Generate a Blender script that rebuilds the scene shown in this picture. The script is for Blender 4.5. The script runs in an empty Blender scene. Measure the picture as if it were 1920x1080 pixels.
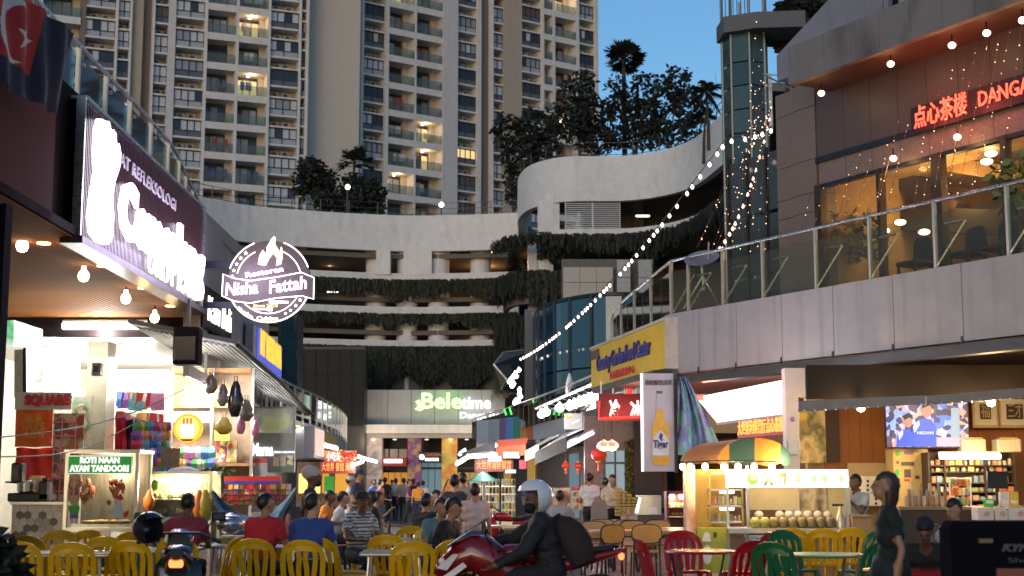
import bpy, math, random
from mathutils import Vector, Matrix, Euler
random.seed(7)
R = math.radians
sc = bpy.context.scene
COL = sc.collection

# ------------------------------------------------------------------ camera, world, sun, exposure
PITCH = math.atan((905 - 540) / 2666.7)
CAMZ = 1.5
cd = bpy.data.cameras.new('camera')
cam = bpy.data.objects.new('camera', cd)
COL.objects.link(cam)
cam.location = (0, 0, CAMZ)
cam.rotation_euler = (math.pi / 2 + PITCH, 0, 0)
cd.lens, cd.sensor_width = 50, 36
cd.clip_end, cd.clip_start = 3000, .1
cd.dof.use_dof = True
cd.dof.focus_distance = 26
cd.dof.aperture_fstop = 2.4
sc.camera = cam

w = bpy.data.worlds.new('World')
sc.world = w
w.use_nodes = True
nt = w.node_tree
sky = nt.nodes.new('ShaderNodeTexSky')
sky.sky_type = 'NISHITA'
sky.sun_disc = False
sky.sun_elevation = R(5.0)
sky.sun_rotation = R(200)
sky.air_density, sky.dust_density, sky.ozone_density = 1.0, .5, 3.2
bg = nt.nodes['Background']
nt.links.new(sky.outputs[0], bg.inputs[0])
bg.inputs[1].default_value = 0.125
sd = bpy.data.lights.new('sun', 'SUN')
sd.energy, sd.angle, sd.color = .24, R(40), (1, .90, .80)
so = bpy.data.objects.new('sun', sd)
COL.objects.link(so)
so.rotation_euler = (R(90 - 14), 0, R(-25))      # low in the west, behind the camera and a little to its left
so.location = (-20, -40, 30)
vs = sc.view_settings
vs.view_transform, vs.look, vs.gamma, vs.exposure = 'Standard', 'None', 1, 1.1
vs.use_curve_mapping = False
sc.cycles.use_denoising = True
sc.cycles.max_bounces = 6
sc.cycles.transparent_max_bounces = 12
sc.cycles.sample_clamp_indirect = 6
sc.cycles.caustics_reflective = sc.cycles.caustics_refractive = False

# ------------------------------------------------------------------ measuring helpers
CP, SP = math.cos(PITCH), math.sin(PITCH)
def ray(px, py):
    u, v = (px - 960) / 2666.7, (540 - py) / 2666.7
    return Vector((u, CP - v * SP, SP + v * CP))
def P(px, py, d):                      # the point d metres ahead that is seen at px, py
    r = ray(px, py)
    return Vector((0, 0, CAMZ)) + r * (d / r.y)
def G(px, d, z=0.0):                   # a point on the ground
    q = P(px, 905, d)
    return Vector((q.x, d, z))
def Z(py, d): return P(960, py, d).z

# ------------------------------------------------------------------ materials
MATS = {}
def mat(name, col, rough=.6, metal=0., emit=0., ecol=None, var=.12, scale=6., bump=0., alpha=1., trans=0., spec=.5, coat=0., stretch=None):
    if name in MATS: return MATS[name]
    m = bpy.data.materials.new(name)
    m.use_nodes = True
    n, l = m.node_tree.nodes, m.node_tree.links
    b = n['Principled BSDF']
    b.inputs['Base Color'].default_value = (*col, 1)
    b.inputs['Roughness'].default_value = rough
    b.inputs['Metallic'].default_value = metal
    b.inputs['Specular IOR Level'].default_value = spec
    b.inputs['Alpha'].default_value = alpha
    b.inputs['Transmission Weight'].default_value = trans
    b.inputs['Coat Weight'].default_value = coat
    if emit:
        b.inputs['Emission Color'].default_value = (*(ecol or col), 1)
        b.inputs['Emission Strength'].default_value = emit
    if var or bump:
        tc = n.new('ShaderNodeTexCoord')
        mp = n.new('ShaderNodeMapping')
        if stretch: mp.inputs['Scale'].default_value = stretch
        l.new(tc.outputs['Object'], mp.inputs[0])
        t = n.new('ShaderNodeTexNoise')
        t.inputs['Scale'].default_value = scale
        t.inputs['Detail'].default_value = 6
        t.inputs['Roughness'].default_value = .65
        l.new(mp.outputs[0], t.inputs[0])
        if var:
            r = n.new('ShaderNodeMapRange')
            r.inputs[1].default_value, r.inputs[2].default_value = .25, .75
            r.inputs[3].default_value, r.inputs[4].default_value = 1 - var * 1.6, 1 + var
            l.new(t.outputs[0], r.inputs[0])
            mx = n.new('ShaderNodeVectorMath')
            mx.operation = 'SCALE'
            mx.inputs[0].default_value = col
            l.new(r.outputs[0], mx.inputs['Scale'])
            l.new(mx.outputs[0], b.inputs['Base Color'])
            rr = n.new('ShaderNodeMapRange')
            rr.inputs[3].default_value, rr.inputs[4].default_value = max(0, rough - .1), min(1, rough + .12)
            l.new(t.outputs[0], rr.inputs[0])
            l.new(rr.outputs[0], b.inputs['Roughness'])
        if bump:
            bp = n.new('ShaderNodeBump')
            bp.inputs['Strength'].default_value = bump
            bp.inputs['Distance'].default_value = .02
            l.new(t.outputs[0], bp.inputs['Height'])
            l.new(bp.outputs[0], b.inputs['Normal'])
    MATS[name] = m
    return m
def glow(name, col, s): return mat(name, tuple(c * .25 for c in col), .5, emit=s * .42, ecol=col, var=0)
def glass(name, tint=(.8, .95, .92), refl=.25, clear=.75):
    # thin pane: see-through mixed with a sharp reflection
    if name in MATS: return MATS[name]
    m = bpy.data.materials.new(name)
    m.use_nodes = True
    n, l = m.node_tree.nodes, m.node_tree.links
    n.remove(n['Principled BSDF'])
    o = n['Material Output']
    tr = n.new('ShaderNodeBsdfTransparent'); tr.inputs[0].default_value = (*tint, 1)
    gl = n.new('ShaderNodeBsdfGlossy'); gl.inputs['Roughness'].default_value = .04
    df = n.new('ShaderNodeBsdfDiffuse'); df.inputs[0].default_value = (*[c * .45 for c in tint], 1)
    m1 = n.new('ShaderNodeMixShader'); m1.inputs[0].default_value = 1 - clear
    m2 = n.new('ShaderNodeMixShader')
    fr = n.new('ShaderNodeLayerWeight'); fr.inputs[0].default_value = refl
    l.new(tr.outputs[0], m1.inputs[1]); l.new(df.outputs[0], m1.inputs[2])
    l.new(fr.outputs['Fresnel'], m2.inputs[0]); l.new(m1.outputs[0], m2.inputs[1]); l.new(gl.outputs[0], m2.inputs[2])
    l.new(m2.outputs[0], o.inputs[0])
    MATS[name] = m
    return m
def streaked(name, col, dark, scale=(1, 1, .12), amount=.5, rough=.75):
    # paint or concrete with rain streaks running down and blotches
    if name in MATS: return MATS[name]
    m = mat(name, col, rough, var=.08, scale=2.)
    n, l = m.node_tree.nodes, m.node_tree.links
    b = n['Principled BSDF']
    src = b.inputs['Base Color'].links[0].from_socket
    tc = n.new('ShaderNodeTexCoord'); mp = n.new('ShaderNodeMapping'); mp.inputs['Scale'].default_value = scale
    t = n.new('ShaderNodeTexNoise'); t.inputs['Scale'].default_value = 1.6; t.inputs['Detail'].default_value = 7
    r = n.new('ShaderNodeMapRange'); r.inputs[1].default_value, r.inputs[2].default_value = .52, .78
    r.inputs[4].default_value = amount
    mx = n.new('ShaderNodeMix'); mx.data_type = 'RGBA'
    l.new(tc.outputs['Object'], mp.inputs[0]); l.new(mp.outputs[0], t.inputs[0]); l.new(t.outputs[0], r.inputs[0])
    l.new(r.outputs[0], mx.inputs[0]); l.new(src, mx.inputs[6]); mx.inputs[7].default_value = (*dark, 1)
    l.new(mx.outputs[2], b.inputs['Base Color'])
    return m
def print_mat(name, cols, scale=9., emit=0., kind='voronoi', stretch=(1, 1, 1)):
    # flat colour print (posters, packaging, pictures on a screen)
    if name in MATS: return MATS[name]
    m = mat(name, cols[0], .5, var=0)
    n, l = m.node_tree.nodes, m.node_tree.links
    b = n['Principled BSDF']
    tc = n.new('ShaderNodeTexCoord'); mp = n.new('ShaderNodeMapping'); mp.inputs['Scale'].default_value = stretch
    l.new(tc.outputs['Object'], mp.inputs[0])
    if kind == 'voronoi':
        t = n.new('ShaderNodeTexVoronoi'); t.inputs['Scale'].default_value = scale
        sep = n.new('ShaderNodeSeparateColor'); l.new(mp.outputs[0], t.inputs['Vector']); l.new(t.outputs['Color'], sep.inputs[0]); f = sep.outputs[0]
    else:
        t = n.new('ShaderNodeTexNoise'); t.inputs['Scale'].default_value = scale; t.inputs['Detail'].default_value = 4
        l.new(mp.outputs[0], t.inputs['Vector'])
        rg = n.new('ShaderNodeMapRange'); rg.inputs[1].default_value, rg.inputs[2].default_value = .3, .7
        l.new(t.outputs[0], rg.inputs[0]); f = rg.outputs[0]
    cr = n.new('ShaderNodeValToRGB')
    cr.color_ramp.interpolation = 'CONSTANT' if kind == 'voronoi' else 'LINEAR'
    el = cr.color_ramp.elements
    while len(el) < len(cols): el.new(.5)
    for i, c in enumerate(cols):
        el[i].position = i / len(cols) if kind == 'voronoi' else i / (len(cols) - 1)
        el[i].color = (*c, 1)
    l.new(f, cr.inputs[0]); l.new(cr.outputs[0], b.inputs['Base Color'])
    if emit:
        l.new(cr.outputs[0], b.inputs['Emission Color']); b.inputs['Emission Strength'].default_value = emit * .42
    return m

# ------------------------------------------------------------------ mesh builder
class MB:
    def __init__(s): s.v, s.f, s.k, s.mi, s.M = [], [], [], 0, None
    def m(s, i): s.mi = i; return s
    def at(s, M=None): s.M = M; return s
    def add(s, vs, fs):
        o = len(s.v)
        s.v += [tuple(s.M @ Vector(p)) for p in vs] if s.M else [tuple(p) for p in vs]
        s.f += [tuple(i + o for i in f) for f in fs]
        s.k += [s.mi] * len(fs)
        return s
    def box(s, x0, x1, y0, y1, z0, z1):
        return s.add([(x0, y0, z0), (x1, y0, z0), (x1, y1, z0), (x0, y1, z0), (x0, y0, z1), (x1, y0, z1), (x1, y1, z1), (x0, y1, z1)],
                     [(3, 2, 1, 0), (4, 5, 6, 7), (0, 1, 5, 4), (1, 2, 6, 5), (2, 3, 7, 6), (3, 0, 4, 7)])
    def cb(s, c, d, b=0.):              # box by centre and size; b chamfers its vertical and top edges
        x, y, z = c; a, e, h = d[0] / 2, d[1] / 2, d[2] / 2
        if not b: return s.box(x - a, x + a, y - e, y + e, z - h, z + h)
        def ring(i, zz): 
            A, E = a - i, e - i
            return [(x - A + b, y - E, zz), (x + A - b, y - E, zz), (x + A, y - E + b, zz), (x + A, y + E - b, zz),
                    (x + A - b, y + E, zz), (x - A + b, y + E, zz), (x - A, y + E - b, zz), (x - A, y - E + b, zz)]
        return s.rings([ring(b * .6, z - h), ring(0, z - h + b), ring(0, z + h - b), ring(b * .6, z + h)])
    def rings(s, rs, caps=True, closed=False, loop=True):
        n = len(rs[0]); vs = [p for r in rs for p in r]; fs = []
        for i in range(len(rs) - (0 if closed else 1)):
            j = (i + 1) % len(rs)
            for k in range(n if loop else n - 1):
                q = (k + 1) % n
                fs.append((i * n + k, i * n + q, j * n + q, j * n + k))
        if caps and not closed and loop:
            fs.append(tuple(range(n - 1, -1, -1))); fs.append(tuple((len(rs) - 1) * n + k for k in range(n)))
        return s.add(vs, fs)
    def tube(s, pts, r, n=7, closed=False, caps=True):
        pts = [Vector(p) for p in pts]; L = len(pts); rs = []
        up = None
        for i, p in enumerate(pts):
            a = pts[(i - 1) % L] if (i or closed) else p
            b = pts[(i + 1) % L] if (i < L - 1 or closed) else p
            t = (b - a).normalized() if (b - a).length > 1e-9 else Vector((0, 0, 1))
            if up is None:
                up = t.orthogonal().normalized()
            up = up - t * up.dot(t)
            up = up.normalized() if up.length > 1e-6 else t.orthogonal().normalized()
            q = t.cross(up)
            ri = r[i] if isinstance(r, (list, tuple)) else r
            rs.append([p + (up * math.cos(2 * math.pi * k / n) + q * math.sin(2 * math.pi * k / n)) * ri for k in range(n)])
        return s.rings(rs, caps, closed)
    def strip(s, pts, w, h, up=(0, 0, 1), closed=False):
        # rectangular bar swept along pts: w across, h along 'up'
        pts = [Vector(p) for p in pts]; up = Vector(up); L = len(pts); rs = []
        for i, p in enumerate(pts):
            a = pts[(i - 1) % L] if (i or closed) else p
            b = pts[(i + 1) % L] if (i < L - 1 or closed) else p
            t = (b - a).normalized(); q = t.cross(up).normalized(); u = q.cross(t)
            rs.append([p - q * w / 2 - u * h / 2, p + q * w / 2 - u * h / 2, p + q * w / 2 + u * h / 2, p - q * w / 2 + u * h / 2])
        return s.rings(rs, True, closed)
    def lathe(s, prof, n=14, c=(0, 0, 0)):
        rs = [[(c[0] + r * math.cos(2 * math.pi * k / n), c[1] + r * math.sin(2 * math.pi * k / n), c[2] + z) for k in range(n)] for r, z in prof]
        return s.rings(rs)
    def ell(s, c, r, n=12, m=8):
        rs = []
        for j in range(m + 1):
            a = math.pi * (j / m - .5); ca = max(math.cos(a), .02)
            rs.append([(c[0] + r[0] * ca * math.cos(2 * math.pi * k / n), c[1] + r[1] * ca * math.sin(2 * math.pi * k / n), c[2] + r[2] * math.sin(a)) for k in range(n)])
        return s.rings(rs)
    def prism(s, poly, y0, y1):         # polygon in x-z, extruded in y
        n = len(poly)
        return s.add([(x, y0, z) for x, z in poly] + [(x, y1, z) for x, z in poly],
                     [tuple(range(n)), tuple(range(2 * n - 1, n - 1, -1))] + [(i, i + n, (i + 1) % n + n, (i + 1) % n) for i in range(n)])
    def hprism(s, poly, z0, z1):        # polygon in x-y, extruded in z
        n = len(poly)
        return s.add([(x, y, z0) for x, y in poly] + [(x, y, z1) for x, y in poly],
                     [tuple(range(n - 1, -1, -1)), tuple(range(n, 2 * n))] + [(i, (i + 1) % n, (i + 1) % n + n, i + n) for i in range(n)])
    def wall(s, pl, z0, z1, t):         # upright wall following a plan polyline, t thick
        pl = [Vector((p[0], p[1], 0)) for p in pl]; rs = []
        for i, p in enumerate(pl):
            a, b = pl[max(i - 1, 0)], pl[min(i + 1, len(pl) - 1)]
            d = (b - a).normalized(); q = Vector((-d.y, d.x, 0)) * t
            rs.append([(p.x, p.y, z0), (p.x + q.x, p.y + q.y, z0), (p.x + q.x, p.y + q.y, z1), (p.x, p.y, z1)])
        return s.rings(rs)
    def mesh(s, name, mats, smooth=0):
        me = bpy.data.meshes.new(name)
        me.from_pydata(s.v, [], s.f)
        if not isinstance(mats, (list, tuple)): mats = [mats]
        for q in mats: me.materials.append(q)
        if len(mats) > 1: me.polygons.foreach_set('material_index', s.k)
        if smooth:
            me.polygons.foreach_set('use_smooth', [True] * len(me.polygons))
            me.set_sharp_from_angle(angle=R(smooth))
        me.update()
        return me
    def build(s, name, mats, parent=None, loc=(0, 0, 0), rz=0., smooth=0):
        return put(s.mesh(name, mats, smooth), name, parent, loc, rz)
def put(me, name, parent=None, loc=(0, 0, 0), rz=0., rot=None):
    o = bpy.data.objects.new(name, me)
    COL.objects.link(o)
    o.location = loc
    o.rotation_euler = rot or (0, 0, rz)
    o.parent = parent
    return o
def tag(o, label=None, cat=None, group=None, kind=None):
    if label: o['label'] = label
    if cat: o['category'] = cat
    if group: o['group'] = group
    if kind: o['kind'] = kind
    return o
def thing(name, label, cat, loc=(0, 0, 0), rz=0., group=None):
    o = bpy.data.objects.new(name, None)
    COL.objects.link(o)
    o.location = loc
    o.rotation_euler = (0, 0, rz)
    o.empty_display_size = .2
    return tag(o, label, cat, group)
def dup(root, loc=None, rz=None, label=None, group=None, parent=None):
    c = root.copy(); COL.objects.link(c)
    if parent: c.parent = parent
    if loc is not None: c.location = loc
    if rz is not None: c.rotation_euler = (0, 0, rz)
    if label: c['label'] = label
    if group: c['group'] = group
    for ch in list(root.children):
        dup(ch, parent=c)
    return c
def text(name, body, h, m, parent=None, loc=(0, 0, 0), rz=0., ext=.01, width=None, shear=0., bold=0., align='CENTER', rot=None, line=.85, spacing=1.):
    # raised lettering standing in the x-z plane, facing -y; h is the capital height
    c = bpy.data.curves.new(name, 'FONT')
    c.body, c.size, c.extrude, c.shear, c.offset = body, h * 1.37, ext, shear, bold
    c.align_x, c.align_y, c.resolution_u, c.space_line, c.space_character = align, 'CENTER', 2, line, spacing
    o = bpy.data.objects.new(name, c); COL.objects.link(o)
    dg = bpy.context.evaluated_depsgraph_get()
    me = bpy.data.meshes.new_from_object(o.evaluated_get(dg))
    COL.objects.unlink(o); bpy.data.objects.remove(o)
    if width and me.vertices:
        xs = [v.co.x for v in me.vertices]; k = width / (max(xs) - min(xs))
        for v in me.vertices: v.co.x *= k
    for v in me.vertices: v.co = (v.co.x, -v.co.z, v.co.y)
    me.materials.clear(); me.materials.append(m)
    return put(me, name, parent, loc, rz, rot)
def point(loc, energy, col=(1, .8, .55), r=.08, parent=None):
    d = bpy.data.lights.new('lamp_light', 'POINT')
    d.energy, d.color, d.shadow_soft_size = energy * .44, col, r
    o = bpy.data.objects.new('lamp_light', d); COL.objects.link(o); o.location = loc; o.parent = parent
    return o
def facing(a, b):                       # heading of a wall running from a (seen left) to b (seen right)
    return math.atan2(b[1] - a[1], b[0] - a[0])
def curve(pts, n=6):                    # Catmull-Rom through plan points
    pts = [Vector(p) for p in pts]; out = []
    for i in range(len(pts) - 1):
        a = pts[max(i - 1, 0)]; b = pts[i]; c = pts[i + 1]; d = pts[min(i + 2, len(pts) - 1)]
        for k in range(n):
            t = k / n
            out.append(.5 * ((2 * b) + (c - a) * t + (2 * a - 5 * b + 4 * c - d) * t * t + (3 * b - a - 3 * c + d) * t ** 3))
    return out + [pts[-1]]
def along(pl, t):                       # point and heading at fraction t of a plan polyline
    L = [(pl[i + 1] - pl[i]).length for i in range(len(pl) - 1)]; s = t * sum(L)
    for i, d in enumerate(L):
        if s <= d or i == len(L) - 1:
            e = (pl[i + 1] - pl[i]).normalized()
            return pl[i] + e * s, math.atan2(e.y, e.x)
        s -= d
WARM, COLD = (1, .72, .42), (1, .95, .90)
bulb_warm = glow('warm_bulb', (1, .82, .55), 14)
bulb_cold = glow('white_tube', (.96, .93, 1), 16)
steel = mat('brushed_steel', (.55, .55, .56), .28, 1., var=.06, scale=20)
dark_steel = mat('dark_steel', (.06, .06, .065), .4, .8, var=.1)
black = mat('black_plastic', (.012, .012, .014), .4, var=.2)
white_paint = mat('white_paint', (.75, .74, .72), .5, var=.06)

ORD = 'first second third fourth fifth sixth seventh eighth ninth tenth eleventh twelfth thirteenth fourteenth fifteenth sixteenth seventeenth eighteenth nineteenth twentieth'.split()
# ------------------------------------------------------------------ building in world metres under a thing
def wp(t, mb, name, mats, smooth=0):
    L = t.location
    if t.rotation_euler.z:
        M = Matrix.Rotation(-t.rotation_euler.z, 4, 'Z') @ Matrix.Translation(-L)
        mb.v = [tuple(M @ Vector(q)) for q in mb.v]
    else:
        mb.v = [(x - L.x, y - L.y, z - L.z) for x, y, z in mb.v]
    return mb.build(name, mats, t, smooth=smooth)
def F(px0, px1, py0, py1, d):           # metres of an upright frontal rectangle d metres away
    a, b, c = P(px0, max(py0, py1), d), P(px1, min(py0, py1), d), (py0 + py1) / 2
    return P(px0, c, d).x, P(px1, c, d).x, a.z, b.z
def fb(mb, px0, px1, py0, py1, d, t=.05):
    x0, x1, z0, z1 = F(px0, px1, py0, py1, d)
    return mb.box(x0, x1, d, d + t, z0, z1)
def wtext(t, name, body, px0, px1, py0, py1, d, m, **k):
    x0, x1, z0, z1 = F(px0, px1, py0, py1, d)
    L = t.location
    return text(name, body, z1 - z0, m, t, ((x0 + x1) / 2 - L.x, d - L.y, (z0 + z1) / 2 - L.z), width=x1 - x0, **k)
# ------------------------------------------------------------------ ground
paving = mat('dusty_asphalt', (.085, .08, .075), .75, var=.3, scale=.8, bump=.25)
g = tag(MB().box(-900, 900, -300, 1500, -.3, 0).build('ground', paving), kind='structure')
tilem = mat('terracotta_paving', (.30, .22, .17), .45, var=.2, scale=3, bump=.15)
tm = [mat('paving_tile_%s' % k, c, .42, var=.18, scale=5) for k, c in (('plain', (.30, .235, .19)), ('pale', (.34, .27, .22)), ('dark', (.25, .19, .155)))]
pav = tag(MB().box(1.2, 12, 13, 42, .002, .010).build('pavement', tilem), kind='structure')
tme = [MB().cb((0, 0, 0), (.588, .588, .02)).mesh('paving_tile', q) for q in tm]
nt_ = 0
for j in range(20):
    for i in range(15):
        y = 20 + j * .6; x = 1.5 + i * .6
        if nt_ < 298:
            put(random.choice(tme), 'paving_tile', pav, (x, y, .0175 + random.uniform(-.001, .001))); nt_ += 1

# ------------------------------------------------------------------ apartment towers
wall_w = streaked('tower_pale_paint', (.64, .63, .615), (.38, .37, .36), amount=.35)
wall_g = streaked('tower_grey_paint', (.56, .55, .56), (.36, .35, .35), amount=.3)
wall_t = streaked('tower_tan_paint', (.42, .36, .29), (.26, .22, .19), amount=.35)
wall_b = streaked('tower_brown_paint', (.20, .16, .14), (.11, .09, .08), amount=.3)
wall_c = mat('balcony_cream_paint', (.52, .48, .42), .7, var=.08)
frame_m = mat('window_frame_dark', (.035, .042, .05), .4, .3, var=.1)
panes = [mat('pane_net_curtain', (.52, .54, .58), .25, var=.12, scale=3), mat('pane_grey_curtain', (.28, .30, .34), .15, var=.15, scale=3),
         mat('pane_dark', (.03, .035, .045), .08, var=.1), mat('pane_brown_curtain', (.12, .075, .06), .3, var=.2, scale=3)]
pane_lit = [glow('pane_lit_warm', (1, .68, .30), 1.1), glow('pane_lit_yellow', (1, .82, .38), .9)]
lower_m = [mat('spandrel_glass_pale', (.36, .39, .42), .2, var=.12), mat('spandrel_glass_dark', (.10, .11, .13), .2, var=.12)]
rail_g = glass('balcony_glass', (.72, .80, .80), .12, .84)
ac_m = [mat('condenser_box', (.33, .31, .28), .6, var=.1), mat('condenser_fan', (.03, .03, .03), .5, var=.1)]
bulb_room = glow('room_lamp', (1, .85, .6), 9)
cloth_m = [mat('laundry_' + k, c, .8, var=.15) for k, c in (('blue', (.08, .12, .25)), ('red', (.35, .05, .06)), ('pale', (.6, .55, .5)))]
H = 3.1
def tower(name, label, px0, d0, xv, zf_py, cols, z_lo, z_hi, u_end, dark, seed, zoff=0):
    rnd = random.Random(seed)
    t = Vector(((xv - 960) / 2666.7, 1)).normalized()
    o = P(px0, 130, d0)
    O = Vector((o.x, o.y))
    def U(px):                                     # distance along the facade of the line seen at px
        r = ray(px, 130); a = Vector((r.x, r.y))
        det = a.x * -t.y + t.x * a.y
        lam = (O.x * -t.y + t.x * O.y) / det
        return (a * lam - O).dot(t)
    T = thing(name, label, 'apartment tower', (O.x, O.y, 0), math.atan2(t.y, t.x))
    zf = P(px0, zf_py, d0).z                       # one known balcony floor
    while zf - H > z_lo: zf -= H
    floors = []
    z = zf
    while z < z_hi: floors.append(z); z += H
    u0, u1 = U(cols[0][1]), u_end
    MB().box(u0, u1, 1.7, 16, 0, z_hi + 1).box(u0, u1, 0, 1.7, 0, z_lo - 1.2).build('wall', wall_c, T)
    MB().box(u0 - .4, u1 + .4, -.4, 16.4, z_hi + 1, z_hi + 2.2).build('roof', wall_g, T)
    wm = {}
    def window(x0, x1, zz, n):
        key = (round(x1 - x0, 2), n)
        W = x1 - x0; f = .055
        if key not in wm:
            b = MB()
            for q in range(n + 1): b.box(W * q / n - f if q else 0, W * q / n + f if q < n else W, 0, .09, .7, 1.72)
            b.box(0, W, 0, .09, .62, .72).box(0, W, 0, .09, 1.66, 1.74)
            b.box(W / 2 - .05, W / 2 + .05, 0, .09, 0, .62).box(0, .05, 0, .09, 0, .62).box(W - .05, W, 0, .09, 0, .62)
            wm[key] = (b.mesh('window', frame_m), [MB().box(f, W / n - f, .05, .07, .72, 1.66).mesh('pane', q) for q in panes + pane_lit],
                       [MB().box(.05, W - .05, .05, .07, 0, .62).mesh('spandrel_panel', q) for q in lower_m])
        a, ps, sp = wm[key]
        wo = put(a, 'window', T, (x0, .1, zz))
        k = rnd.choices([0, 1, 2, 3, 4], [5 * (1 - dark), 2, 1 + 6 * dark, 1, .32])[0]
        for q in range(n):
            kk = k if rnd.random() < .75 or k == 4 else rnd.choice([0, 1, 2])
            put(ps[kk], 'pane', wo, (W * q / n, 0, 0))
        put(sp[1 if k >= 2 else rnd.choices([0, 1], [3, 1])[0]], 'spandrel_panel', wo)
    acm = MB().m(0).box(0, .85, 0, .35, 0, .6).m(1)
    acm.at(Matrix.Translation((.42, 0, .3)) @ Matrix.Rotation(R(90), 4, 'X')).lathe([(.01, .0), (.24, .0), (.24, .02), (.01, .02)], 12)
    acm = acm.mesh('air_conditioner', ac_m)
    fine = {}
    for c in cols:
        kind, a, b = c[0], U(c[1]), U(c[2])
        if kind == 'G':
            MB().box(a, b, c[4], 1.9, z_lo - 1.2, z_hi + 1).build('pier', c[3], T)
        elif kind == 'S':                            # flank wall with a stack of small windows
            w_ = MB().box(a, b, c[4], 1.9, z_lo - 1.2, z_hi + 1).build('flank_wall', c[3], T)
            for z in floors:
                lit = rnd.random() < .15
                q = MB().box(a + .15, a + .75, c[4] - .05, c[4] + .02, z + 1.0, z + 2.3).build('window', frame_m, T)
                MB().box(a + .22, a + .68, c[4] - .07, c[4] - .05, z + 1.08, z + 2.22).build('pane', pane_lit[1] if lit else panes[2], q)
        elif kind[0] == 'W':
            n, ph = int(kind[1]), c[3]
            for z in floors:
                z += ph
                MB().box(a, b, -.12, 1.7, z, z + .2).build('window_ledge', wall_w, T)
                MB().box(a, b, -.12, 1.7, z + 1.94, z + 2.12).build('window_ledge', wall_w, T)
                MB().box(a, b, .32, .6, z + .2, z + 1.94).build('bay_infill', wall_b, T)
                window(a, b, z + .2, n)
                ks = [.25, .62] if n > 2 else [.35]
                for q in ks: put(acm, 'air_conditioner', T, (a + (b - a) * q - .4 + rnd.uniform(-.15, .15), .75, z + 2.13))
        elif kind == 'B':
            w_ = b - a
            for i, z in enumerate(floors):
                MB().box(a, b, -.3, 1.7, z - .72, z).build('balcony_band', wall_w, T)
                MB().box(b - w_ * .2, b, 1.2, 1.7, z, z + 2.38).build('balcony_wall', wall_c, T)
                MB().box(a, b, -.24, -.2, z + .02, z + 1.0).build('glass_railing', rail_g, T)
                dw = w_ * .76
                k = rnd.choices([0, 1, 2, 4, 5], [3 * (1 - dark) + .4, 2, 1.5 + 3 * dark, .4, .4])[0]
                fr = MB()
                for q in range(4): fr.box(dw * q / 3 - .05 + .05 * (q == 0), dw * q / 3 + .05, 0, .08, 0, 2.0)
                fr.box(0, dw, 0, .08, 2.0, 2.3)
                do = fr.build('sliding_door', frame_m, T, (a + .05, 1.55, z))
                for q in range(3):
                    kk = k if rnd.random() < .6 else rnd.choice([1, 2, 2, 0])
                    MB().box(dw * q / 3 + .05, dw * (q + 1) / 3 - .05, .03, .06, .02, 2.0).build('pane', (panes + pane_lit)[kk], do)
                if k >= 4:
                    MB().ell((a + w_ * .4, .6, z + 2.2), (.16, .16, .08), 10, 5).build('ceiling_lamp', bulb_room, T)
                    point((a + w_ * .5, .3, z + 2.0), 60, (1, .66, .34), .15, T)
                if rnd.random() < .55:
                    q = MB()
                    for s_ in range(rnd.randint(2, 4)):
                        x = a + w_ * rnd.uniform(.1, .75)
                        q.box(x, x + .45, .5 + s_ * .05, .52 + s_ * .05, z + .7, z + 1.6)
                    tag(q.build('laundry', rnd.choice(cloth_m), T), kind='stuff')
    return T, U
colsA = [('B', -150, -85), ('B', -80, -5), ('G', -5, 0, wall_w, -.35), ('B', 0, 70), ('G', 70, 75, wall_w, -.35), ('B', 75, 147), ('G', 147, 157, wall_b, -.1), ('W4', 157, 213, 1.25),
         ('G', 213, 218, wall_w, -.3), ('W2', 218, 240, .4), ('G', 240, 244, wall_w, -.35), ('G', 244, 266, wall_t, .2), ('G', 266, 283, wall_b, .9), ('G', 283, 287, wall_w, -.3), ('W2', 287, 313, .3),
         ('G', 313, 327, wall_g, -.1), ('W4', 328, 381, 1.2), ('G', 381, 386.5, wall_w, -.35), ('B', 386.5, 440), ('G', 440, 445.5, wall_w, -.33), ('B', 445.5, 500), ('G', 500, 505, wall_w, -.35),
         ('W4', 505, 559, 1.2), ('G', 559, 563, wall_w, -.3), ('W2', 563, 572, .3), ('G', 572, 577, wall_w, -.35)]
tower('apartment_tower', 'wide pale apartment tower with paired balconies standing above the left half of the car park', 386, 140, 7850, 61, colsA, 27, 54, 16.5, .05, 3)
colsB = [('S', 577, 622, wall_t, .1), ('G', 622, 626, wall_w, -.3), ('W2', 626, 644, 2.3), ('G', 644, 675, wall_g, -.2), ('G', 675, 680, wall_w, -.3), ('W4', 680, 720, .37), ('G', 720, 726.5, wall_w, -.35),
         ('B', 726.5, 775), ('G', 775, 778.5, wall_w, -.33), ('B', 778.5, 827), ('G', 827, 855, wall_g, -.45), ('W4', 855, 893, 1.2), ('G', 893, 900, wall_w, -.3), ('G', 900, 920, wall_b, .5), ('G', 920, 923, wall_w, -.3), ('W2', 923, 943, 0.),
         ('G', 943, 978, wall_t, -.1), ('W4', 978, 1014, 1.0), ('G', 1014, 1018, wall_w, -.3), ('B', 1018, 1034), ('G', 1034, 1038.5, wall_w, -.33), ('B', 1038.5, 1078), ('G', 1078, 1083.5, wall_w, -.35), ('W4', 1083.5, 1114, 2.8), ('G', 1114, 1119, wall_w, -.35)]
tower('apartment_tower', 'grey and tan apartment tower on the right, ending against the open blue sky', 726.5, 152, 4900, 52, colsB, 25, 62, 29.6, .55, 11)

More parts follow.
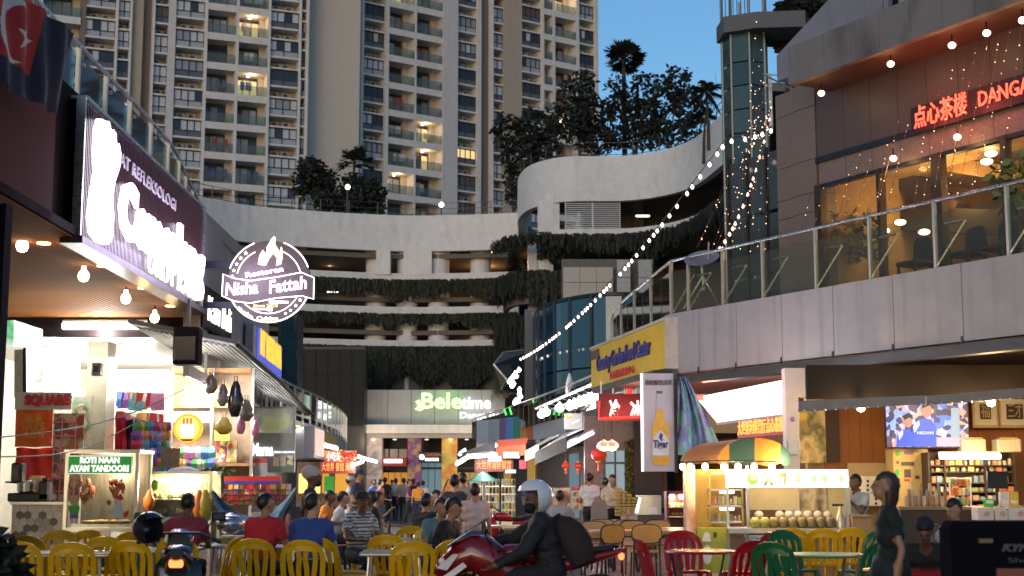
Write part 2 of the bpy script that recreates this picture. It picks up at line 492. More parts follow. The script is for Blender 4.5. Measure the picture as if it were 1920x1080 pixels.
# ------------------------------------------------------------------ the curved car park under the towers
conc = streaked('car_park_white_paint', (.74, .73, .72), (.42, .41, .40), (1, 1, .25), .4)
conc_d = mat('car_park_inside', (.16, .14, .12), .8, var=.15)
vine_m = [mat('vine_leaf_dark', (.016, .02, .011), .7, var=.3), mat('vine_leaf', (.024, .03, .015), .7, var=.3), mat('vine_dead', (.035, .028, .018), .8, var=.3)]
garage = thing('car_park', 'white multi storey car park with curved open decks and hanging vines behind the street', 'car park', (0, 113, 0))
gl_ = Vector((0, 113, 0))
def loc2(p): return Vector((p[0], p[1] - 113, 0))
def plan(pts): return [loc2(G(px, d)) for px, d in pts]
curveL = curve(plan([(200, 99), (370, 106), (500, 110), (720, 113), (850, 113), (972, 112)]), 7)
def vines(mb, pl, z_top, length, n, out=.05, seed=1, spread=.35, cut=1.):
    rnd = random.Random(seed)
    for i in range(n):
        p, h = along(pl, rnd.random())
        nx, ny = math.sin(h), -math.cos(h)
        L = length * (.72 + .28 * math.sin(p.x * 1.3 + seed) * math.sin(p.x * .47)) * (.35 + .65 * rnd.random() ** .5) * (1 if rnd.random() < .8 else 1.25)
        zt = z_top + rnd.uniform(-.05, .3); o = out + rnd.uniform(0, spread); wd = rnd.uniform(.05, .15)
        x, y = p.x + nx * o, p.y + ny * o
        dx, dy = math.cos(h) * wd, math.sin(h) * wd
        sx = rnd.uniform(-.25, .25)
        k = rnd.choices([0, 1, 2], [5, 4, 1.6])[0]
        zz = zt; s0 = max(2, int(L / .35))
        for q in range(s0):                           # each vine is a chain of ragged leaf clumps
            z0 = zt - L * q / s0; z1 = zt - L * (q + 1.05) / s0
            j = rnd.uniform(-.12, .12); b = rnd.uniform(-.12, .12); xx = x + dx * j * 2 + sx * q / s0; yy = y + dy * j * 2 + ny * b
            mb.m(k).add([(xx - dx, yy - dy, z0), (xx + dx * rnd.uniform(.4, 1.2), yy + dy * .8 + ny * .1, z0 - .06), (xx + dx * .7, yy + dy * .7 + ny * rnd.uniform(-.1, .15), z1), (xx - dx * rnd.uniform(.3, 1), yy - dy * .6, z1 + .08)], [(0, 1, 2, 3)])
top, bot = Z(403, 113), Z(470, 113)
MB().wall(curveL, bot, top, .5).build('top_parapet', conc, garage)
bands = [(512, 532), (575, 594), (638, 656)]
for a, b in bands:
    MB().wall(curveL, Z(b, 113), Z(a, 113), .4).build('deck_parapet', conc, garage)
def offs(pl, d):
    out = []
    for i, p in enumerate(pl):
        e = (pl[min(i + 1, len(pl) - 1)] - pl[max(i - 1, 0)]).normalized()
        out.append(p + Vector((-e.y, e.x, 0)) * d)
    return out
inner = offs(curveL, 14)
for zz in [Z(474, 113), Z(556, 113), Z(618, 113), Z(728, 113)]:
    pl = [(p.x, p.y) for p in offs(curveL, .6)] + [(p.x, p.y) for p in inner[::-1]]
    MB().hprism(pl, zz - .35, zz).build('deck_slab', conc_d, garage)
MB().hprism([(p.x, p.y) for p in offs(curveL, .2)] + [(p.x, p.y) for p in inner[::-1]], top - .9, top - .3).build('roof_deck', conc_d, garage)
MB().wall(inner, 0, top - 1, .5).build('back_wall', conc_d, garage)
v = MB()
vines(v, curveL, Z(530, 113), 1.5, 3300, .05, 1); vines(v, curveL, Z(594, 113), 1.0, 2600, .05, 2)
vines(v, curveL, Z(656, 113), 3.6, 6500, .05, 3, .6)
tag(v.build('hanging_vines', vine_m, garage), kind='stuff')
MB().wall(offs(curveL, .55), Z(735, 113), Z(656, 113), .3).build('planter_wall', conc_d, garage)
tubes_o = glow('deck_lamp_warm', (1, .62, .25), 5)
for px, py in ((590, 478), (618, 487), (742, 482), (905, 473)):
    q = P(px, py, 118)
    put(MB().box(-.8, .8, -.1, .1, -.06, .06).mesh('deck_lamp', tubes_o), 'deck_lamp', garage, (q.x, q.y - 113, q.z))
    point((q.x, q.y - 113, q.z - .5), 120, (1, .55, .22), .2, garage)
for px, py in ((625, 547), (745, 566), (755, 561), (638, 628), (738, 630), (610, 571)):
    q = P(px, py, 117)
    put(MB().box(-.5, .5, -.08, .08, -.05, .05).mesh('deck_lamp', glow('deck_lamp_white', (1, .95, .8), 7)), 'deck_lamp', garage, (q.x, q.y - 113, q.z))
point((G(905, 113).x, 5, Z(490, 113)), 260, (1, .5, .18), .3, garage)
point((G(880, 113).x, 6, Z(628, 113)), 120, (1, .45, .2), .3, garage)
for px in (545, 700, 760, 820, 900):
    q = G(px, 114.5)
    MB().at(Matrix.Translation((q.x, 1.6, 0))).lathe([(.85, 0), (.85, top - 1)], 16).build('column', conc, garage, smooth=40)
MB().box(G(700, 113).x, G(727, 113).x, -.2, .8, Z(515, 113), Z(470, 113)).box(G(752, 113).x, G(806, 113).x, .2, 1.2, Z(515, 113), Z(470, 113)).build('wall_panel', conc, garage)
# right block with the rounded end
curveR = curve(plan([(985, 118), (973, 113), (972, 108.5), (990, 104.5), (1030, 102), (1080, 101), (1200, 100.5), (1300, 96.6), (1368, 89), (1450, 80)]), 7)
zt, zb = Z(293, 101), Z(377, 101)
MB().wall(curveR, zb, zt, .5).build('top_parapet', conc, garage)
MB().wall(curveR, Z(448, 101), Z(429, 101), .4).build('deck_parapet', conc, garage)
iR = offs(curveR, 13)
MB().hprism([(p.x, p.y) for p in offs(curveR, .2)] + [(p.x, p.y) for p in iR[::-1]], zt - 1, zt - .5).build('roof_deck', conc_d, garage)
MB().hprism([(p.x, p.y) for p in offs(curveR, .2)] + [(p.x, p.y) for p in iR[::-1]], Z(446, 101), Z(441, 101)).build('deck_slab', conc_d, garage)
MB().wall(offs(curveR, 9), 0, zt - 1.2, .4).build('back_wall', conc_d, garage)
a, b = G(1010, 101).x, G(1052, 101).x
MB().box(a, b, -12 + .7, -11.4 + .9, Z(431, 101), zb + .2).build('pier', conc, garage)
lv = thing('louvre_screen', 'pair of white louvre panels closing the opening under the upper car park parapet', 'louvre', (G(1062, 101.2).x, 101.2, Z(428, 101)))
slat = MB().at(Matrix.Rotation(R(35), 4, 'X')).box(.04, 1.94, -.06, .06, -.015, .015).mesh('slat', mat('louvre_white', (.68, .69, .7), .5, var=.05))
for q in range(2):
    for x in (q * 2., q * 2 + 1.945): MB().box(x, x + .05, -.05, .05, 0, 1.95).build('frame', MATS['louvre_white'], lv)
    for k in range(13): put(slat, 'slat', lv, (q * 2.0, .0, .08 + k * .148))
v = MB()
vines(v, curveR, Z(447, 101), 1.7, 3600, .1, 4, .8)
tier2 = curve(plan([(943, 108), (948, 103), (985, 100), (1040, 100), (1062, 101)]), 6)
vines(v, tier2, Z(520, 101), 2.3, 1500, .1, 5, .7); vines(v, tier2, Z(602, 101), 2.6, 1500, .1, 6, .7); vines(v, tier2, Z(680, 101), 3.0, 900, .1, 16, .7)
vines(v, tier2, Z(452, 101), 1.2, 700, .2, 15, .9)
tag(v.build('hanging_vines', vine_m, garage), kind='stuff')
for a, b in ((512, 528), (600, 614), (680, 690)):
    MB().wall(tier2, Z(b + 45, 101), Z(a + 8, 101), .4).build('deck_parapet', conc_d, garage)
MB().wall(offs(tier2, 2.5), 0, Z(447, 101), .4).build('back_wall', conc, garage)
q = P(975, 498, 103); point((q.x, q.y - 113, q.z), 120, (1, .5, .18), .2, garage)
q = P(1205, 405, 104); put(MB().box(-.5, .5, -.08, .08, -.05, .05).mesh('deck_lamp', glow('deck_lamp_white', (1, .95, .8), 7)), 'deck_lamp', garage, (q.x, q.y - 113, q.z))
# railing along the roof
rl = MB()
def rail(mb, pl, z, h, step, r=.03):
    n = int(sum((pl[i + 1] - pl[i]).length for i in range(len(pl) - 1)) / step)
    for k in (h, h * .55, h * .15): mb.strip([(p.x, p.y, z + k) for p in pl], r * 1.3, r * 1.3)
    for i in range(n + 1):
        p, _ = along(pl, i / n); mb.box(p.x - r, p.x + r, p.y - r, p.y + r, z, z + h)
for pl, z in ((offs(curveL, .25), top), (offs(curveR, .25), zt)):
    q = MB(); rail(q, pl, z, 1.05, 2.2)
    t_ = thing('roof_railing', 'thin dark railing along the roof edge of the %s car park block' % ('lower curved' if z == top else 'upper rounded'), 'railing', (0, 113, 0))
    q.build('rail', dark_steel, t_)

# ------------------------------------------------------------------ trees on the car park roof
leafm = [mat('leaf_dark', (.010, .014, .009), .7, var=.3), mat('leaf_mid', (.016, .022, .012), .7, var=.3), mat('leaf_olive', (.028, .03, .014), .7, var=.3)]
bark = mat('bark', (.07, .055, .042), .85, var=.3, bump=.3)
def leaves(mb, c, r, n, size, rnd, hang=.3):
    for i in range(n):
        a = rnd.uniform(0, 6.283); zz = rnd.uniform(-1, 1); k = rnd.uniform(.25, 1) ** .5
        s = math.sqrt(1 - zz * zz)
        p = Vector((c[0] + r[0] * s * math.cos(a) * k, c[1] + r[1] * s * math.sin(a) * k, c[2] + r[2] * zz * k))
        u = Vector((rnd.uniform(-1, 1), rnd.uniform(-1, 1), rnd.uniform(-1, .4))).normalized()
        q = u.orthogonal().normalized(); q.rotate(Matrix.Rotation(rnd.uniform(0, 6.28), 3, u))
        L = size * rnd.uniform(.6, 1.3)
        mb.m(rnd.choices([0, 1, 2], [5, 4, 1])[0]).add([p, p + u * L * .5 + q * L * .28, p + u * L, p + u * L * .5 - q * L * .28], [(0, 1, 2, 3)])
def broad_tree(label, base, h, blobs, n, size, seed, cat='tree', group=None, name='broadleaf_tree'):
    rnd = random.Random(seed)
    t = thing(name, label, cat, base, 0, group)
    m = MB()
    m.tube([(0, 0, -.2), (.05, 0, h * .3), (-.05, .1, h * .6)], [h * .022, h * .016, h * .01], 7)
    for b in blobs:
        c = Vector(b[:3]); m.tube([(0, .05, h * rnd.uniform(.25, .5)), c * .6 + Vector((0, 0, .2)), c], [h * .010, h * .007, h * .003], 5)
    m.build('trunk', bark, t, smooth=60)
    m = MB()
    tot = sum(b[3] * b[4] * b[5] for b in blobs)
    for b in blobs: leaves(m, b[:3], b[3:6], int(n * b[3] * b[4] * b[5] / tot) + 30, size, rnd)
    tag(m.build('crown', leafm, t), kind=None)
    return t
def palm(label, base, h, n, L, seed, droop=1., fan=False, lean=(0, 0)):
    rnd = random.Random(seed)
    t = thing('palm_tree', label, 'palm tree', base)
    tip = Vector((lean[0], lean[1], h))
    MB().tube([(0, 0, -.2), (lean[0] * .3, lean[1] * .3, h * .5), tip], [h * .02 + .05, h * .014 + .04, h * .012 + .03], 7).build('trunk', bark, t, smooth=60)
    m = MB()
    for i in range(n):
        a = rnd.uniform(0, 6.283); el = rnd.uniform(-.35, 1.25)
        d = Vector((math.cos(a) * math.cos(el), math.sin(a) * math.cos(el), math.sin(el)))
        LL = L * rnd.uniform(.75, 1.1); side = Vector((-math.sin(a), math.cos(a), 0))
        m.m(rnd.choices([0, 1, 2], [4, 4, 1])[0])
        if fan:
            c = tip + d * LL * .5
            up = side.cross(d).normalized()
            for k in range(11):
                th = -1.5 + 3 * k / 10
                e = (d * math.cos(th) + side * math.sin(th)) * LL * .5; e.z -= .15 * LL * rnd.random()
                w_ = up * .03 + side * .07 * LL * math.cos(th) + d * -.07 * LL * math.sin(th)
                m.add([c, c + e * .6 + w_, c + e, c + e * .6 - w_], [(0, 1, 2, 3)])
            m.tube([tip, c], .03, 4)
        else:
            pts = [tip + d * LL * s + Vector((0, 0, -droop * LL * .55 * s * s)) for s in (0, .2, .4, .6, .8, 1)]
            m.tube(pts, [.05, .04, .035, .03, .02, .01], 4)
            for s in range(26):
                f = .12 + .88 * s / 25; k = min(int(f * 5), 4); p = pts[k].lerp(pts[k + 1], f * 5 - k)
                ln = L * .33 * math.sin(math.pi * min(1, f * .8 + .22)) + .1
                for sg in (-1, 1):
                    e = p + side * sg * ln * .75 + d * ln * .5 + Vector((0, 0, -ln * rnd.uniform(.3, .7)))
                    m.add([p - d * .06, p + d * .06, e], [(0, 1, 2)])
    m.build('crown', leafm, t)
    return t
zL, zR = top - .4, zt - .6
def BL(px, py, d, rx, ry, base, rz=None):
    q = P(px, py, d) - base; s = d / 2667
    return (q.x, q.y, q.z, rx * s, (rx + ry) / 2 * s, ry * s)
def tree_px(label, px, d, zb, blobs, n, size, seed, **k):
    b = G(px, d, zb)
    bl = [BL(x, y, d + dd, rx, ry, b) for x, y, dd, rx, ry in blobs]
    h = max(q[2] for q in bl)
    return broad_tree(label, b, h, bl, n, size, seed, **k)
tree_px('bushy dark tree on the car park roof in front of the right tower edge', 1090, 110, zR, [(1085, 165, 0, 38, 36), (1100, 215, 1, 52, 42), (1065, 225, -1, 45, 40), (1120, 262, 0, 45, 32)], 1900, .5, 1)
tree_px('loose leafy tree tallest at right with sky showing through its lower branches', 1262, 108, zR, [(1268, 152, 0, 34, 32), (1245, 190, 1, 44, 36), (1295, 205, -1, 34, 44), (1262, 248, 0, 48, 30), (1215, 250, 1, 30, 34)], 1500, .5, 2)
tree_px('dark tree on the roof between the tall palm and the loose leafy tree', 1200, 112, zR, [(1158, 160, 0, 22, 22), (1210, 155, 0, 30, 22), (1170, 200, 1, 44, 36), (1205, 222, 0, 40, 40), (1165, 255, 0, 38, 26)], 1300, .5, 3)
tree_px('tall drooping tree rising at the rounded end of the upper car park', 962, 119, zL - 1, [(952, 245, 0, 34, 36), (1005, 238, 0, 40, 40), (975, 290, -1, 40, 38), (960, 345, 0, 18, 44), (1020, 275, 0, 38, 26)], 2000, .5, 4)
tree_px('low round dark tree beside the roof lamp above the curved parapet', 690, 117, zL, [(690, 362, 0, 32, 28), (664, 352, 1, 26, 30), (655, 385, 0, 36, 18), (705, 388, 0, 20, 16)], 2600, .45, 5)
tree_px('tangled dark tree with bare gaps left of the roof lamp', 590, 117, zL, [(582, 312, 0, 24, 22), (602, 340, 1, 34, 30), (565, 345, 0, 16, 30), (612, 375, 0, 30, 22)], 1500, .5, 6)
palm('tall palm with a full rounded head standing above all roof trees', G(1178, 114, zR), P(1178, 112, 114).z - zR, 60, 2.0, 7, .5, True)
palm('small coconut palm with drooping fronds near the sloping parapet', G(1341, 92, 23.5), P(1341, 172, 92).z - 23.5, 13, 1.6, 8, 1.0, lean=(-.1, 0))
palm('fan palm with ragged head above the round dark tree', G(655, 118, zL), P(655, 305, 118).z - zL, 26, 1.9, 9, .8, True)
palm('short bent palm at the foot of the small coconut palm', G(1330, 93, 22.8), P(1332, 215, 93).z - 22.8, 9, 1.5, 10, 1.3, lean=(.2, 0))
lampm = glow('roof_lamp_glass', (.85, .95, 1), 9)
for px, py, pb, lb in ((643, 353, 400, 'white globe lamp on a post among the dark roof trees'), (824, 386, 402, 'small lit lamp post beside the roof railing before the right tower')):
    b = G(px, 115, top - .3); h = P(px, py, 115).z - b.z
    t = thing('roof_lamp', lb, 'lamp post', b)
    MB().tube([(0, 0, 0), (0, 0, h)], .06, 6).build('post', dark_steel, t)
    MB().ell((0, 0, h + .1), (.2, .2, .22), 10, 6).build('lantern', lampm, t)
q = G(1345, 95, 22); m = MB(); rnd = random.Random(5)
def twig(m, p, d, L, r, k):
    e = p + d * L; m.tube([p, e], [r, r * .6], 4)
    if k:
        for _ in range(3): twig(m, p.lerp(e, rnd.uniform(.5, 1)), (d + Vector((rnd.uniform(-.6, .6), rnd.uniform(-.4, .4), rnd.uniform(-.2, .5)))).normalized(), L * .6, r * .55, k - 1)
tw = thing('bare_tree', 'thin leafless tree against the blue sky left of the glass lift shaft', 'tree', G(1400, 97, 22))
twig(m, Vector((0, 0, 0)), Vector((-.1, 0, 1)).normalized(), 4.2, .06, 0); twig(m, Vector((-.3, 0, 3.6)), Vector((-.35, 0, 1)).normalized(), 2.6, .035, 4)
m.build('trunk', bark, tw)
# ------------------------------------------------------------------ left row of shops
LX = lambda d, c=5.5: -c - .01125 * d
LR = math.atan2(1, -.01125)
def Lw(s, y, z): return Vector((-5.5, 0, 0)) + Vector((-.01125 * s - y, s - .01125 * y, z))
brown = mat('brown_cladding', (.095, .026, .012), .85, var=.15, scale=2, spec=.1)
brown_d = mat('dark_cladding', (.018, .012, .012), .85, var=.15, spec=.1)
grey_w = streaked('shop_grey_render', (.16, .155, .155), (.08, .08, .08))
wood_s = mat('soffit_timber', (.17, .065, .016), .85, spec=.08, var=.2, scale=1.5, stretch=(1, 8, 1))
pale_s = mat('ceiling_strip_pale', (.60, .58, .52), .4, var=.08)
white_w = mat('stall_white_wall', (.50, .47, .38), .5, var=.12)
lb = thing('shop_building', 'left shophouse with brown upper front and slatted timber canopy ceiling', 'building', Lw(13, 0, 0), LR)
def lbox(mb, s0, s1, y0, y1, z0, z1): return mb.box(s0 - 13, s1 - 13, y0, y1, z0, z1)
ZS, ZT = 4.70, 6.70
m = MB(); lbox(m, 6, 17.3, .0, .3, ZS, 6.75); m.build('upper_panel', brown, lb)
m = MB(); lbox(m, 17.3, 26.3, .2, .45, ZS, 6.75); m.build('upper_panel', brown_d, lb)
m = MB(); lbox(m, 6, 26.3, .3, 7, 6.4, 6.7); m.build('terrace_floor', grey_w, lb)
m = MB(); lbox(m, 6, 44, 6.2, 6.5, 0, 11); m.build('back_wall', white_w, lb)
m = MB(); lbox(m, 38, 60, 2.2, 2.5, 0, 4.4); m.build('back_wall', grey_w, lb)
n_sl = 78
sl = MB().box(0, 5.0 * .0 + 21.4, 0, .068, 0, .02).mesh('slat', wood_s)
for k in range(n_sl): put(sl, 'slat', lb, (6 - 13, .02 + k * .078, ZS - .03))
m = MB(); lbox(m, 6, 27.4, 0, 6.2, ZS, ZS + .12); m.build('ceiling_board', brown_d, lb)
m = MB(); lbox(m, 27.4, 27.6, 0, 6.2, 4.3, ZS + .1); m.build('ceiling_beam', brown_d, lb)
sl = MB().box(0, .19, .9, 6.2, 0, .02).mesh('slat', pale_s)
for k in range(50): put(sl, 'slat', lb, (27.62 - 13 + k * .2, 0, 4.42))
m = MB(); lbox(m, 27.6, 38, 1.0, 6.2, 4.45, 4.6); m.build('ceiling_board', pale_s, lb)
m = MB(); lbox(m, 36.5, 36.7, 1.0, 6.2, 0, 4.4); m.build('partition', white_w, lb)
m = MB()
for s, y in ((15.4, .1), ): lbox(m, s, s + .22, -.10, .9, 0, 4.55); lbox(m, s + .3, s + .36, y + .2, y + .5, 0, 4.2)
m.build('door_post', mat('post_black', (.008, .007, .007), .9, var=.1, spec=.1), lb)
m = MB(); lbox(m, 18.3, 26.4, -.1, .2, ZS - .1, ZS - .0); m.build('fascia_beam', dark_steel, lb)
# soffit downlights and hanging bulbs
for i, (px, py, d) in enumerate(((42, 455, 18.6), (157, 512, 20.6), (236, 555, 23), (290, 592, 25.4))):
    p = P(px, py, d)
    t = thing('pendant_bulb', 'warm round bulb hanging under the timber ceiling, %s from the street end' % ('nearest', 'second', 'third', 'last')[i], 'light bulb', (p.x, p.y, ZS), 0, 'bulbs under the timber ceiling')
    MB().tube([(0, 0, 0), (0, 0, p.z - ZS)], .012, 5).build('cord', black, t)
    MB().lathe([(.03, .10), (.035, .05), (.075, 0), (.085, -.05), (.06, -.11), (.01, -.13)], 10, (0, 0, p.z - ZS)).build('globe', bulb_warm, t, smooth=60)
    q = MB().lathe([(.09, 0), (.09, -.02), (.06, -.025)], 12, (.25, .1, -.03)).build('downlight', glow('downlight_amber', (1, .6, .22), 8), t)
    point((.25, .1, -.4), 10, (1, .55, .2), .08, t)
# railing of the upper terrace
rl_pts = [Vector((LX(s, c), s, 0)) for s, c in ((9, 6.0), (14, 6.05), (20.6, 6.07), (25.8, 6.1), (28.7, 6.4), (32.9, 6.85), (40.5, 7.44), (47, 8.4))]
rp = curve(rl_pts, 5)
lr = thing('terrace_railing', 'glass railing with bright steel handrail above the left shop sign', 'railing', (rp[0].x, rp[0].y, 6.7))
m = MB().tube([(p.x, p.y, 7.8) for p in rp], .035, 8); wp(lr, m, 'handrail', steel, 40)
gl_rail = glass('rail_glass', (.75, .86, .84), .10, .84)
for k in range(26):
    p, h = along(rp, (k + .5) / 26); e, _ = along(rp, min(1, (k + 1.45) / 26))
    if k < 25:
        d = (e - p); q = Vector((-d.y, d.x, 0)).normalized() * .006
        a, b = p + d * .06, p + d * .94
        m = MB().hprism([(a.x, a.y), (b.x, b.y), (b.x + q.x * 2, b.y + q.y * 2), (a.x + q.x * 2, a.y + q.y * 2)], 6.78, 7.66); wp(lr, m, 'glass_panel', gl_rail)
    m = MB(); m.box(p.x - .03, p.x + .03, p.y - .03, p.y + .03, 6.7, 7.8).tube([(p.x + .05, p.y, 7.5), (p.x + .1, p.y, 7.5)], .03, 6); wp(lr, m, 'post', mat('post_cream', (.55, .5, .4), .35, .4, var=.08))
# plants behind the glass
def snake_plant(label, loc, n, h, seed, name='potted_plant', cat='plant'):
    rnd = random.Random(seed); t = thing(name, label, cat, loc)
    MB().lathe([(.14, 0), (.2, .3), (.21, .32), (.17, .32), (.16, .28), (.01, .28)], 12).build('pot', mat('clay_pot', (.14, .1, .085), .7), t, smooth=40)
    m = MB()
    for i in range(n):
        a = rnd.uniform(0, 6.28); le = h * rnd.uniform(.6, 1); w_ = rnd.uniform(.04, .075); tip = Vector((math.cos(a) * rnd.uniform(.05, .4), math.sin(a) * rnd.uniform(.05, .4), le))
        s = Vector((-math.sin(a), math.cos(a), 0)) * w_; m.m(rnd.choice([0, 1, 1]))
        m.add([s * -.6 + Vector((0, 0, .26)), s * .6 + Vector((0, 0, .26)), tip * .6 + s + Vector((0, 0, .1)), tip + Vector((0, 0, .1)), tip * .6 - s + Vector((0, 0, .1))], [(0, 1, 2, 3, 4)])
    m.build('foliage', [mat('plant_green', (.03, .075, .025), .45, var=.2), mat('plant_green_light', (.07, .14, .05), .45, var=.2)], t)
for i, (s, y, n, h) in enumerate(((17.9, .95, 16, 1.1), (20.2, .9, 18, 1.0), (21.6, .9, 15, .85), (23.2, .95, 12, .8))):
    snake_plant(('tall leafy plant behind the terrace glass beside the flag', 'spreading leafy plant behind the terrace glass above the foot shaped light', 'low leafy plant behind the terrace glass above the small lettering', 'last leafy plant behind the glass before the railing curves')[i], Lw(s, y, 6.7), n, h, i + 20)

# flag over the rail
fl_c = [P(-70, -90, 13.2), P(140, 62, 16.4), P(106, 214, 16.1), P(-70, 118, 13.2)]
def FL(u, v):
    q = fl_c[0].lerp(fl_c[1], u).lerp(fl_c[3].lerp(fl_c[2], u), v)
    wv = .035 * math.sin(u * 15 + v * 2.5) * (.3 + v) + .05 * math.sin(u * 31 - v * 4)
    return q + Vector((.9, -.45, 0)) * wv * .8
fl = thing('flag', 'dark blue flag with red corner, white crescent and star, draped over the rail', 'flag', fl_c[0])
def flmesh(u0, u1, v0, v1, nu, nv):
    m = MB(); vs = [FL(u0 + (u1 - u0) * i / nu, v0 + (v1 - v0) * j / nv) for j in range(nv + 1) for i in range(nu + 1)]
    n = Vector((.85, -.5, .1)).normalized() * .008
    k = len(vs); o = nu + 1
    f = [(j * o + i, j * o + i + 1, (j + 1) * o + i + 1, (j + 1) * o + i) for j in range(nv) for i in range(nu)]
    return m.add(vs, f)
st = [(.55 + .10 * (1 if k % 2 == 0 else .4) * math.sin(k * math.pi / 5), .42 - .17 * (1 if k % 2 == 0 else .4) * math.cos(k * math.pi / 5)) for k in range(10)]
def printed(u, v):                     # crescent and star printed on the red corner
    if ((u - .45) / .15) ** 2 + ((v - .40) / .33) ** 2 < 1 and ((u - .49) / .13) ** 2 + ((v - .41) / .285) ** 2 > 1 and u < .53: return True
    c = False
    for a, b in zip(st, st[1:] + st[:1]):
        if (a[1] > v) != (b[1] > v) and u < (b[0] - a[0]) * (v - a[1]) / (b[1] - a[1]) + a[0]: c = not c
    return c
m = flmesh(0, .67, 0, .74, 110, 60)
m.k = [1 if printed(.67 * (q % 110 + .5) / 110, .74 * (q // 110 + .5) / 60) else 0 for q in range(6600)]
wp(fl, m, 'red_canton', [mat('flag_red', (.42, .022, .02), .8, var=.1), mat('flag_white', (.6, .58, .56), .8, var=.05)], 60)
wp(fl, flmesh(.67, 1, 0, .74, 14, 14), 'blue_field', mat('flag_navy', (.008, .009, .035), .8, var=.1), 60)
wp(fl, flmesh(0, 1, .74, 1, 34, 6), 'blue_field', MATS['flag_navy'], 60)
# reflexology sign
S0, S1 = 18.45, 26.2
rs = thing('shop_sign', 'long brown ribbed sign with glowing white foot and lettering', 'sign', Lw(S0, -.02, ZS), LR)
W = S1 - S0; Hs = 1.88
MB().box(0, W, .06, .12, 0, Hs).build('panel', mat('sign_brown', (.045, .014, .018), .35, var=.12), rs)
rb = MB().box(0, .03, 0, .06, .04, Hs - .04).mesh('rib', MATS['sign_brown'])
for k in range(100): put(rb, 'rib', rs, (.06 + k * (W - .12) / 100, .0, 0))
MB().box(-.05, 0, -.02, .10, -.02, Hs + .02).box(0, W, -.03, .2, Hs, Hs + .04).box(W, W + .04, -.03, .2, -.02, Hs + .02).box(0, W, -.05, .2, -.06, -.01).build('frame', steel, rs)
lit_v = glow('sign_white_light', (.93, .86, 1), 7)
foot = [(.55, .10), (.85, .04), (1.2, .06), (1.4, .2), (1.42, .5), (1.33, .75), (1.42, 1.0), (1.62, 1.25), (1.66, 1.45), (1.55, 1.58), (1.42, 1.55), (1.38, 1.68), (1.25, 1.7), (1.15, 1.64), (1.02, 1.76), (.86, 1.72), (.68, 1.70), (.56, 1.5), (.58, 1.2), (.64, .95), (.5, .6), (.44, .3)]
MB().prism([((x - .3) * 1.05, z) for x, z in foot], -.12, -.03).build('foot_emblem', lit_v, rs)
text('lettering', 'PUSAT REFLEKSOLOGI', .2, mat('sign_letter_grey', (.62, .58, .6), .4, var=.05), rs, (3.2, -.02, 1.46), width=4.3)
text('lettering', 'Cemerlang', .80, lit_v, rs, (4.6, -.06, .72), width=5.9, bold=.055, ext=.03)
text('lettering', 'URUT KAKI', .26, lit_v, rs, (5.3, -.05, .18), width=3.6, bold=.01)
for s in (1.0, 2.6, 4.2, 5.8, 7.2): point((s, -.7, .75), 60, (.80, .66, 1), .3, rs)

# round restaurant sign on two arms
d = 26.6
c = P(504, 527, d); k = d / 2667
ns = thing('round_sign', 'round brown restaurant sign with neon outline, flame and spoon emblems', 'sign', (c.x, d, c.z))
br = mat('round_sign_brown', (.045, .025, .02), .4, var=.1)
def pxz(x, y): return ((x - 504) * k, (527 - y) * k)
circ = [(78 * k * math.cos(a), 78 * k * math.sin(a)) for a in [2 * math.pi * i / 40 for i in range(40)]]
MB().prism(circ, .02, .2).build('board', br, ns, smooth=30)
rib_poly = [pxz(*q) for q in ((418, 514), (437, 522), (470, 527), (520, 520), (566, 511), (590, 521), (590, 562), (568, 556), (520, 560), (470, 570), (440, 566), (417, 556))]
MB().prism(rib_poly, -.03, .16).build('ribbon', br, ns)
neon = glow('neon_white', (1, .97, .92), 5); neonp = glow('neon_violet', (.86, .66, 1), 5)
def pl3(pts, y): return [(x, y, z) for x, z in pts]
MB().tube(pl3([(78.5 * k * math.cos(a), 78.5 * k * math.sin(a)) for a in [R(-158 + 100 * i / 16 - 0) for i in range(17)]], .01), .011, 5).tube(pl3([(78.5 * k * math.cos(R(-58 + 42 * i / 8)), 78.5 * k * math.sin(R(-58 + 42 * i / 8))) for i in range(9)], .01), .011, 5) \
    .tube(pl3([(78.5 * k * math.cos(R(20 + 50 * i / 8)), 78.5 * k * math.sin(R(20 + 50 * i / 8))) for i in range(9)], .01), .011, 5).tube(pl3([(78.5 * k * math.cos(R(112 + 50 * i / 8)), 78.5 * k * math.sin(R(112 + 50 * i / 8))) for i in range(9)], .01), .011, 5).build('neon_outline', neon, ns)
MB().tube(pl3(rib_poly, -.05), .010, 5, closed=True).build('neon_outline', neon, ns)
for sgn, a0, a1 in ((1, 14, 66), (1, 116, 166), (-1, 196, 344)):
    MB().tube(pl3([(62 * k * math.cos(R(a0 + (a1 - a0) * i / 14)), 62 * k * math.sin(R(a0 + (a1 - a0) * i / 14)) - (0 if sgn > 0 else 0)) for i in range(15)], .0), .009, 5).build('neon_outline', neon, ns)
flm = [(484, 495), (486, 480), (492, 468), (499, 478), (500, 462), (508, 448), (513, 442), (514, 456), (521, 468), (524, 474), (527, 462), (529, 480), (526, 494), (518, 497), (520, 484), (511, 473), (502, 486), (497, 497)]
MB().prism([pxz(*q) for q in flm], -.06, .1).build('flame_emblem', glow('flame_white', (1, .86, .74), 5), ns)
cm = Matrix.Rotation(R(-10), 4, 'Y')
def ntext(body, x, y, h, wpx, m, rot=-9, **q):
    a = pxz(x, y); text('lettering', body, h * k, m, ns, (a[0], -.06, a[1]), width=wpx * k, rot=(0, R(rot), 0), ext=.012, **q)
ntext('Nisha', 453, 543, 25, 62, neonp, -4, shear=.15, bold=.006)
ntext('Fattah', 540, 536, 25, 72, neonp, -8, shear=.15, bold=.006)
ntext('Restoran', 496, 511, 10, 72, neonp, -10, bold=.004)
ntext('Since 2018', 500, 575, 6, 46, glow('neon_amber', (1, .55, .2), 4), 0)
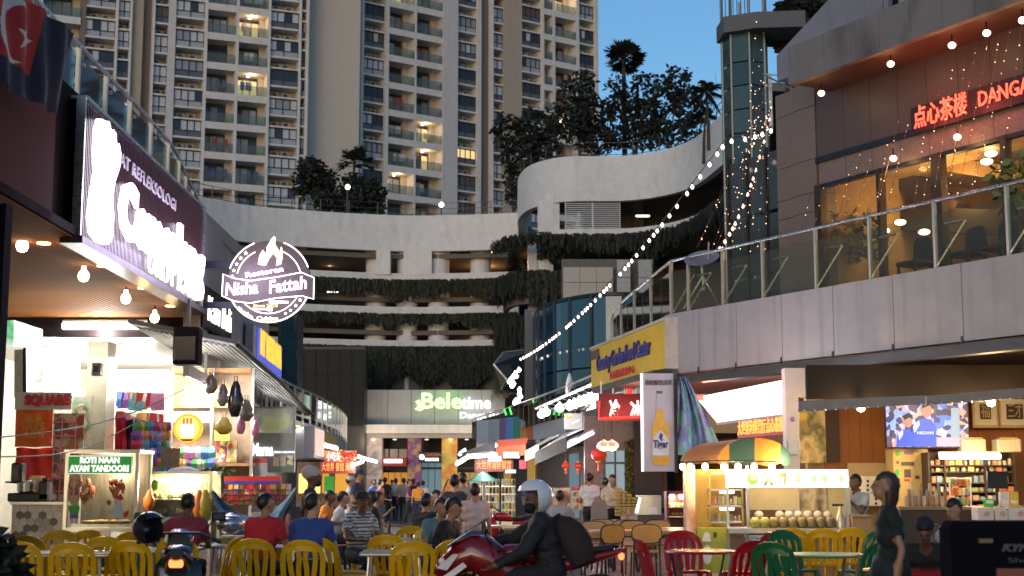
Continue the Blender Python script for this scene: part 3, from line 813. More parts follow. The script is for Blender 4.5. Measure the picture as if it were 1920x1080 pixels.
ntext('Masakan', 462, 588, 7, 34, neon, 32); ntext('Cuisine', 504, 599, 8, 40, neon, 0)
for i, (a_, b_) in enumerate(((566, 518), (563, 514))):
    pass
MB().prism([pxz(*q) for q in ((506, 566), (512, 563), (518, 565), (542, 566), (542, 569), (518, 569), (512, 571), (506, 569))], -.05, .05).build('spoon_emblem', neonp, ns)
MB().prism([pxz(*q) for q in ((475, 579), (500, 580), (503, 577), (512, 577), (512, 584), (503, 584), (500, 582), (475, 582))], -.05, .05).build('fork_emblem', neonp, ns)
for i, a in enumerate((130, 141, 152, 163, 172, -20, -31, -42, -53, -62)):
    x, z = 70 * k * math.cos(R(a)), 70 * k * math.sin(R(a)); s = .045 - .003 * (i % 5)
    MB().prism([(x + s * (1 if q % 2 == 0 else .42) * math.sin(q * math.pi / 5), z + s * (1 if q % 2 == 0 else .42) * math.cos(q * math.pi / 5)) for q in range(10)], -.01, .05).build('star', glow('neon_pale', (1, .85, .75), 3), ns)
MB().box((370 - 504) * k, -60 * k, .05, .13, (527 - 500) * k, (527 - 488) * k).box((370 - 504) * k, -55 * k, .05, .13, (527 - 578) * k, (527 - 566) * k).build('bracket', mat('bracket_navy', (.012, .014, .025), .4, .5), ns)
point((.2, -.9, 0), 16, (.85, .75, 1), .4, ns)

wl = [Vector((-5.82, 26.32, 0)), Vector((-6.15, 32.5, 0)), Vector((-6.7, 39, 0)), Vector((-7.6, 44, 0))]
wp(lb, MB().wall(wl[::1], 4.2, 6.55, .3), 'upper_wall', grey_w)
wp(lb, MB().hprism([(-5.9, 26.32), (-6.0, 32.5), (-6.4, 39), (-7.3, 44), (-13, 44), (-13, 26.32)], 6.4, 6.68), 'terrace_floor', grey_w)
# signs on the dark wall behind it
s_ = thing('letter_sign', 'white glowing letters running along the dark wall below the round sign', 'sign', Lw(26.75, -.16, 4.4), LR)
text('lettering', 'Kari Bali', .5, glow('letter_soft', (.95, 1, .9), 2.2), s_, (1.1, .1, .35), width=2.3, ext=.015)
MB().box(-.3, 2.6, .15, .3, .0, .8).build('backing', brown_d, s_)
o_ = thing('orange_sign', 'small orange lit sign peeking out behind the upper arm of the round sign', 'sign', P(386, 497, 29))
wp(o_, MB().add([P(384, 468, 28), P(404, 490, 30), P(405, 522, 30), P(388, 500, 28), P(384, 468, 28.1) + Vector((-.1, .2, 0)), P(404, 490, 30) + Vector((-.1, .2, 0)), P(405, 522, 30) + Vector((-.1, .2, 0)), P(388, 500, 28) + Vector((-.1, .2, 0))], [(0, 3, 2, 1), (4, 5, 6, 7), (0, 1, 5, 4), (1, 2, 6, 5), (2, 3, 7, 6), (3, 0, 4, 7)]), 'panel', print_mat('orange_print', ((1, .32, .02), (1, .5, .05), (.35, .1, .02), (1, .4, .03)), 9, 1.6))
b_ = thing('blue_sign', 'blue sign with yellow capital letters on the wall above the awning', 'sign', (P(484, 700, 33).x, 33, 0))
p0, p1 = P(483, 612, 33), P(529, 640, 38.5)
z0, z1 = Z(715, 38.5), p0.z
b_.location = (p0.x, p0.y, z0); hd = facing(p0, p1); b_.rotation_euler.z = hd
L_ = math.hypot(p1.x - p0.x, p1.y - p0.y)
MB().box(0, L_, 0, .2, 0, z1 - z0).build('panel', glow('sign_blue', (.04, .06, .55), 1.2), b_)
MB().box(-.6, -.02, .02, .2, 0, z1 - z0).build('side_panel', mat('panel_pale_grey', (.3, .3, .34), .5), b_)
text('lettering', 'MY MERDANA', .62, glow('letter_yellow', (1, .62, .03), 1.3), b_, (L_ * .5, -.03, (z1 - z0) * .62), width=L_ * .86, bold=.02)

# metal awning with clerestory
ao = [P(445, 648, 25.5), P(488, 688, 30), P(530, 728, 36), P(570, 773, 47), P(605, 808, 60)]
aw = thing('awning', 'long ribbed metal awning sloping out over the left food stalls', 'awning', (ao[0].x, ao[0].y, 3.9))
pts = curve([Vector((p.x, p.y, 0)) for p in ao], 8)
ribs = 16
def aoff(d): return offs(pts, d)
for j in range(ribs):
    q = aoff(.12 + j * .11)
    m = MB().strip([(p.x, p.y, 3.93 + j * .022) for p in q], .055, .03); wp(aw, m, 'slat', mat('awning_slat', (.11, .10, .095), .6, .1, var=.15))
q0, q1 = aoff(0), aoff(1.95)
wp(aw, MB().rings([[(a.x, a.y, 3.97), (b.x, b.y, 4.34), (b.x, b.y, 4.42), (a.x, a.y, 4.05)] for a, b in zip(q0, q1)]), 'roof_sheet', mat('awning_sheet', (.05, .05, .05), .5, .3, var=.2))
wp(aw, MB().strip([(p.x, p.y, 3.95) for p in q0], .05, .07), 'edge_beam', brown_d)
qb = aoff(.9)
wp(aw, MB().strip([(p.x, p.y, 3.5) for p in qb], .1, .22), 'beam', mat('beam_grey', (.18, .17, .165), .5, var=.15))
for k in range(16):
    p, h = along(qb, (k + .3) / 16.6); m = MB().box(p.x - .03, p.x + .03, p.y - .03, p.y + .03, 3.6, 4.12); wp(aw, m, 'strut', MATS['beam_grey'])
# strip lights under the beam
for i in range(9):
    p, h = along(qb, (i + .6) / 9.6)
    t = thing('tube_light', 'bright white tube light under the left awning beam, number %s along the row' % ('one', 'two', 'three', 'four', 'five', 'six', 'seven', 'eight', 'nine')[i], 'lamp', (p.x + .12, p.y, 3.32), h, 'tube lights along the left awning')
    MB().box(-.6, .6, -.03, .03, .03, .07).build('fitting', white_paint, t)
    MB().tube([(-.58, 0, 0), (.58, 0, 0)], .022, 8).build('tube', bulb_cold, t)
    if i % 2 == 0: point((0, 0, -.12), 170, COLD, .15, t)
# bags and clutter hanging from the beam
bag = [mat('bag_black', (.012, .012, .013), .22, var=.2, coat=.5), mat('bag_smoky', (.20, .15, .12), .25, var=.2, coat=.5), mat('bag_pink', (.55, .18, .30), .35), mat('bag_yellow', (.6, .42, .04), .4), mat('bag_white', (.7, .68, .62), .4), mat('bag_orange', (.75, .2, .03), .4)]
def plastic_bag(label, p, w_, h_, k, seed, name='plastic_bag', cat='bag'):
    rnd = random.Random(seed); t = thing(name, label, cat, p); m = MB(); rs = []
    for j in range(8):
        f = j / 7; rr = (.12 + .88 * math.sin(math.pi * min(1, f * .62 + .04)) ** .8) * (1 if f < .85 else .8)
        if j == 7: rr *= .55
        rs.append([(w_ / 2 * rr * (1 + rnd.uniform(-.16, .16)) * math.cos(a), w_ / 2.6 * rr * (1 + rnd.uniform(-.16, .16)) * math.sin(a), -h_ * f) for a in [2 * math.pi * q / 11 for q in range(11)]])
    m.rings(rs); m.build('sack', bag[k], t, smooth=50)
    MB().tube([(-.02, 0, 0), (-.03, 0, .09), (.03, 0, .09), (.02, 0, 0)], .008, 5).build('handle', bag[k], t)
    return t
for i, (px, py, d, w_, h_, k, lab) in enumerate(((442, 735, 26.5, .30, .66, 0, 'big black plastic bag hanging from the awning beam'), (418, 740, 26.4, .22, .42, 1, 'smoky plastic bag with a warm glow hanging left of the big black bag'), (396, 722, 26.2, .22, .36, 1, 'small smoky plastic bag hung nearest the black loudspeaker'),
                                         (462, 770, 27, .26, .40, 1, 'slack grey plastic bag sagging right of the big black bag'), (452, 800, 27, .20, .34, 2, 'pink plastic bag hanging in front of the menu board'), (480, 808, 27.5, .18, .32, 2, 'pale pink bag hanging right of the other pink one'),
                                         (420, 802, 24.5, .30, .30, 3, 'square yellow bag hanging right of the round drink sign'))):
    plastic_bag(lab, P(px, py - 20, d), w_, h_, k, i)
# ------------------------------------------------------------------ food stalls under the left canopy
alu = mat('aluminium', (.62, .62, .6), .3, .9, var=.08)
case_g = glass('case_glass', (.93, .97, .95), .12, .93)
tile_w = mat('tile_cream', (.62, .57, .48), .35, var=.1)
hexm = [mat('hex_pale', (.62, .57, .48), .35, var=.12), mat('hex_grey', (.14, .12, .10), .35, var=.25), mat('hex_mid', (.40, .36, .31), .35, var=.2), mat('hex_blush', (.55, .45, .38), .35, var=.2)]
red_ban = mat('banner_red', (.75, .03, .015), .5, var=.15, scale=3, bump=.5)
ora_ban = mat('banner_orange', (.95, .16, .02), .5, var=.1, scale=2)
food1 = print_mat('food_print', ((.5, .25, .08), (.6, .45, .25), (.25, .12, .05), (.65, .55, .4), (.4, .08, .04), (.2, .22, .08)), 9)
food2 = print_mat('snack_print', ((.6, .05, .05), (.7, .55, .08), (.1, .2, .5), (.6, .6, .55), (.1, .35, .12), (.5, .12, .3)), 14)
def T(name, label, cat, px, py, d, group=None): return thing(name, label, cat, P(px, py, d), 0, group)
# tiled counter with cooking gear
t = T('tiled_counter', 'cream counter faced with scattered dark hexagon tiles behind the yellow chairs', 'counter', 72, 1075, 21.4)
x0, x1, z0, z1 = F(20, 126, 1075, 946, 21.4)
wp(t, MB().box(x0, x1, 21.4, 22.3, 0, z1), 'body', tile_w)
wp(t, MB().box(x0 - .03, x1 + .03, 21.36, 22.3, z1, z1 + .04), 'top', alu)
rnd = random.Random(4); hr = .062
hx = [MB().prism([(hr * math.cos(R(30 + 60 * i)), hr * math.sin(R(30 + 60 * i))) for i in range(6)], -.012, .0).mesh('tile', q) for q in hexm]
for j in range(12):
    for i in range(8):
        x = x0 + .07 + (i + .5 * (j % 2)) * hr * 1.80; z = z1 - .06 - j * hr * 1.56
        if x < x1 - .05 and z > .05: put(rnd.choices(hx, [6, 3, 1.2, 1])[0], 'tile', t, (x - t.location.x, -.002, z - t.location.z))
t = T('cooking_pot', 'steel pot with a long handle on a black burner at the left counter', 'pot', 48, 944, 21.6)
MB().lathe([(.10, 0), (.13, .02), (.135, .19), (.125, .19), (.01, .17)], 16).build('pot', steel, t, smooth=40); t.location.z = z1 + .17
MB().tube([(-.12, 0, .15), (-.3, -.05, .16)], .014, 6).build('handle', black, t)
t = T('gas_burner', 'black gas burner box on the hexagon tiled counter', 'stove', 60, 946, 21.6); t.location.z = z1 + .04
MB().cb((0, 0, .065), (.62, .4, .13), .02).m(1).lathe([(.09, .13), (.09, .15), (.05, .15)], 10, (-.12, 0, 0)).lathe([(.09, .13), (.09, .15), (.05, .15)], 10, (.16, 0, 0)).build('body', [black, dark_steel], t)
t = T('black_kettle', 'squat black box cooker standing at the right end of the burner', 'cooker', 84, 946, 21.5); t.location.z = z1 + .04
MB().cb((0, 0, .16), (.17, .2, .3), .03).build('body', black, t); MB().cb((0, 0, .33), (.1, .1, .05), .02).build('lid', dark_steel, t)
t = T('paper_sack', 'pale sack leaning beside the steel pot on the counter', 'sack', 68, 946, 21.9); t.location.z = z1 + .04
MB().cb((0, 0, .2), (.26, .15, .38), .05).build('body', mat('sack_cream', (.7, .5, .22), .7, var=.2, bump=.4), t)
# banners and posters behind it
t = T('hanging_banner', 'tall red banner hanging behind the burner, orange lettered upper part', 'banner', 64, 770, 22.6)
def cloth(px0, px1, py0, py1, d, m_, nm, t, amp=.02, seed=0, nx=16, nz=12):
    x0, x1, z0, z1 = F(px0, px1, py0, py1, d); vs = []
    for j in range(nz + 1):
        for i in range(nx + 1):
            u, v_ = i / nx, j / nz
            vs.append((x0 + (x1 - x0) * u, d + amp * math.sin(u * 14 + seed + v_ * 3) * (.4 + v_) + amp * .5 * math.sin(v_ * 9 + u * 5), z0 + (z1 - z0) * v_ + amp * .4 * math.sin(u * 9)))
    o = nx + 1
    return wp(t, MB().add(vs, [(j * o + i, j * o + i + 1, (j + 1) * o + i + 1, (j + 1) * o + i) for j in range(nz) for i in range(nx)]), nm, m_, 60)
cloth(28, 98, 840, 905, 22.6, red_ban, 'lower_cloth', t, .03)
cloth(29, 99, 762, 838, 22.55, ora_ban, 'upper_cloth', t, .012, 2)
for i, (y, w_) in enumerate(((785, 30), (800, 44), (815, 38))):
    wtext(t, 'lettering', ('福满', '招财进宝', '大吉利')[i], 62 - w_ / 2, 62 + w_ / 2, y - 6, y + 6, 22.48, mat('letter_gold', (.85, .5, .08), .4, var=.1))
t = T('food_poster', 'poster wall with pink ruled grid of snack pictures beside the red banner', 'poster', 118, 950, 22.4)
m = MB(); fb(m, 97, 155, 775, 948, 22.4, .03); wp(t, m, 'sheet', food1)
pk = mat('grid_pink', (.85, .25, .3), .5, var=.05)
for i in range(6): m = MB(); fb(m, 97, 140, 790 + i * 26, 793 + i * 26, 22.36, .03); wp(t, m, 'grid_line', pk)
for x in (98, 112, 138): m = MB(); fb(m, x, x + 2, 780, 947, 22.35, .03); wp(t, m, 'grid_line', pk)
t = T('stall_sign', 'pale sign board with rough red capitals above the banner', 'sign', 90, 766, 22.5)
m = MB(); fb(m, 28, 134, 735, 768, 22.5, .03); wp(t, m, 'board', mat('board_pale', (.72, .68, .66), .5, var=.08))
wtext(t, 'lettering', 'SQUARE', 46, 131, 741, 760, 22.46, mat('letter_red', (.75, .03, .05), .5, var=.1), bold=.012)
# lightboxes on the inner left wall
t = thing('light_box', 'large glowing white light box angled along the inner left wall', 'light box', P(150, 745, 25.5), 0)
a0, a1, a2, a3 = P(46, 655, 22.9), P(150, 652, 27), P(150, 742, 27), P(46, 745, 22.9)
n_ = Vector((-.2, .1, 0))
def slab(q, n, o=0): return MB().add(list(q) + [p + n for p in q], [(0, 3, 2, 1), (4, 5, 6, 7), (0, 1, 5, 4), (1, 2, 6, 5), (2, 3, 7, 6), (3, 0, 4, 7)])
wp(t, slab((a0.lerp(a1, .3), a1, a2, a3.lerp(a2, .3)), n_), 'panel', glow('light_box_white', (.93, 1, .93), 4.5))
wp(t, slab((a0, a0.lerp(a1, .29), a3.lerp(a2, .29), a3), n_), 'side_panel', steel)
for q, r in ((a0, a1), (a3, a2), (a0, a3)): wp(t, MB().tube([q, r], .03, 5), 'frame', black)
point((.4, -1.2, .6), 90, (.95, 1, .95), .4, t)
cw = thing('wall_light', 'long white tube along the lower edge of the angled light box', 'lamp', P(120, 735, 24))
wp(cw, MB().tube([P(78, 720, 23.2), P(174, 750, 26.5)], .035, 8), 'tube', bulb_cold)
t = thing('green_sign', 'green topped sign glowing on the left wall at the ceiling', 'sign', P(40, 640, 21))
g0, g1, g2, g3 = P(26, 600, 21), P(80, 618, 24), P(80, 650, 24), P(26, 650, 21)
wp(t, slab((g0, g1, g2, g3), n_), 'panel', print_mat('green_print', ((.5, .9, .6), (.1, .5, .2), (.8, .95, .85), (.7, .95, .75)), 1.2, 1.0, 'noise'))
# tubes and lamps on the pale ceiling
for i, (px0, px1, py, d) in enumerate(((118, 276, 611, 27.3), (78, 112, 612, 27.8), (132, 158, 632, 30), (174, 200, 662, 32), (236, 268, 655, 33), (240, 300, 668, 34))):
    a, b = P(px0, py, d), P(px1, py + (0 if i in (0, 4, 5) else 22), d + (0 if i in (0, 4, 5) else 3))
    t = thing('ceiling_tube', ('longest white ceiling tube across the veranda mouth', 'short tube at the left end of the long ceiling tube', 'white tube running inward along the left wall', 'inner white tube beyond the ceiling fan lamp', 'short far tube on the pale ceiling', 'farthest wide tube on the pale ceiling')[i], 'lamp', a, 0, 'tubes on the pale ceiling')
    wp(t, MB().tube([a, b], .07 if i == 0 else .05, 8), 'tube', bulb_cold)
    wp(t, MB().tube([a + Vector((0, 0, .09)), b + Vector((0, 0, .09))], .03, 5), 'fitting', white_paint)
    c = (a + b) / 2 - a; point((c.x, c.y, -.2), 360 if i < 4 else 300, COLD, .2, t)
t = T('ceiling_lamp', 'round white lamp hanging from the pale ceiling', 'lamp', 218, 634, 29)
MB().lathe([(.06, .1), (.14, .04), (.15, -.03), (.1, -.07), (.01, -.08)], 12).build('globe', bulb_cold, t, smooth=50); MB().tube([(0, 0, .08), (0, 0, .4)], .02, 5).build('stem', white_paint, t)
t = T('loudspeaker', 'black loudspeaker box hanging at the canopy corner', 'loudspeaker', 346, 683, 24.6)
x0, x1, z0, z1 = F(323, 371, 612, 683, 24.6)
wp(t, MB().cb(((x0 + x1) / 2, 24.8, (z0 + z1) / 2), (x1 - x0, .36, z1 - z0), .03), 'cabinet', mat('speaker_black', (.006, .004, .004), .9, var=.1, spec=.1))
wp(t, MB().cb(((x0 + x1) / 2, 24.6, (z0 + z1) / 2 - .05), (x1 - x0 - .08, .02, .42), .01), 'grille', black)
wp(t, MB().box((x0 + x1) / 2 - .03, (x0 + x1) / 2 + .03, 24.75, 24.85, z1, 4.7), 'bracket', dark_steel)
for px0, px1, py0, py1, d, lab in ((170, 188, 680, 704, 24, 'small grey wall box on the inner pillar'), (20, 40, 868, 905, 18.6, 'black payphone like box on the dark door post')):
    t = T('wall_box', lab, 'box', px0, py1, d); x0, x1, z0, z1 = F(px0, px1, py0, py1, d)
    wp(t, MB().cb(((x0 + x1) / 2, d + .1, (z0 + z1) / 2), (x1 - x0, .2, z1 - z0), .02), 'case', black if d < 20 else MATS['beam_grey']); wp(t, MB().cb(((x0 + x1) / 2, d - .01, (z0 + z1) / 2), ((x1 - x0) * .6, .02, (z1 - z0) * .5), .005), 'grille', dark_steel)
t = T('veranda_pillar', 'square tiled pillar between the poster wall and hanging goods', 'pillar', 192, 1000, 25)
m = MB(); fb(m, 158, 196, 640, 1010, 25, .5); wp(t, m, 'shaft', mat('pillar_brown', (.3, .25, .17), .5, var=.25, scale=3)); m = MB(); fb(m, 196, 212, 670, 1010, 24.9, .06); wp(t, m, 'pipe', alu)
t = T('poster', 'tall yellow green poster with two plates hung left of the pillar', 'poster', 152, 850, 24.4)
m = MB(); fb(m, 134, 172, 742, 850, 24.4, .02); wp(t, m, 'sheet', print_mat('poster_yellow', ((.75, .55, .1), (.2, .4, .25), (.65, .6, .4), (.5, .15, .08)), 3.5, 0, 'noise'))
for q in (770, 795): p = P(152, q, 24.36); wp(t, MB().at(Matrix.Translation(p) @ Matrix.Rotation(R(90), 4, 'X')).lathe([(.01, .01), (.1, .02), (.11, .0)], 14), 'plate', food1)

# tandoori cart
cart = T('food_cart', 'glass fronted tandoori cart with green lettered header and hanging chicken', 'food cart', 190, 1000, 19.4)
d = 19.4
x0, x1, z0, z1 = F(124, 256, 990, 850, d)
for a, b in ((x0, d), (x1, d), (x0, d + .7), (x1, d + .7)): wp(cart, MB().box(a - .022, a + .022, b - .022, b + .022, 0, z1), 'post', alu)
wp(cart, MB().box(x0 - .04, x1 + .04, d - .04, d + .75, z1, z1 + .05), 'roof', alu)
wp(cart, MB().box(x0 - .02, x1 + .02, d - .02, d + .72, z0 - .05, z0), 'shelf', alu)
m = MB(); fb(m, 127, 248, 854, 889, d - .05, .03); wp(cart, m, 'sign_panel', glow('sign_green', (.035, .30, .045), .75))
gl = glow('letter_white', (1, 1, .9), 1.2)
wtext(cart, 'lettering', 'ROTI NAAN', 150, 224, 858, 869, d - .07, gl, bold=.006); wtext(cart, 'lettering', 'AYAM TANDOORI', 131, 242, 873, 885, d - .07, gl, bold=.006)
q = F(128, 247, 888, 855, d - .06); wp(cart, MB().tube([(q[0], d - .06, q[2]), (q[1], d - .06, q[2]), (q[1], d - .06, q[3]), (q[0], d - .06, q[3])], .006, 4, closed=True), 'sign_border', gl)
m = MB(); fb(m, 126, 254, 890, 988, d, .006); wp(cart, m, 'glass_front', case_g)
m = MB(); m.box(x0 + .01, x1 - .01, d + .66, d + .69, z0, z1); wp(cart, m, 'back_panel', mat('cart_back', (.16, .13, .10), .4, .3, var=.3, scale=4, stretch=(6, 1, 1)))
ck = mat('tandoori_red', (.42, .07, .015), .5, var=.4, scale=25, bump=.6)
rnd = random.Random(9)
for px, py in ((150, 905), (158, 915), (166, 905), (172, 920), (154, 930), (163, 932), (208, 905), (216, 903), (224, 905), (211, 918), (221, 918), (229, 912), (215, 930)):
    p = P(px, py, d + .3); r = rnd.uniform(.05, .075)
    wp(cart, MB().at(Matrix.Translation(p) @ Euler((rnd.uniform(-.5, .5), rnd.uniform(-.5, .5), rnd.uniform(0, 3))).to_matrix().to_4x4()).ell((0, 0, 0), (r * .7, r * .5, r * 1.1), 8, 6).ell((r * .3, 0, -r * 1.1), (r * .3, r * .3, r * .6), 6, 4), 'chicken_piece', ck, 60)
def decal(t, name, pieces, d):
    m = MB(); mats = []
    for i, (poly, mm) in enumerate(pieces):
        if mm not in mats: mats.append(mm)
        m.m(mats.index(mm)); pts = [P(x, y, d) for x, y in poly]
        m.prism([(p.x, p.z) for p in pts], d - .004 * (i + 1), d - .004 * i - .001)
    return wp(t, m, name, mats)
def ov(cx, cy, rx, ry, n=14): return [(cx + rx * math.cos(2 * math.pi * i / n), cy + ry * math.sin(2 * math.pi * i / n)) for i in range(n)]
dw, dr, dy, dgn, dsk, dvi = [mat('decal_' + k, c, .5, var=.08) for k, c in (('white', (.8, .78, .72)), ('red', (.7, .04, .03)), ('yellow', (.85, .5, .05)), ('green', (.06, .5, .06)), ('skin', (.7, .4, .22)), ('violet', (.22, .12, .45)))]
decal(cart, 'hen_sticker', [([(214, 948), (222, 945), (230, 950), (236, 965), (240, 962), (238, 972), (228, 975), (216, 970), (206, 962), (202, 958), (208, 956)], dw), (ov(221, 942, 8, 9), dw), ([(215, 934), (218, 926), (222, 930), (226, 924), (230, 930), (233, 936), (226, 938)], dr), ([(212, 944), (218, 941), (219, 947)], dy), ([(232, 962), (243, 956), (241, 966), (233, 972)], dr), (ov(205, 942, 4, 5), mat('decal_brown', (.3, .12, .05), .5))], d - .01)
decal(cart, 'child_sticker', [([(131, 947), (147, 947), (150, 952), (147, 964), (131, 964), (128, 952)], dgn), (ov(139, 939, 9, 8), dsk), ([(130, 934), (134, 929), (144, 929), (148, 934), (139, 932)], dy), ([(132, 964), (147, 964), (148, 972), (131, 972)], dvi), ([(133, 972), (138, 972), (138, 981), (133, 981)], dsk), ([(141, 972), (146, 972), (146, 981), (141, 981)], dsk)], d - .01)
wp(cart, MB().box(x0 + .05, x1 - .05, d + .1, d + .6, z0, z0 + .05), 'tray', steel)
for i in range(9):
    p = P(165 + i * 8, 984, d + .2); wp(cart, MB().at(Matrix.Translation((p.x, p.y + (i % 3) * .1, z0 + .075)) @ Matrix.Rotation(i, 4, 'Z')).ell((0, 0, 0), (.1, .07, .03), 9, 5), 'flat_bread', mat('bread', (.75, .45, .18), .7, var=.3, scale=15), 60)
point((0, .35, z1 - cart.location.z - .2), 60, (1, .82, .55), .12, cart)
wp(cart, MB().box(x0, x1, d + .02, d + .65, .1, z0 - .3), 'cabinet', mat('cart_green', (.03, .2, .06), .4, var=.1))
for i, (px, lab) in enumerate(((225, 'red jersey hanging above the tandoori cart'), (238, 'dark jersey hanging right of the red one'))):
    t = T('hanging_shirt', lab, 'shirt', px, 790, 22 + i * .1); x0_, x1_, z0_, z1_ = F(px - 10, px + 10, 846, 785, 22 + i * .1)
    cloth(px - 10, px + 12, 786, 848, 22 + i * .1, mat('jersey_%d' % i, ((.6, .02, .04), (.02, .02, .05))[i], .8), 'cloth', t, .04, i)
# hanging packets and toys: each packet its own part on one line
pcol = [mat('packet_%d' % i, c, .35, var=.25, scale=18) for i, c in enumerate(((.65, .05, .06), (.75, .55, .05), (.08, .2, .55), (.1, .4, .12), (.65, .25, .45), (.7, .68, .62), (.75, .28, .04), (.3, .1, .4), (.15, .45, .5)))]
pk_me = [MB().rings([[(-.01 * 6, -.005, 0), (.06, -.005, 0), (.06, .005, 0), (-.06, .005, 0)], [(-.065, -.03, -.08), (.065, -.03, -.08), (.065, .03, -.08), (-.065, .03, -.08)], [(-.06, -.005, -.16), (.06, -.005, -.16), (.06, .005, -.16), (-.06, .005, -.16)]]).mesh('packet', q) for q in pcol]
def hang_line(name, label, cat, a, b, n, rows, seed, sc_=1.0, drop=.17):
    rnd = random.Random(seed); t = thing(name, label, cat, a)
    for r in range(rows):
        o = Vector((0, 0, -drop * r * sc_))
        wp(t, MB().tube([a + o, b + o], .006, 4), 'wire', dark_steel)
        for i in range(n):
            p = a.lerp(b, (i + .5) / n) + o - a
            q = put(rnd.choice(pk_me), 'packet', t, p, 0, (rnd.uniform(-.1, .1), rnd.uniform(-.15, .15), rnd.uniform(-.4, .4))); s = sc_ * rnd.uniform(.85, 1.15); q.scale = (s, s, s)
    return t
hang_line('snack_display', 'rows of bright snack packets hanging high at the back of the stall', 'snack display', P(218, 735, 27), P(300, 738, 27), 9, 2, 1, 1.9, .2)
hang_line('snack_display', 'slanted rail of small colourful packets above the tandoori cart', 'snack display', P(222, 770, 22.8), P(292, 800, 23.6), 11, 4, 2, 1.0)
hang_line('toy_display', 'cluttered curtain of little toys and packets between the two glass carts', 'toy display', P(252, 790, 21.6), P(318, 792, 22), 8, 7, 3, .95, .14)
hang_line('snack_display', 'packets clipped in a row along the stall shelf behind the round drink sign', 'snack display', P(318, 838, 28.2), P(400, 838, 28.2), 8, 2, 4, 1.3)
# second glass cart
c2 = T('glass_cart', 'lit glass food case of fried snacks beside the tandoori cart', 'food cart', 326, 1010, 20.2)
d = 20.2; x0, x1, z0, z1 = F(262, 394, 1012, 889, d)
for a in (x0, x1):
    for b in (d, d + .6): wp(c2, MB().box(a - .02, a + .02, b - .02, b + .02, 0, z1), 'post', alu)
wp(c2, MB().box(x0 - .03, x1 + .03, d - .03, d + .63, z1, z1 + .04), 'roof', alu)
for z in (z0, z0 + .3, z0 + .55): wp(c2, MB().box(x0, x1 - .0, d + .03, d + .58, z, z + .015), 'shelf', alu)
m = MB(); m.box(x0, x1, d, d + .006, z0, z1); wp(c2, m, 'glass_front', case_g)
m = MB(); m.box(x0 + .01, x1 - .01, d + .59, d + .61, z0 - .5, z1); wp(c2, m, 'back_panel', mat('case_back', (.55, .42, .22), .4, var=.2))
q0, q1 = P(292, 900, d + .2), P(362, 900, d + .2); wp(c2, MB().tube([q0, q1], .035, 8), 'tube', bulb_warm)
point((0, .3, z1 - c2.location.z - .15), 75, (1, .80, .5), .12, c2)
rnd = random.Random(12)
sn = [mat('snack_%d' % i, c, .6, var=.35, scale=20) for i, c in enumerate(((.65, .42, .12), (.6, .3, .06), (.7, .6, .3), (.35, .25, .08), (.6, .1, .04)))]
for k in range(70):
    z = (z0, z0 + .3, z0 + .55)[k % 3] + .05; x = rnd.uniform(x0 + .08, x1 - .08)
    wp(c2, MB().at(Matrix.Translation((x, d + rnd.uniform(.12, .5), z + rnd.uniform(0, .05))) @ Matrix.Rotation(rnd.random() * 3, 4, 'Z')).ell((0, 0, 0), (rnd.uniform(.04, .08), .04, rnd.uniform(.03, .06)), 7, 5), 'snack', rnd.choice(sn), 60)
m = MB(); fb(m, 299, 330, 972, 1004, d - .02, .01); wp(c2, m, 'price_card', mat('card_cream', (.75, .7, .5), .6))
wp(c2, MB().box(x0, x1, d + .02, d + .58, .15, z0 - .04), 'cabinet', mat('cart_steel', (.5, .46, .4), .35, .6, var=.15))
for px, k, lab in ((280, 5, 'salmon plastic bag hanging at the left post of the glass case'), (385, 3, 'yellow bag hanging at the right post of the glass case'), (374, 5, 'orange bag hung in front of the glass case corner')):
    plastic_bag(lab, P(px, 918, d - .12), .2 if k == 3 else .16, .42 if px > 300 else .3, k, px)
plastic_bag('crumpled white bag lying on the roof of the glass case', P(345, 875, d + .3), .5, .12, 4, 77)
t = T('lime_bunch', 'green lime hanging inside the top of the glass case', 'fruit', 291, 910, d + .1); MB().ell((0, 0, 0), (.07, .07, .08), 10, 7).build('fruit', mat('lime', (.25, .5, .04), .4), t, smooth=60); MB().tube([(0, 0, .07), (0, 0, .2)], .004, 4).build('string', white_paint, t)
t = T('carton_board', 'flattened brown carton hung among the toys', 'carton', 316, 875, 21.2); x0_, x1_, z0_, z1_ = F(302, 336, 838, 876, 21.2)
wp(t, MB().box(x0_, (x0_ + x1_) / 2 - .004, 21.2, 21.26, z0_, z1_).box((x0_ + x1_) / 2 + .004, x1_, 21.19, 21.25, z0_, z1_ - .02), 'flap', mat('carton', (.35, .24, .14), .8, var=.15))
# drinks kiosk with round sign
t = T('round_drink_sign', 'round yellow orange lit sign with a white drink cup', 'sign', 354, 803, 22.2)
k = 22.2 / 2667
m = MB().at(Matrix.Rotation(R(90), 4, 'X')); m.lathe([(.01, 0), (27 * k, 0), (27 * k, .08), (.01, .08)], 28); m.build('disc', glow('sign_amber', (1, .48, .02), 1.6), t)
m = MB().at(Matrix.Rotation(R(90), 4, 'X')); m.lathe([(.01, .08), (22 * k, .08), (22 * k, .09), (.01, .09)], 28); m.build('face', glow('sign_cream', (1, .68, .18), 1.7), t)
MB().prism([(-.10, .06), (.10, .06), (.09, -.13), (-.09, -.13)], -.12, -.095).build('cup_emblem', glow('cup_white', (1, .97, .9), 2.2), t)
for x in (-.055, 0, .055): MB().box(x - .013, x + .013, -.125, -.095, .06, .15).build('straw', glow('cup_red', (1, .16, .1), 1.2), t)
MB().prism([(-.1, -.17), (.1, -.17), (.07, -.2), (-.07, -.2)], -.115, -.095).build('base_emblem', MATS['letter_red'], t)
t = T('kiosk', 'drinks kiosk with bottle shelf behind the round yellow sign', 'kiosk', 365, 1000, 28.6)
d = 28.6
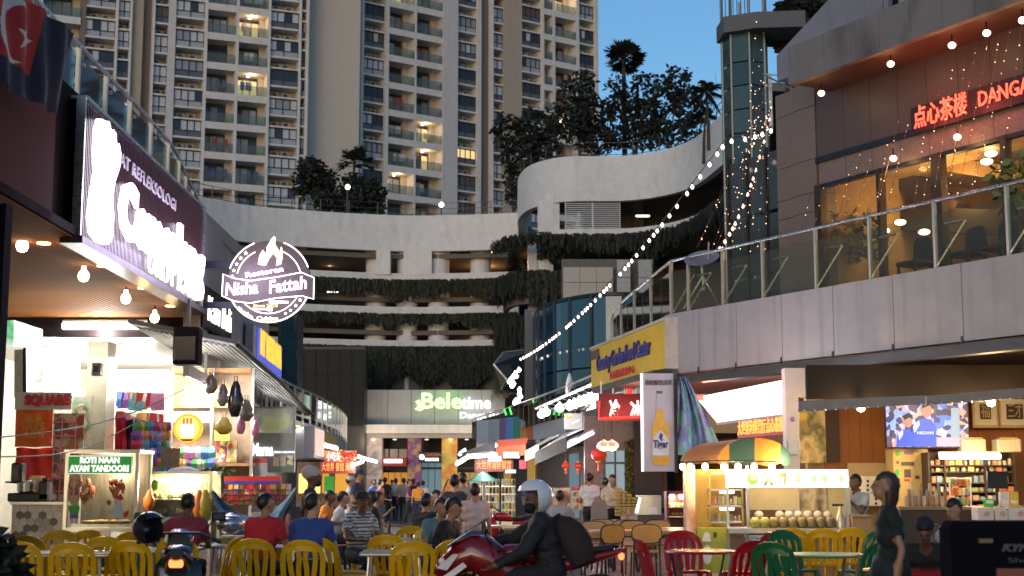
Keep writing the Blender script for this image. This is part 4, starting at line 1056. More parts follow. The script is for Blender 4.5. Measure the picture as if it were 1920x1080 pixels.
for a, b, y0, y1, mm in ((318, 470, 868, 874, 'shelf'), (318, 470, 690, 698, 'beam'), (318, 470, 925, 932, 'shelf')):
    m = MB(); fb(m, a, b, y0, y1, d, .6); wp(t, m, mm, mat('kiosk_timber', (.32, .16, .06), .5, var=.2))
m = MB(); fb(m, 318, 470, 698, 1020, d + .62, .04); wp(t, m, 'back_wall', mat('kiosk_back', (.30, .21, .13), .5, var=.35, scale=3))
for x in (316, 392, 468): m = MB(); fb(m, x, x + 5, 690, 1040, d - .02, .05); wp(t, m, 'post', alu)
m = MB(); fb(m, 322, 400, 772, 792, d + .1, .05); wp(t, m, 'sign_board', glow('kiosk_white', (1, 1, 1), 2.5))
m = MB(); fb(m, 322, 440, 745, 764, d + .1, .05); wp(t, m, 'awning_board', mat('kiosk_olive', (.35, .33, .05), .5, var=.15))
rnd = random.Random(3)
bm = [MB().lathe([(.045, 0), (.045, .16), (.018, .22), (.018, .27), (.005, .27)], 9).mesh('bottle', mat('bottle_%d' % i, c, .15, var=.1)) for i, c in enumerate(((.3, .12, .03), (.06, .05, .03), (.5, .4, .1), (.55, .55, .5), (.12, .2, .08)))]
zb_ = Z(868, d)
for i in range(13): put(rnd.choice(bm), 'bottle', t, (F(322 + i * 6.2, 0, 1, 0, d)[0] - t.location.x, .15 + .1 * (i % 2), zb_ - t.location.z))
for px, mm in ((404, 'snack_print'), (425, 'food_print')):
    m = MB(); fb(m, px, px + 19, 826, 866, d + .2, .1); wp(t, m, 'box', MATS[mm])
m = MB(); fb(m, 402, 430, 805, 826, d, .02); wp(t, m, 'yellow_card', glow('card_yellow', (1, .75, .08), 1.0))
point((0, -.5, 3.2 - t.location.z), 280, (1, .92, .8), .2, t)
# menu board
t = T('menu_board', 'large grey menu board with food photos under the white tube lights', 'menu board', 512, 885, 30.5)
d = 30.5; m = MB(); fb(m, 470, 553, 762, 886, d, .1); wp(t, m, 'board', mat('menu_grey', (.16, .18, .16), .4, var=.1))
m = MB(); fb(m, 474, 550, 766, 812, d - .02, .02); wp(t, m, 'header', print_mat('menu_green', ((.22, .30, .10), (.35, .38, .2), (.18, .2, .2), (.4, .35, .4)), 1.5, .25, 'noise'))
wtext(t, 'lettering', 'Mama', 472, 512, 832, 856, d - .04, glow('letter_lit', (1, .97, 1), 2.4), bold=.01)
wtext(t, 'lettering', 'MENU SARAPAN', 514, 552, 846, 850, d - .04, MATS['letter_lit'])
for i in range(3): m = MB(); fb(m, 512 + i * 13, 523 + i * 13, 854, 874, d - .03, .02); wp(t, m, 'photo', (food1, MATS['menu_green'], food2)[i])
t = T('chalk_board', 'white and red banded stall front under the menu board', 'stall front', 440, 940, 29.6)
m = MB(); fb(m, 415, 500, 860, 868, 29.6, .05); wp(t, m, 'band', mat('band_red', (.6, .05, .04), .5)); m = MB(); fb(m, 415, 500, 868, 960, 29.6, .05); wp(t, m, 'panel', mat('front_grey', (.4, .38, .36), .5, var=.1))
# sachet rack
t = T('sachet_rack', 'wire rack of red and brown sachets under a red and blue header', 'rack', 480, 945, 20.8)
d = 20.8; rnd = random.Random(8)
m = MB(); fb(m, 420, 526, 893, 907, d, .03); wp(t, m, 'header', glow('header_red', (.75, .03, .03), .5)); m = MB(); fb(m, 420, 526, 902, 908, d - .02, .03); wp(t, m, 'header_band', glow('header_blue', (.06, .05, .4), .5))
sac = [MB().cb((0, 0, 0), (.072, .03, .085), .008).mesh('sachet', q) for q in (mat('sachet_red', (.6, .03, .04), .3, var=.3, scale=30), mat('sachet_brown', (.32, .14, .05), .3, var=.3, scale=30), mat('sachet_gold', (.7, .38, .06), .3, var=.3, scale=30), mat('sachet_purple', (.25, .05, .14), .3, var=.3, scale=30), mat('sachet_pale', (.7, .6, .5), .3, var=.3, scale=30))]
for j in range(4):
    x0, x1, z0, z1 = F(417, 549, 918 + j * 9.5, 909 + j * 9.5, d)
    wp(t, MB().box(x0, x1, d, d + .2, z0 - .012, z0 - .004), 'shelf', dark_steel)
    for i in range(13): put(rnd.choices(sac, [4, 2, 2, 2, 1])[0], 'sachet', t, (x0 + .04 + i * (x1 - x0 - .06) / 12.6 - t.location.x, .06 + rnd.uniform(-.02, .03), z0 + .04 - t.location.z), rnd.uniform(-.2, .2))
t = T('potted_herb', 'leafy green herb pot on the stall shelf above the blue tarp', 'plant', 412, 905, 21); m = MB(); leaves(m, (0, 0, .12), (.2, .15, .12), 90, .1, random.Random(2)); m.build('foliage', [mat('herb', (.2, .3, .06), .5, var=.2), mat('herb_light', (.35, .45, .12), .5), mat('herb_pale', (.5, .55, .2), .5)], t); MB().lathe([(.06, -.1), (.09, .06), (.01, .05)], 10).build('pot', mat('pot_green', (.1, .3, .08), .5), t)
t = thing('tarpaulin', 'pale blue tarpaulin slung low across the stall front', 'tarpaulin', P(480, 960, 20.2))
vs = []; nx, nz = 26, 8
for j in range(nz + 1):
    for i in range(nx + 1):
        u, v_ = i / nx, j / nz; px = 396 + 158 * u
        py = 912 + 62 * (1 - (2 * u - 1) ** 2) - 22 * (1 - u) * (u) + (16 + 34 * math.sin(math.pi * u) ** .7) * v_
        vs.append(P(px, py, 20.1 + .25 * math.sin(v_ * 5 + u * 3) * (1 - v_ * .5) + .10 * math.sin(u * 24 + v_ * 5 + 2 * math.sin(u * 9))))
o = nx + 1
wp(t, MB().add(vs, [(j * o + i, j * o + i + 1, (j + 1) * o + i + 1, (j + 1) * o + i) for j in range(nz) for i in range(nx)]), 'sheet', mat('tarp_blue', (.20, .33, .44), .95, var=.25, bump=.5, spec=.02), 60)
t = T('serving_pot', 'round polished steel pot with lid on a wire stand', 'pot', 432, 1000, 18.4); k = 18.4 / 2667
MB().lathe([(10 * k, 0), (22 * k, 6 * k), (28 * k, 16 * k), (25 * k, 26 * k), (18 * k, 30 * k)], 20).build('pot', steel, t, smooth=60); MB().lathe([(19 * k, 30 * k), (18 * k, 32 * k), (8 * k, 35 * k), (3 * k, 38 * k), (.01, 38 * k)], 16).build('lid', steel, t, smooth=40)
t = T('wire_rack', 'grey wire shelf rack below the steel pot', 'rack', 428, 1004, 18.3); t.location.z = 0
x0, x1, z0, z1 = F(410, 450, 1060, 1004, 18.3)
for a in (x0, x1):
    for b in (18.25, 18.65): wp(t, MB().box(a - .012, a + .012, b - .012, b + .012, 0, z1), 'post', alu)
for z in (z1 - .01, z1 - .27, z1 - .5, .2): wp(t, MB().box(x0 - .02, x1 + .02, 18.23, 18.67, z - .015, z), 'shelf', alu)
m = MB(); fb(m, 412, 448, 1005, 1022, 18.24, .02); wp(t, m, 'label_board', mat('rack_yellow', (.5, .38, .06), .5))
t = T('crate_stack', 'stack of a red crate on a teal crate beside the hanging tarp', 'crate', 537, 1000, 21); t.location.z = 0
for z, mm in ((.0, (.03, .28, .22)), (.35, (.03, .28, .22)), (.7, (.55, .03, .04))):
    q = F(522, 556, 1, 0, 21); x0, x1 = q[0], q[1]
    m = MB()
    for i in range(5): m.box(x0, x1, 21, 21.02, z + .02 + i * .065, z + .055 + i * .065)
    m.box(x0, x0 + .04, 20.99, 21.4, z, z + .34).box(x1 - .04, x1, 20.99, 21.4, z, z + .34).box(x0, x1, 21.0, 21.4, z, z + .02).box(x0, x1, 21.38, 21.4, z, z + .34); wp(t, m, 'crate', mat('crate_%d' % int(mm[0] * 100), mm, .4, var=.1))
t = T('green_bin', 'green bin with white arrow emblem under the tandoori cart', 'bin', 222, 1080, 18.8); t.location.z = 0
x0, x1, z0, z1 = F(205, 252, 1100, 1037, 18.8); wp(t, MB().cb(((x0 + x1) / 2, 19, z1 / 2), (x1 - x0, .36, z1), .03), 'body', mat('bin_green', (.01, .2, .06), .4, var=.1)); wp(t, MB().cb(((x0 + x1) / 2, 19, z1 + .02), (x1 - x0 + .04, .4, .05), .02), 'lid', MATS['bin_green'])
a_ = P(222, 1064, 18.8); wp(t, MB().at(Matrix.Translation((a_.x, 18.81, a_.z))).tube([(.06 * math.cos(R(a)), 0, .07 * math.sin(R(a))) for a in range(-60, 200, 20)], .012, 5), 'emblem', white_paint)
t = thing('dark_shrub', 'dark bushy potted plant at the bottom left corner', 'plant', G(2, 12, 0)); m = MB(); leaves(m, (0, 0, .75), (.17, .17, .36), 500, .16, random.Random(6)); m.build('foliage', [mat('shrub_black', (.01, .014, .01), .7), mat('shrub_dark', (.016, .02, .014), .7), mat('shrub_grey', (.03, .03, .03), .7)], t); MB().lathe([(.15, 0), (.2, .38), (.01, .36)], 12).build('pot', black, t)
for i, (x0_, y0_, d0, x1_, y1_, d1) in enumerate(((0, 820, 15.5, 345, 730, 24.6), (0, 856, 15.5, 250, 795, 22))):
    a, b = P(x0_, y0_, d0), P(x1_, y1_, d1); t = thing('cable', ('upper', 'lower')[i] + ' thin black cable sagging across the left stalls', 'cable', a)
    wp(t, MB().tube([a.lerp(b, s / 14) - Vector((0, 0, .16 * math.sin(math.pi * s / 14))) for s in range(15)], .008, 5), 'wire', black)
# ------------------------------------------------------------------ far end of the street
shop = thing('shop_block', 'grey shop block with round edged ledge and lit shopfronts closing the street', 'building', G(800, 108, 0))
cgrey = streaked('panel_concrete', (.40, .40, .41), (.2, .2, .2), (1, 1, .15), .35)
d = 108
for i in range(6):
    a = 683 + i * 44; m = MB(); fb(m, a + .4, a + 43.6, 731, 795, d + random.uniform(0, .04), .3); wp(shop, m, 'panel', cgrey)
m = MB(); fb(m, 640, 950, 796, 812, d - 1.2, 2.5); wp(shop, m, 'ledge', conc)
m = MB(); fb(m, 640, 950, 812, 821, d - .6, 1.5); wp(shop, m, 'ledge_trim', mat('ledge_grey', (.42, .41, .4), .6, var=.1))
m = MB(); fb(m, 560, 1000, 731, 945, d + 3, .3); wp(shop, m, 'back_wall', mat('arcade_dark', (.035, .03, .03), .6))
poster = print_mat('pillar_print', ((.6, .58, .58), (.55, .4, .35), (.62, .6, .6), (.3, .25, .3), (.6, .55, .5)), .9, .12, 'noise')
yellow_p = print_mat('pillar_yellow', ((.7, .5, .06), (.65, .2, .05), (.72, .55, .1), (.6, .4, .1)), .8, .15, 'noise')
violet_p = print_mat('pillar_violet', ((.12, .04, .12), (.45, .25, .08), (.1, .05, .2), (.5, .08, .06)), 1.0, .15, 'noise')
for a, b, mm in ((652, 672, MATS['ledge_grey']), (684, 716, poster), (764, 789, violet_p), (828, 857, yellow_p), (893, 915, MATS['ledge_grey'])):
    m = MB(); fb(m, a, b, 820, 942, d - .2, 1.2); wp(shop, m, 'pillar', mm)
for a, b, mm in ((716, 764, glow('shop_orange', (1, .42, .06), .55)), (790, 828, glow('shop_blue', (.25, .42, .5), .45)), (600, 652, glow('shop_amber', (1, .45, .04), .7)), (857, 893, glow('shop_amber_dim', (1, .55, .1), .4))):
    n = max(2, int((b - a) / 12))
    for i in range(n):
        w_ = (b - a) / n; m = MB(); fb(m, a + i * w_ + .6, a + (i + 1) * w_ - .6, 886 if mm.name != 'shop_blue' else 868, 938, d + 1, .05); o = wp(shop, m, 'window', mm)
    m = MB()
    fr = MB(); fb(fr, a, b, 876, 880, d + .9, .1); wp(shop, fr, 'transom', black)
for a in (720, 738, 755): m = MB(); fb(m, a - 7, a + 8, 842, 858, d + 1, .06); wp(shop, m, 'upper_window', mat('upper_pane', (.32, .28, .24), .3))
shop_sign = [((716, 762, 858, 874), (.30, .01, .02), '', (720, 754, 861, 868)), ((786, 828, 848, 867), (.01, .01, .012), '', (797, 822, 859, 864))]
for i, (q, c, _, l) in enumerate(shop_sign):
    t = T('shop_sign', ('dark red shop sign with a white light strip at the far end', 'black shop sign with a round white logo at the far end')[i], 'sign', q[0], q[3], d - .8)
    m = MB(); fb(m, *q, d - .8, .2); wp(t, m, 'board', mat('board_far_%d' % i, c, .5)); m = MB(); fb(m, *l, d - .9, .08); wp(t, m, 'light_strip', glow('far_sign_light', (1, .95, .95), 3))
    if i: p = P(791, 857, d - .9); wp(t, MB().at(Matrix.Translation(p) @ Matrix.Rotation(R(90), 4, 'X')).lathe([(.01, 0), (.2, 0), (.2, .08), (.01, .08)], 16), 'logo', MATS['far_sign_light']); wtext(t, 'lettering', 'CHICKEN', 798, 826, 850, 856, d - .9, glow('letter_rust', (.8, .2, .1), .8))
for px in (700, 740, 800, 845, 875): p = P(px, 824, d - .3); q = MB().box(-.12, .12, -.12, .12, -.03, .02).build('downlight', MATS['far_sign_light'], shop, p - shop.location)
point((-4, -4, 4.5), 380, (1, .75, .5), .5, shop); point((3, -5, 4.5), 380, (1, .75, .5), .5, shop); point((-1, -3, 10.5), 60, (.5, .6, .7), .5, shop)
bt = T('wall_sign', 'green and white lit lettering with a leaf mark on the grey wall', 'sign', 850, 770, d - .25)
gw = glow('sign_green_white', (.70, 1, .5), 1.5); ww = glow('sign_pure_white', (1, 1, .97), 2.2)
wtext(bt, 'lettering', 'Bele', 789, 866, 738, 768, d - .3, gw, bold=.05, ext=.06); wtext(bt, 'lettering', 'time', 866, 921, 744, 768, d - .3, ww, bold=.03, ext=.06)
wtext(bt, 'lettering', 'Danga Bay', 862, 945, 773, 785, d - .3, ww, bold=.01, ext=.06)
for a in ([(778, 753), (786, 749), (793, 757), (790, 763), (784, 760)], [(777, 767), (784, 762), (791, 764), (794, 769), (786, 771)], [(781, 760), (788, 758), (792, 763), (786, 765)]):
    pts = [P(x, y, d - .3) for x, y in a]; wp(bt, MB().prism([(p.x, p.z) for p in pts], d - .36, d - .26), 'leaf_emblem', gw)
p = P(840, 742, d - 1.2) - bt.location; point(p, 55, (.25, 1, .15), .5, bt)
# dark glazed block at the left of it
gb = thing('glass_building', 'dark glazed block under the vines left of the grey sign wall', 'building', G(615, 105, 0))
dk = mat('glazing_dark', (.008, .012, .014), .3, var=.1, spec=.12); teal_g = mat('glazing_teal', (.008, .035, .05), .06, var=.1)
for i in range(6):
    for j in range(3):
        m = MB(); fb(m, 548 + i * 22.5, 569.5 + i * 22.5, 655 + j * 48, 702 + j * 48, 105, .1); wp(gb, m, 'pane', dk)
m = MB(); fb(m, 546, 683, 650, 945, 105.2, 2); wp(gb, m, 'body', black)
# corner glazing and curved balcony of the left row
t = thing('glass_building', 'blue green glazed corner rising behind the blue sign', 'building', G(541, 49, 0))
for i in range(3):
    for j in range(4): m = MB(); fb(m, 527 + i * 10, 536.4 + i * 10, 590 + j * 40, 629 + j * 40, 49 + i * .3, .1); wp(t, m, 'pane', teal_g)
m = MB(); fb(m, 520, 556, 588, 760, 49.9, 1.5); wp(t, m, 'body', black)
cp = curve([Vector((G(px, dd).x, dd, 0)) for px, dd in ((524, 45), (545, 48), (592, 54), (630, 62), (648, 72), (640, 84))], 6)
t = thing('balcony', 'curved end balcony of the left row with glass railing and yellow fascia', 'balcony', (cp[0].x, cp[0].y, 3.6))
zr = 4.75
wp(t, MB().tube([(p.x, p.y, zr) for p in cp], .04, 7), 'handrail', steel, 40)
for k in range(22):
    p, h = along(cp, k / 22); e, _ = along(cp, (k + .92) / 22)
    wp(t, MB().box(p.x - .035, p.x + .035, p.y - .035, p.y + .035, 3.5, zr), 'post', alu)
    wp(t, MB().strip([(p.x, p.y, zr - .55), (e.x, e.y, zr - .55)], .015, .85), 'glass_panel', gl_rail)
ib = offs(cp, 6)
wp(t, MB().hprism([(p.x, p.y) for p in cp] + [(p.x, p.y) for p in ib[::-1]], 3.45, 3.62), 'floor', mat('ledge_grey', (.4,) * 3))
fy = mat('fascia_yellow', (.62, .42, .02), .5, var=.1)
for a, b, mm in ((.12, .42, fy), (.42, .62, MATS['ledge_grey']), (.62, 1, MATS['ledge_grey'])):
    pl = [along(offs(cp, -.06), a + (b - a) * i / 8)[0] for i in range(9)]; wp(t, MB().wall(pl, 2.5, 3.44, .15), 'fascia_panel', mm)
pl = [along(offs(cp, 1.2), i / 12)[0] for i in range(13)]; wp(t, MB().wall(pl, 0, 3.4, .2), 'shopfront', mat('shopfront_wall', (.30, .24, .18), .6, var=.2))
t = T('box_sign', 'dark projecting box sign with a warm lit front at the end of the awning', 'sign', 590, 855, 36)
p0, p1, p2 = P(569, 857, 35.6), P(588, 858, 34.8), P(607, 858, 37.5); z0, z1 = p1.z, P(588, 797, 34.8).z
wp(t, MB().hprism([(p0.x, p0.y), (p1.x, p1.y), (p2.x, p2.y), (p2.x - .9, p2.y + .8)], z0, z1), 'case', mat('case_slate', (.03, .03, .045), .4))
dv = Vector((p2.x - p1.x, p2.y - p1.y, 0)); dn = Vector((dv.y, -dv.x, 0)).normalized() * .02
q1, q2 = Vector((p1.x, p1.y, 0)) + dv * .06 + dn, Vector((p1.x, p1.y, 0)) + dv * .95 + dn
wp(t, MB().hprism([(q1.x, q1.y), (q2.x, q2.y), (q2.x - dn.x, q2.y - dn.y), (q1.x - dn.x, q1.y - dn.y)], z0 + .06, z1 - .06), 'panel', print_mat('panel_salmon', ((.8, .4, .3), (.85, .6, .5), (.7, .3, .22), (.85, .5, .4)), 6, .8, 'noise', (4, 4, .4)))
ledr = glow('led_red', (1, .05, .04), 1.7); ledy = glow('led_amber', (1, .34, .06), 2.0); ledb = mat('led_board', (.09, .008, .01), .5, emit=.10, ecol=(1, .04, .05), var=0)
def led(label, body, q, d, col=ledy, skew=0):
    t = T('led_sign', label, 'sign', q[0], q[3], d); m = MB(); fb(m, *q, d, .12); wp(t, m, 'board', ledb)
    wtext(t, 'lettering', body, q[0] + (q[1] - q[0]) * .05, q[1] - (q[1] - q[0]) * .05, q[2] + (q[3] - q[2]) * .2, q[3] - (q[3] - q[2]) * .2, d - .03, col); return t
led('red scrolling sign with amber characters at the far left stalls', '大世界 餐馆 海鲜', (600, 666, 866, 887), 50)
led('red scrolling sign with amber characters under the far right canopy', '大世界海鲜餐馆', (890, 962, 862, 884), 48)
t = T('food_shop', 'warm lit far stall with amber windows below its scrolling sign', 'shop front', 630, 945, 52); d = 52
m = MB(); fb(m, 556, 672, 866, 950, d + .3, .3); wp(t, m, 'wall', mat('stall_rust', (.16, .08, .05), .6, var=.3, scale=3))
for a, b, mm in ((628, 652, 'shop_amber'), (604, 616, 'shop_amber'), (560, 600, 'sign_cream')): m = MB(); fb(m, a, b, 888, 925, d, .1); wp(t, m, 'window', MATS[mm])
m = MB(); fb(m, 608, 626, 893, 925, d - .1, .1); wp(t, m, 'green_poster', MATS['decal_green'])
m = MB(); fb(m, 608, 668, 845, 866, d, .1); wp(t, m, 'sign_band', print_mat('lantern_band', ((.7, .06, .03), (.8, .35, .1), (.5, .03, .03), (.85, .6, .45)), 3, .8, 'noise'))
wtext(t, 'lettering', '小吃城', 612, 640, 850, 864, d - .05, ww)
rl_ = mat('lantern_red', (.5, .03, .015), .5, emit=.12, ecol=(1, .08, .02), var=0)
for i, (px, py, dd) in enumerate(((640, 850, 44), (648, 853, 46), (656, 853, 48), (665, 857, 50), (1061, 873, 38), (1084, 873, 38), (1123, 853, 36))):
    big = i == 6; p = P(px, py, dd)  # the big one is a star ornament, given the lantern shape and glow
    t = thing('red_lantern', ('first red lantern of the far left row', 'second red lantern of the far left row', 'third red lantern of the far left row', 'last red lantern of the far left row', 'small red lantern with tassel below the black awning', 'small red lantern right of the tasselled one', 'big round red star ornament by the blue framed door')[i], 'lantern', p, 0, 'red lanterns')
    r = .2 if big else .11; MB().ell((0, 0, 0), (r, r, r * .85), 12, 8).build('shade', rl_, t, smooth=60); MB().lathe([(r * .4, -r * .95), (r * .4, -r * .75), (.01, -r * .75)], 10).lathe([(r * .4, r * .75), (r * .4, r * .95), (.01, r * .95)], 10).build('cap', MATS['letter_gold'], t)
    MB().tube([(0, 0, r * .9), (0, 0, r * .9 + .5)], .008, 4).build('cord', black, t); MB().lathe([(.03, -r * .95), (.05, -r * 2), (.01, -r * 2)], 6).build('tassel', rl_, t)
for i, (a, b, py0, py1, dd, dd1) in enumerate(((610, 632, 836, 841, 44, 46), (672, 706, 857, 866, 50, 54), (660, 680, 873, 866, 47, 49), (857, 876, 870, 858, 42, 44), (876, 930, 857, 853, 44, 46), (862, 872, 852, 846, 46, 46.5), (910, 930, 843, 835, 46, 47), (918, 938, 862, 861, 45, 45.5))):
    p, q = P(a, py0, dd), P(b, py1, dd1)
    t = thing('tube_light', ('violet white tube at the near end of the far left stalls', 'bright tube at the far end of the lantern row', 'slanted tube below the lantern row end', 'bright slanted tube at the tip of the far right canopy', 'long white tube under the far right canopy', 'small square lamp at the far right canopy corner', 'upper tube inside the far right canopy', 'short tube beside the right scrolling sign')[i], 'lamp', p)
    wp(t, MB().tube([p, q], .055, 8), 'tube', glow('tube_violet_white', (.95, .88, 1), 6)); wp(t, MB().tube([p + Vector((0, 0, .08)), q + Vector((0, 0, .08))], .03, 5), 'fitting', white_paint)
    if i != 5: point((0, -.3, -.3), 120, COLD, .2, t)

# ------------------------------------------------------------------ far half of the right row
gbay = curve([Vector((G(px, dd).x, dd, 0)) for px, dd in ((1001, 67), (1010, 64), (1047, 61), (1110, 59), (1170, 58.5), (1230, 59))], 4)
zb0, zb1 = Z(752, 61), Z(568, 61)
t = thing('glass_bay', 'curved deep blue glazed bay above the right row', 'glass bay', (gbay[0].x, gbay[0].y, zb0))
blue_gl = mat('glazing_blue', (.006, .05, .095), .05, var=.08, spec=.9)
n = 8
for k in range(n):
    pl = [along(gbay, (k + f) / n)[0] for f in (.02, .5, .98)]
    for a, b in ((0, .30), (.31, 1)): wp(t, MB().wall(pl, zb0 + (zb1 - zb0) * a, zb0 + (zb1 - zb0) * b - .03, .06), 'pane', blue_gl)
    p, h = along(gbay, k / n); wp(t, MB().box(p.x - .05, p.x + .05, p.y - .1, p.y + .1, zb0, zb1 + .1), 'mullion', mat('mullion_navy', (.01, .02, .03), .4, .3))
wp(t, MB().wall(gbay, zb1, zb1 + .15, .3), 'cornice', MATS['mullion_navy']); wp(t, MB().wall(offs(gbay, .3), 0, zb1 - .1, 3), 'body', MATS['arcade_dark'])
bw = thing('panel_wall', 'pale square panelled wall standing behind the blue glazed bay', 'wall', G(1100, 84, 0))
pb, pg = mat('panel_beige', (.48, .43, .37), .5, var=.1), mat('panel_metal_grey', (.33, .33, .34), .35, .3, var=.2)
for i in range(3):
    for j in range(3): m = MB(); fb(m, 1056 + i * 31.3, 1086.6 + i * 31.3, 501 + j * 29, 529 + j * 29, 84, .2); wp(bw, m, 'panel', pb)
for i, x in enumerate((1157, 1197)):
    for j in range(3): m = MB(); fb(m, x, x + 25, 487 + j * 34, 520 + j * 34, 83.5, .2); wp(bw, m, 'panel', pg)
m = MB(); fb(m, 1054, 1228, 486, 945, 84.4, .5); wp(bw, m, 'backing', MATS['car_park_inside'])
t = thing('canopy', 'dark faceted metal canopy with pale edge jutting out by the green lettering', 'canopy', P(960, 700, 74)); 
pts = [P(x, y, dd) for x, y, dd in ((926, 684, 72), (944, 661, 76), (1000, 655, 80), (1000, 745, 80), (940, 730, 76), (951, 712, 72))]
wp(t, MB().add(pts + [p + Vector((.3, 1.5, .1)) for p in pts], [(5, 4, 3, 2, 1, 0), (6, 7, 8, 9, 10, 11)] + [(i, (i + 1) % 6, (i + 1) % 6 + 6, i + 6) for i in range(6)]), 'panel', mat('canopy_slate', (.05, .06, .06), .4, .3, var=.15))
wp(t, MB().tube([pts[2], pts[1], pts[0], pts[5], pts[4]], .06, 5), 'edge_trim', alu)
m = MB(); fb(m, 984, 1004, 580, 945, 68, 1); t = thing('stair_tower', 'narrow grey wall strip between the vines and the blue bay', 'wall', G(994, 68, 0)); wp(t, m, 'shaft', MATS['shop_grey_render']); m = MB(); fb(m, 998, 1003, 585, 740, 67.8, .15); wp(t, m, 'lit_window', mat('strip_blue', (.2, .28, .34), .2))
# coloured terrace front and rail
cr_ = [Vector((G(px, dd).x, dd, 0)) for px, dd in ((885, 68), (936, 60), (997, 52), (1060, 45), (1120, 39.5))]
rr = thing('terrace_block', 'right row terrace with thin rail above rainbow coloured fascia panels', 'terrace', (cr_[0].x, cr_[0].y, 0))
ztop = Z(752, 52)
wp(rr, MB().tube([(p.x, p.y, ztop + .05) for p in cr_], .035, 6), 'handrail', steel)
for k in range(24):
    p, _ = along(cr_, k / 24); e, _ = along(cr_, (k + .9) / 24); wp(rr, MB().box(p.x - .014, p.x + .014, p.y - .014, p.y + .014, ztop - .9, ztop), 'post', dark_steel)
    wp(rr, MB().strip([(p.x, p.y, ztop - .5), (e.x, e.y, ztop - .5)], .012, .8), 'glass_panel', glass('dark_rail_glass', (.4, .5, .48), .2, .7))
def onl(px):
    lo, hi = 0., 1.
    for _ in range(30):
        mid = (lo + hi) / 2; p, _h = along(cr_, mid); x = 960 + 2666.7 * p.x / p.y
        if x < px: lo = mid
        else: hi = mid
    return lo
zft, zfb = Z(785, 57), Z(829, 57)
FL_ = lambda px: (lambda q: Vector((q.x, q.y, 0)))(G(px, 57 - (px - 936) * .055))
cols_f = [(893, 915, (.5, .5, .48)), (915, 936, (.32, .31, .30)), (936, 948, (.16, .09, .18)), (948, 962, (.09, .20, .42)), (962, 975, (.03, .20, .10)), (975, 988, (.55, .20, .04)), (988, 998, (.50, .10, .04)), (998, 1060, (.32, .33, .35)), (1060, 1096, (.20, .20, .20)), (1096, 1120, (.08, .06, .06))]
for i, (a, b, c) in enumerate(cols_f):
    pl = [FL_(a + (b - a) * f) for f in (.02, .98)]
    wp(rr, MB().wall(pl, zfb, zft, .12), 'fascia_panel', mat('fascia_%d' % i, tuple(min(.7, q * 1.6) for q in c), .5, var=.08))
pl = offs(cr_, -.0); wp(rr, MB().hprism([(p.x, p.y) for p in pl] + [(p.x + 9, p.y + 3) for p in pl[::-1]], Z(832, 52) - .12, Z(832, 52)), 'floor', MATS['arcade_dark'])
back = [p + Vector((1.2, .4, 0)) for p in cr_]; wp(rr, MB().wall(back[::-1], 0, Z(832, 52) - .15, -.3), 'shopfront', mat('shopfront_taupe', (.26, .21, .17), .6, var=.2))
wp(rr, MB().box(1.5, 13, 66, 67, 0, 7), 'back_wall', MATS['arcade_dark'])
for i, (px, dd, w_, mm) in enumerate(((905, 63, 14, 'shop_amber_dim'), (945, 57, 16, 'shop_amber_dim'), (1016, 48.5, 14, 'shop_blue'), (1048, 45, 16, 'shop_blue'))):
    p, h = along(cr_, onl(px)); p = p + Vector((1.12, .3, 0)); m = MB().at(Matrix.Translation(p) @ Matrix.Rotation(h, 4, 'Z')).box(-.7, .7, -.05, .05, .3, 2.5); wp(rr, m, 'window', MATS[mm])
t = T('wall_screen', 'grey signboard with yellow arrow on the right terrace front', 'sign', 1077, 800, 43); m = MB(); fb(m, 1058, 1092, 775, 805, 43, .1); wp(t, m, 'board', mat('board_silver', (.42, .42, .44), .4)); decal(t, 'arrow_emblem', [([(1060, 778), (1076, 780), (1062, 786)], MATS['decal_yellow']), ([(1072, 793), (1088, 785), (1088, 788), (1072, 796)], white_paint)], 42.95)
# bulbs on poles and truss
bulb_me = MB().lathe([(.02, .09), (.03, .06), (.085, 0), (.09, -.05), (.05, -.11), (.01, -.12)], 9).mesh('bulb', glow('bulb_cold_white', (1, .95, .92), 10), 50)
t = thing('light_cluster', 'cascade of round white bulbs below the end of the long string', 'string lights', P(970, 690, 58))
bl = [(973, 690), (966, 697), (962, 703), (968, 702), (958, 708), (955, 712), (963, 716), (960, 720), (974, 727), (974, 735), (976, 740), (968, 747), (965, 751), (972, 749)]
q = [P(x, y, 58 - i * .2) for i, (x, y) in enumerate(bl)]
wp(t, MB().tube(q, .012, 4), 'cable', black)
for p in q: o = put(bulb_me, 'bulb', t, p - t.location - Vector((0, 0, .05)))
point((0, -.5, -1), 60, (1, .95, .9), .3, t)
t = thing('lamp_truss', 'white steel truss hung with bright white bulbs over the right awnings', 'lamp truss', P(1005, 766, 46))
p, q = P(1005, 766, 46), P(1128, 712, 37.5)
wp(t, MB().tube([p, q], .045, 6), 'rail', white_paint); wp(t, MB().tube([p + Vector((.3, .5, -.1)), q + Vector((.3, .5, -.1))], .035, 6), 'rail', alu)
for i in range(10):
    a = p.lerp(q, (i + .5) / 10.4); wp(t, MB().tube([a, a + Vector((.3, .5, -.1))], .02, 4), 'cross_bar', alu)
for i, (x, y) in enumerate(((1015, 780), (1024, 776), (1049, 768), (1068, 764), (1077, 761), (1086, 757), (1096, 754), (1104, 751), (1112, 747), (1122, 744), (1127, 740))):
    a = P(x, y - 6, 45.5 - (x - 1005) / 123 * 8); wp(t, MB().tube([a + Vector((0, 0, .1)), a + Vector((0, 0, .35))], .014, 4), 'stem', black); o = put(bulb_me, 'bulb', t, a - t.location); o.scale = (1.5, 1.5, 1.4)
for f in (.2, .55, .85): c = p.lerp(q, f) - t.location; point((c.x - .3, c.y - .3, c.z - .7), 150, (1, .95, .93), .2, t)
t = T('furled_umbrella', 'furled white umbrella standing on the right terrace', 'umbrella', 1068, 745, 44.5); k = 44.5 / 2667
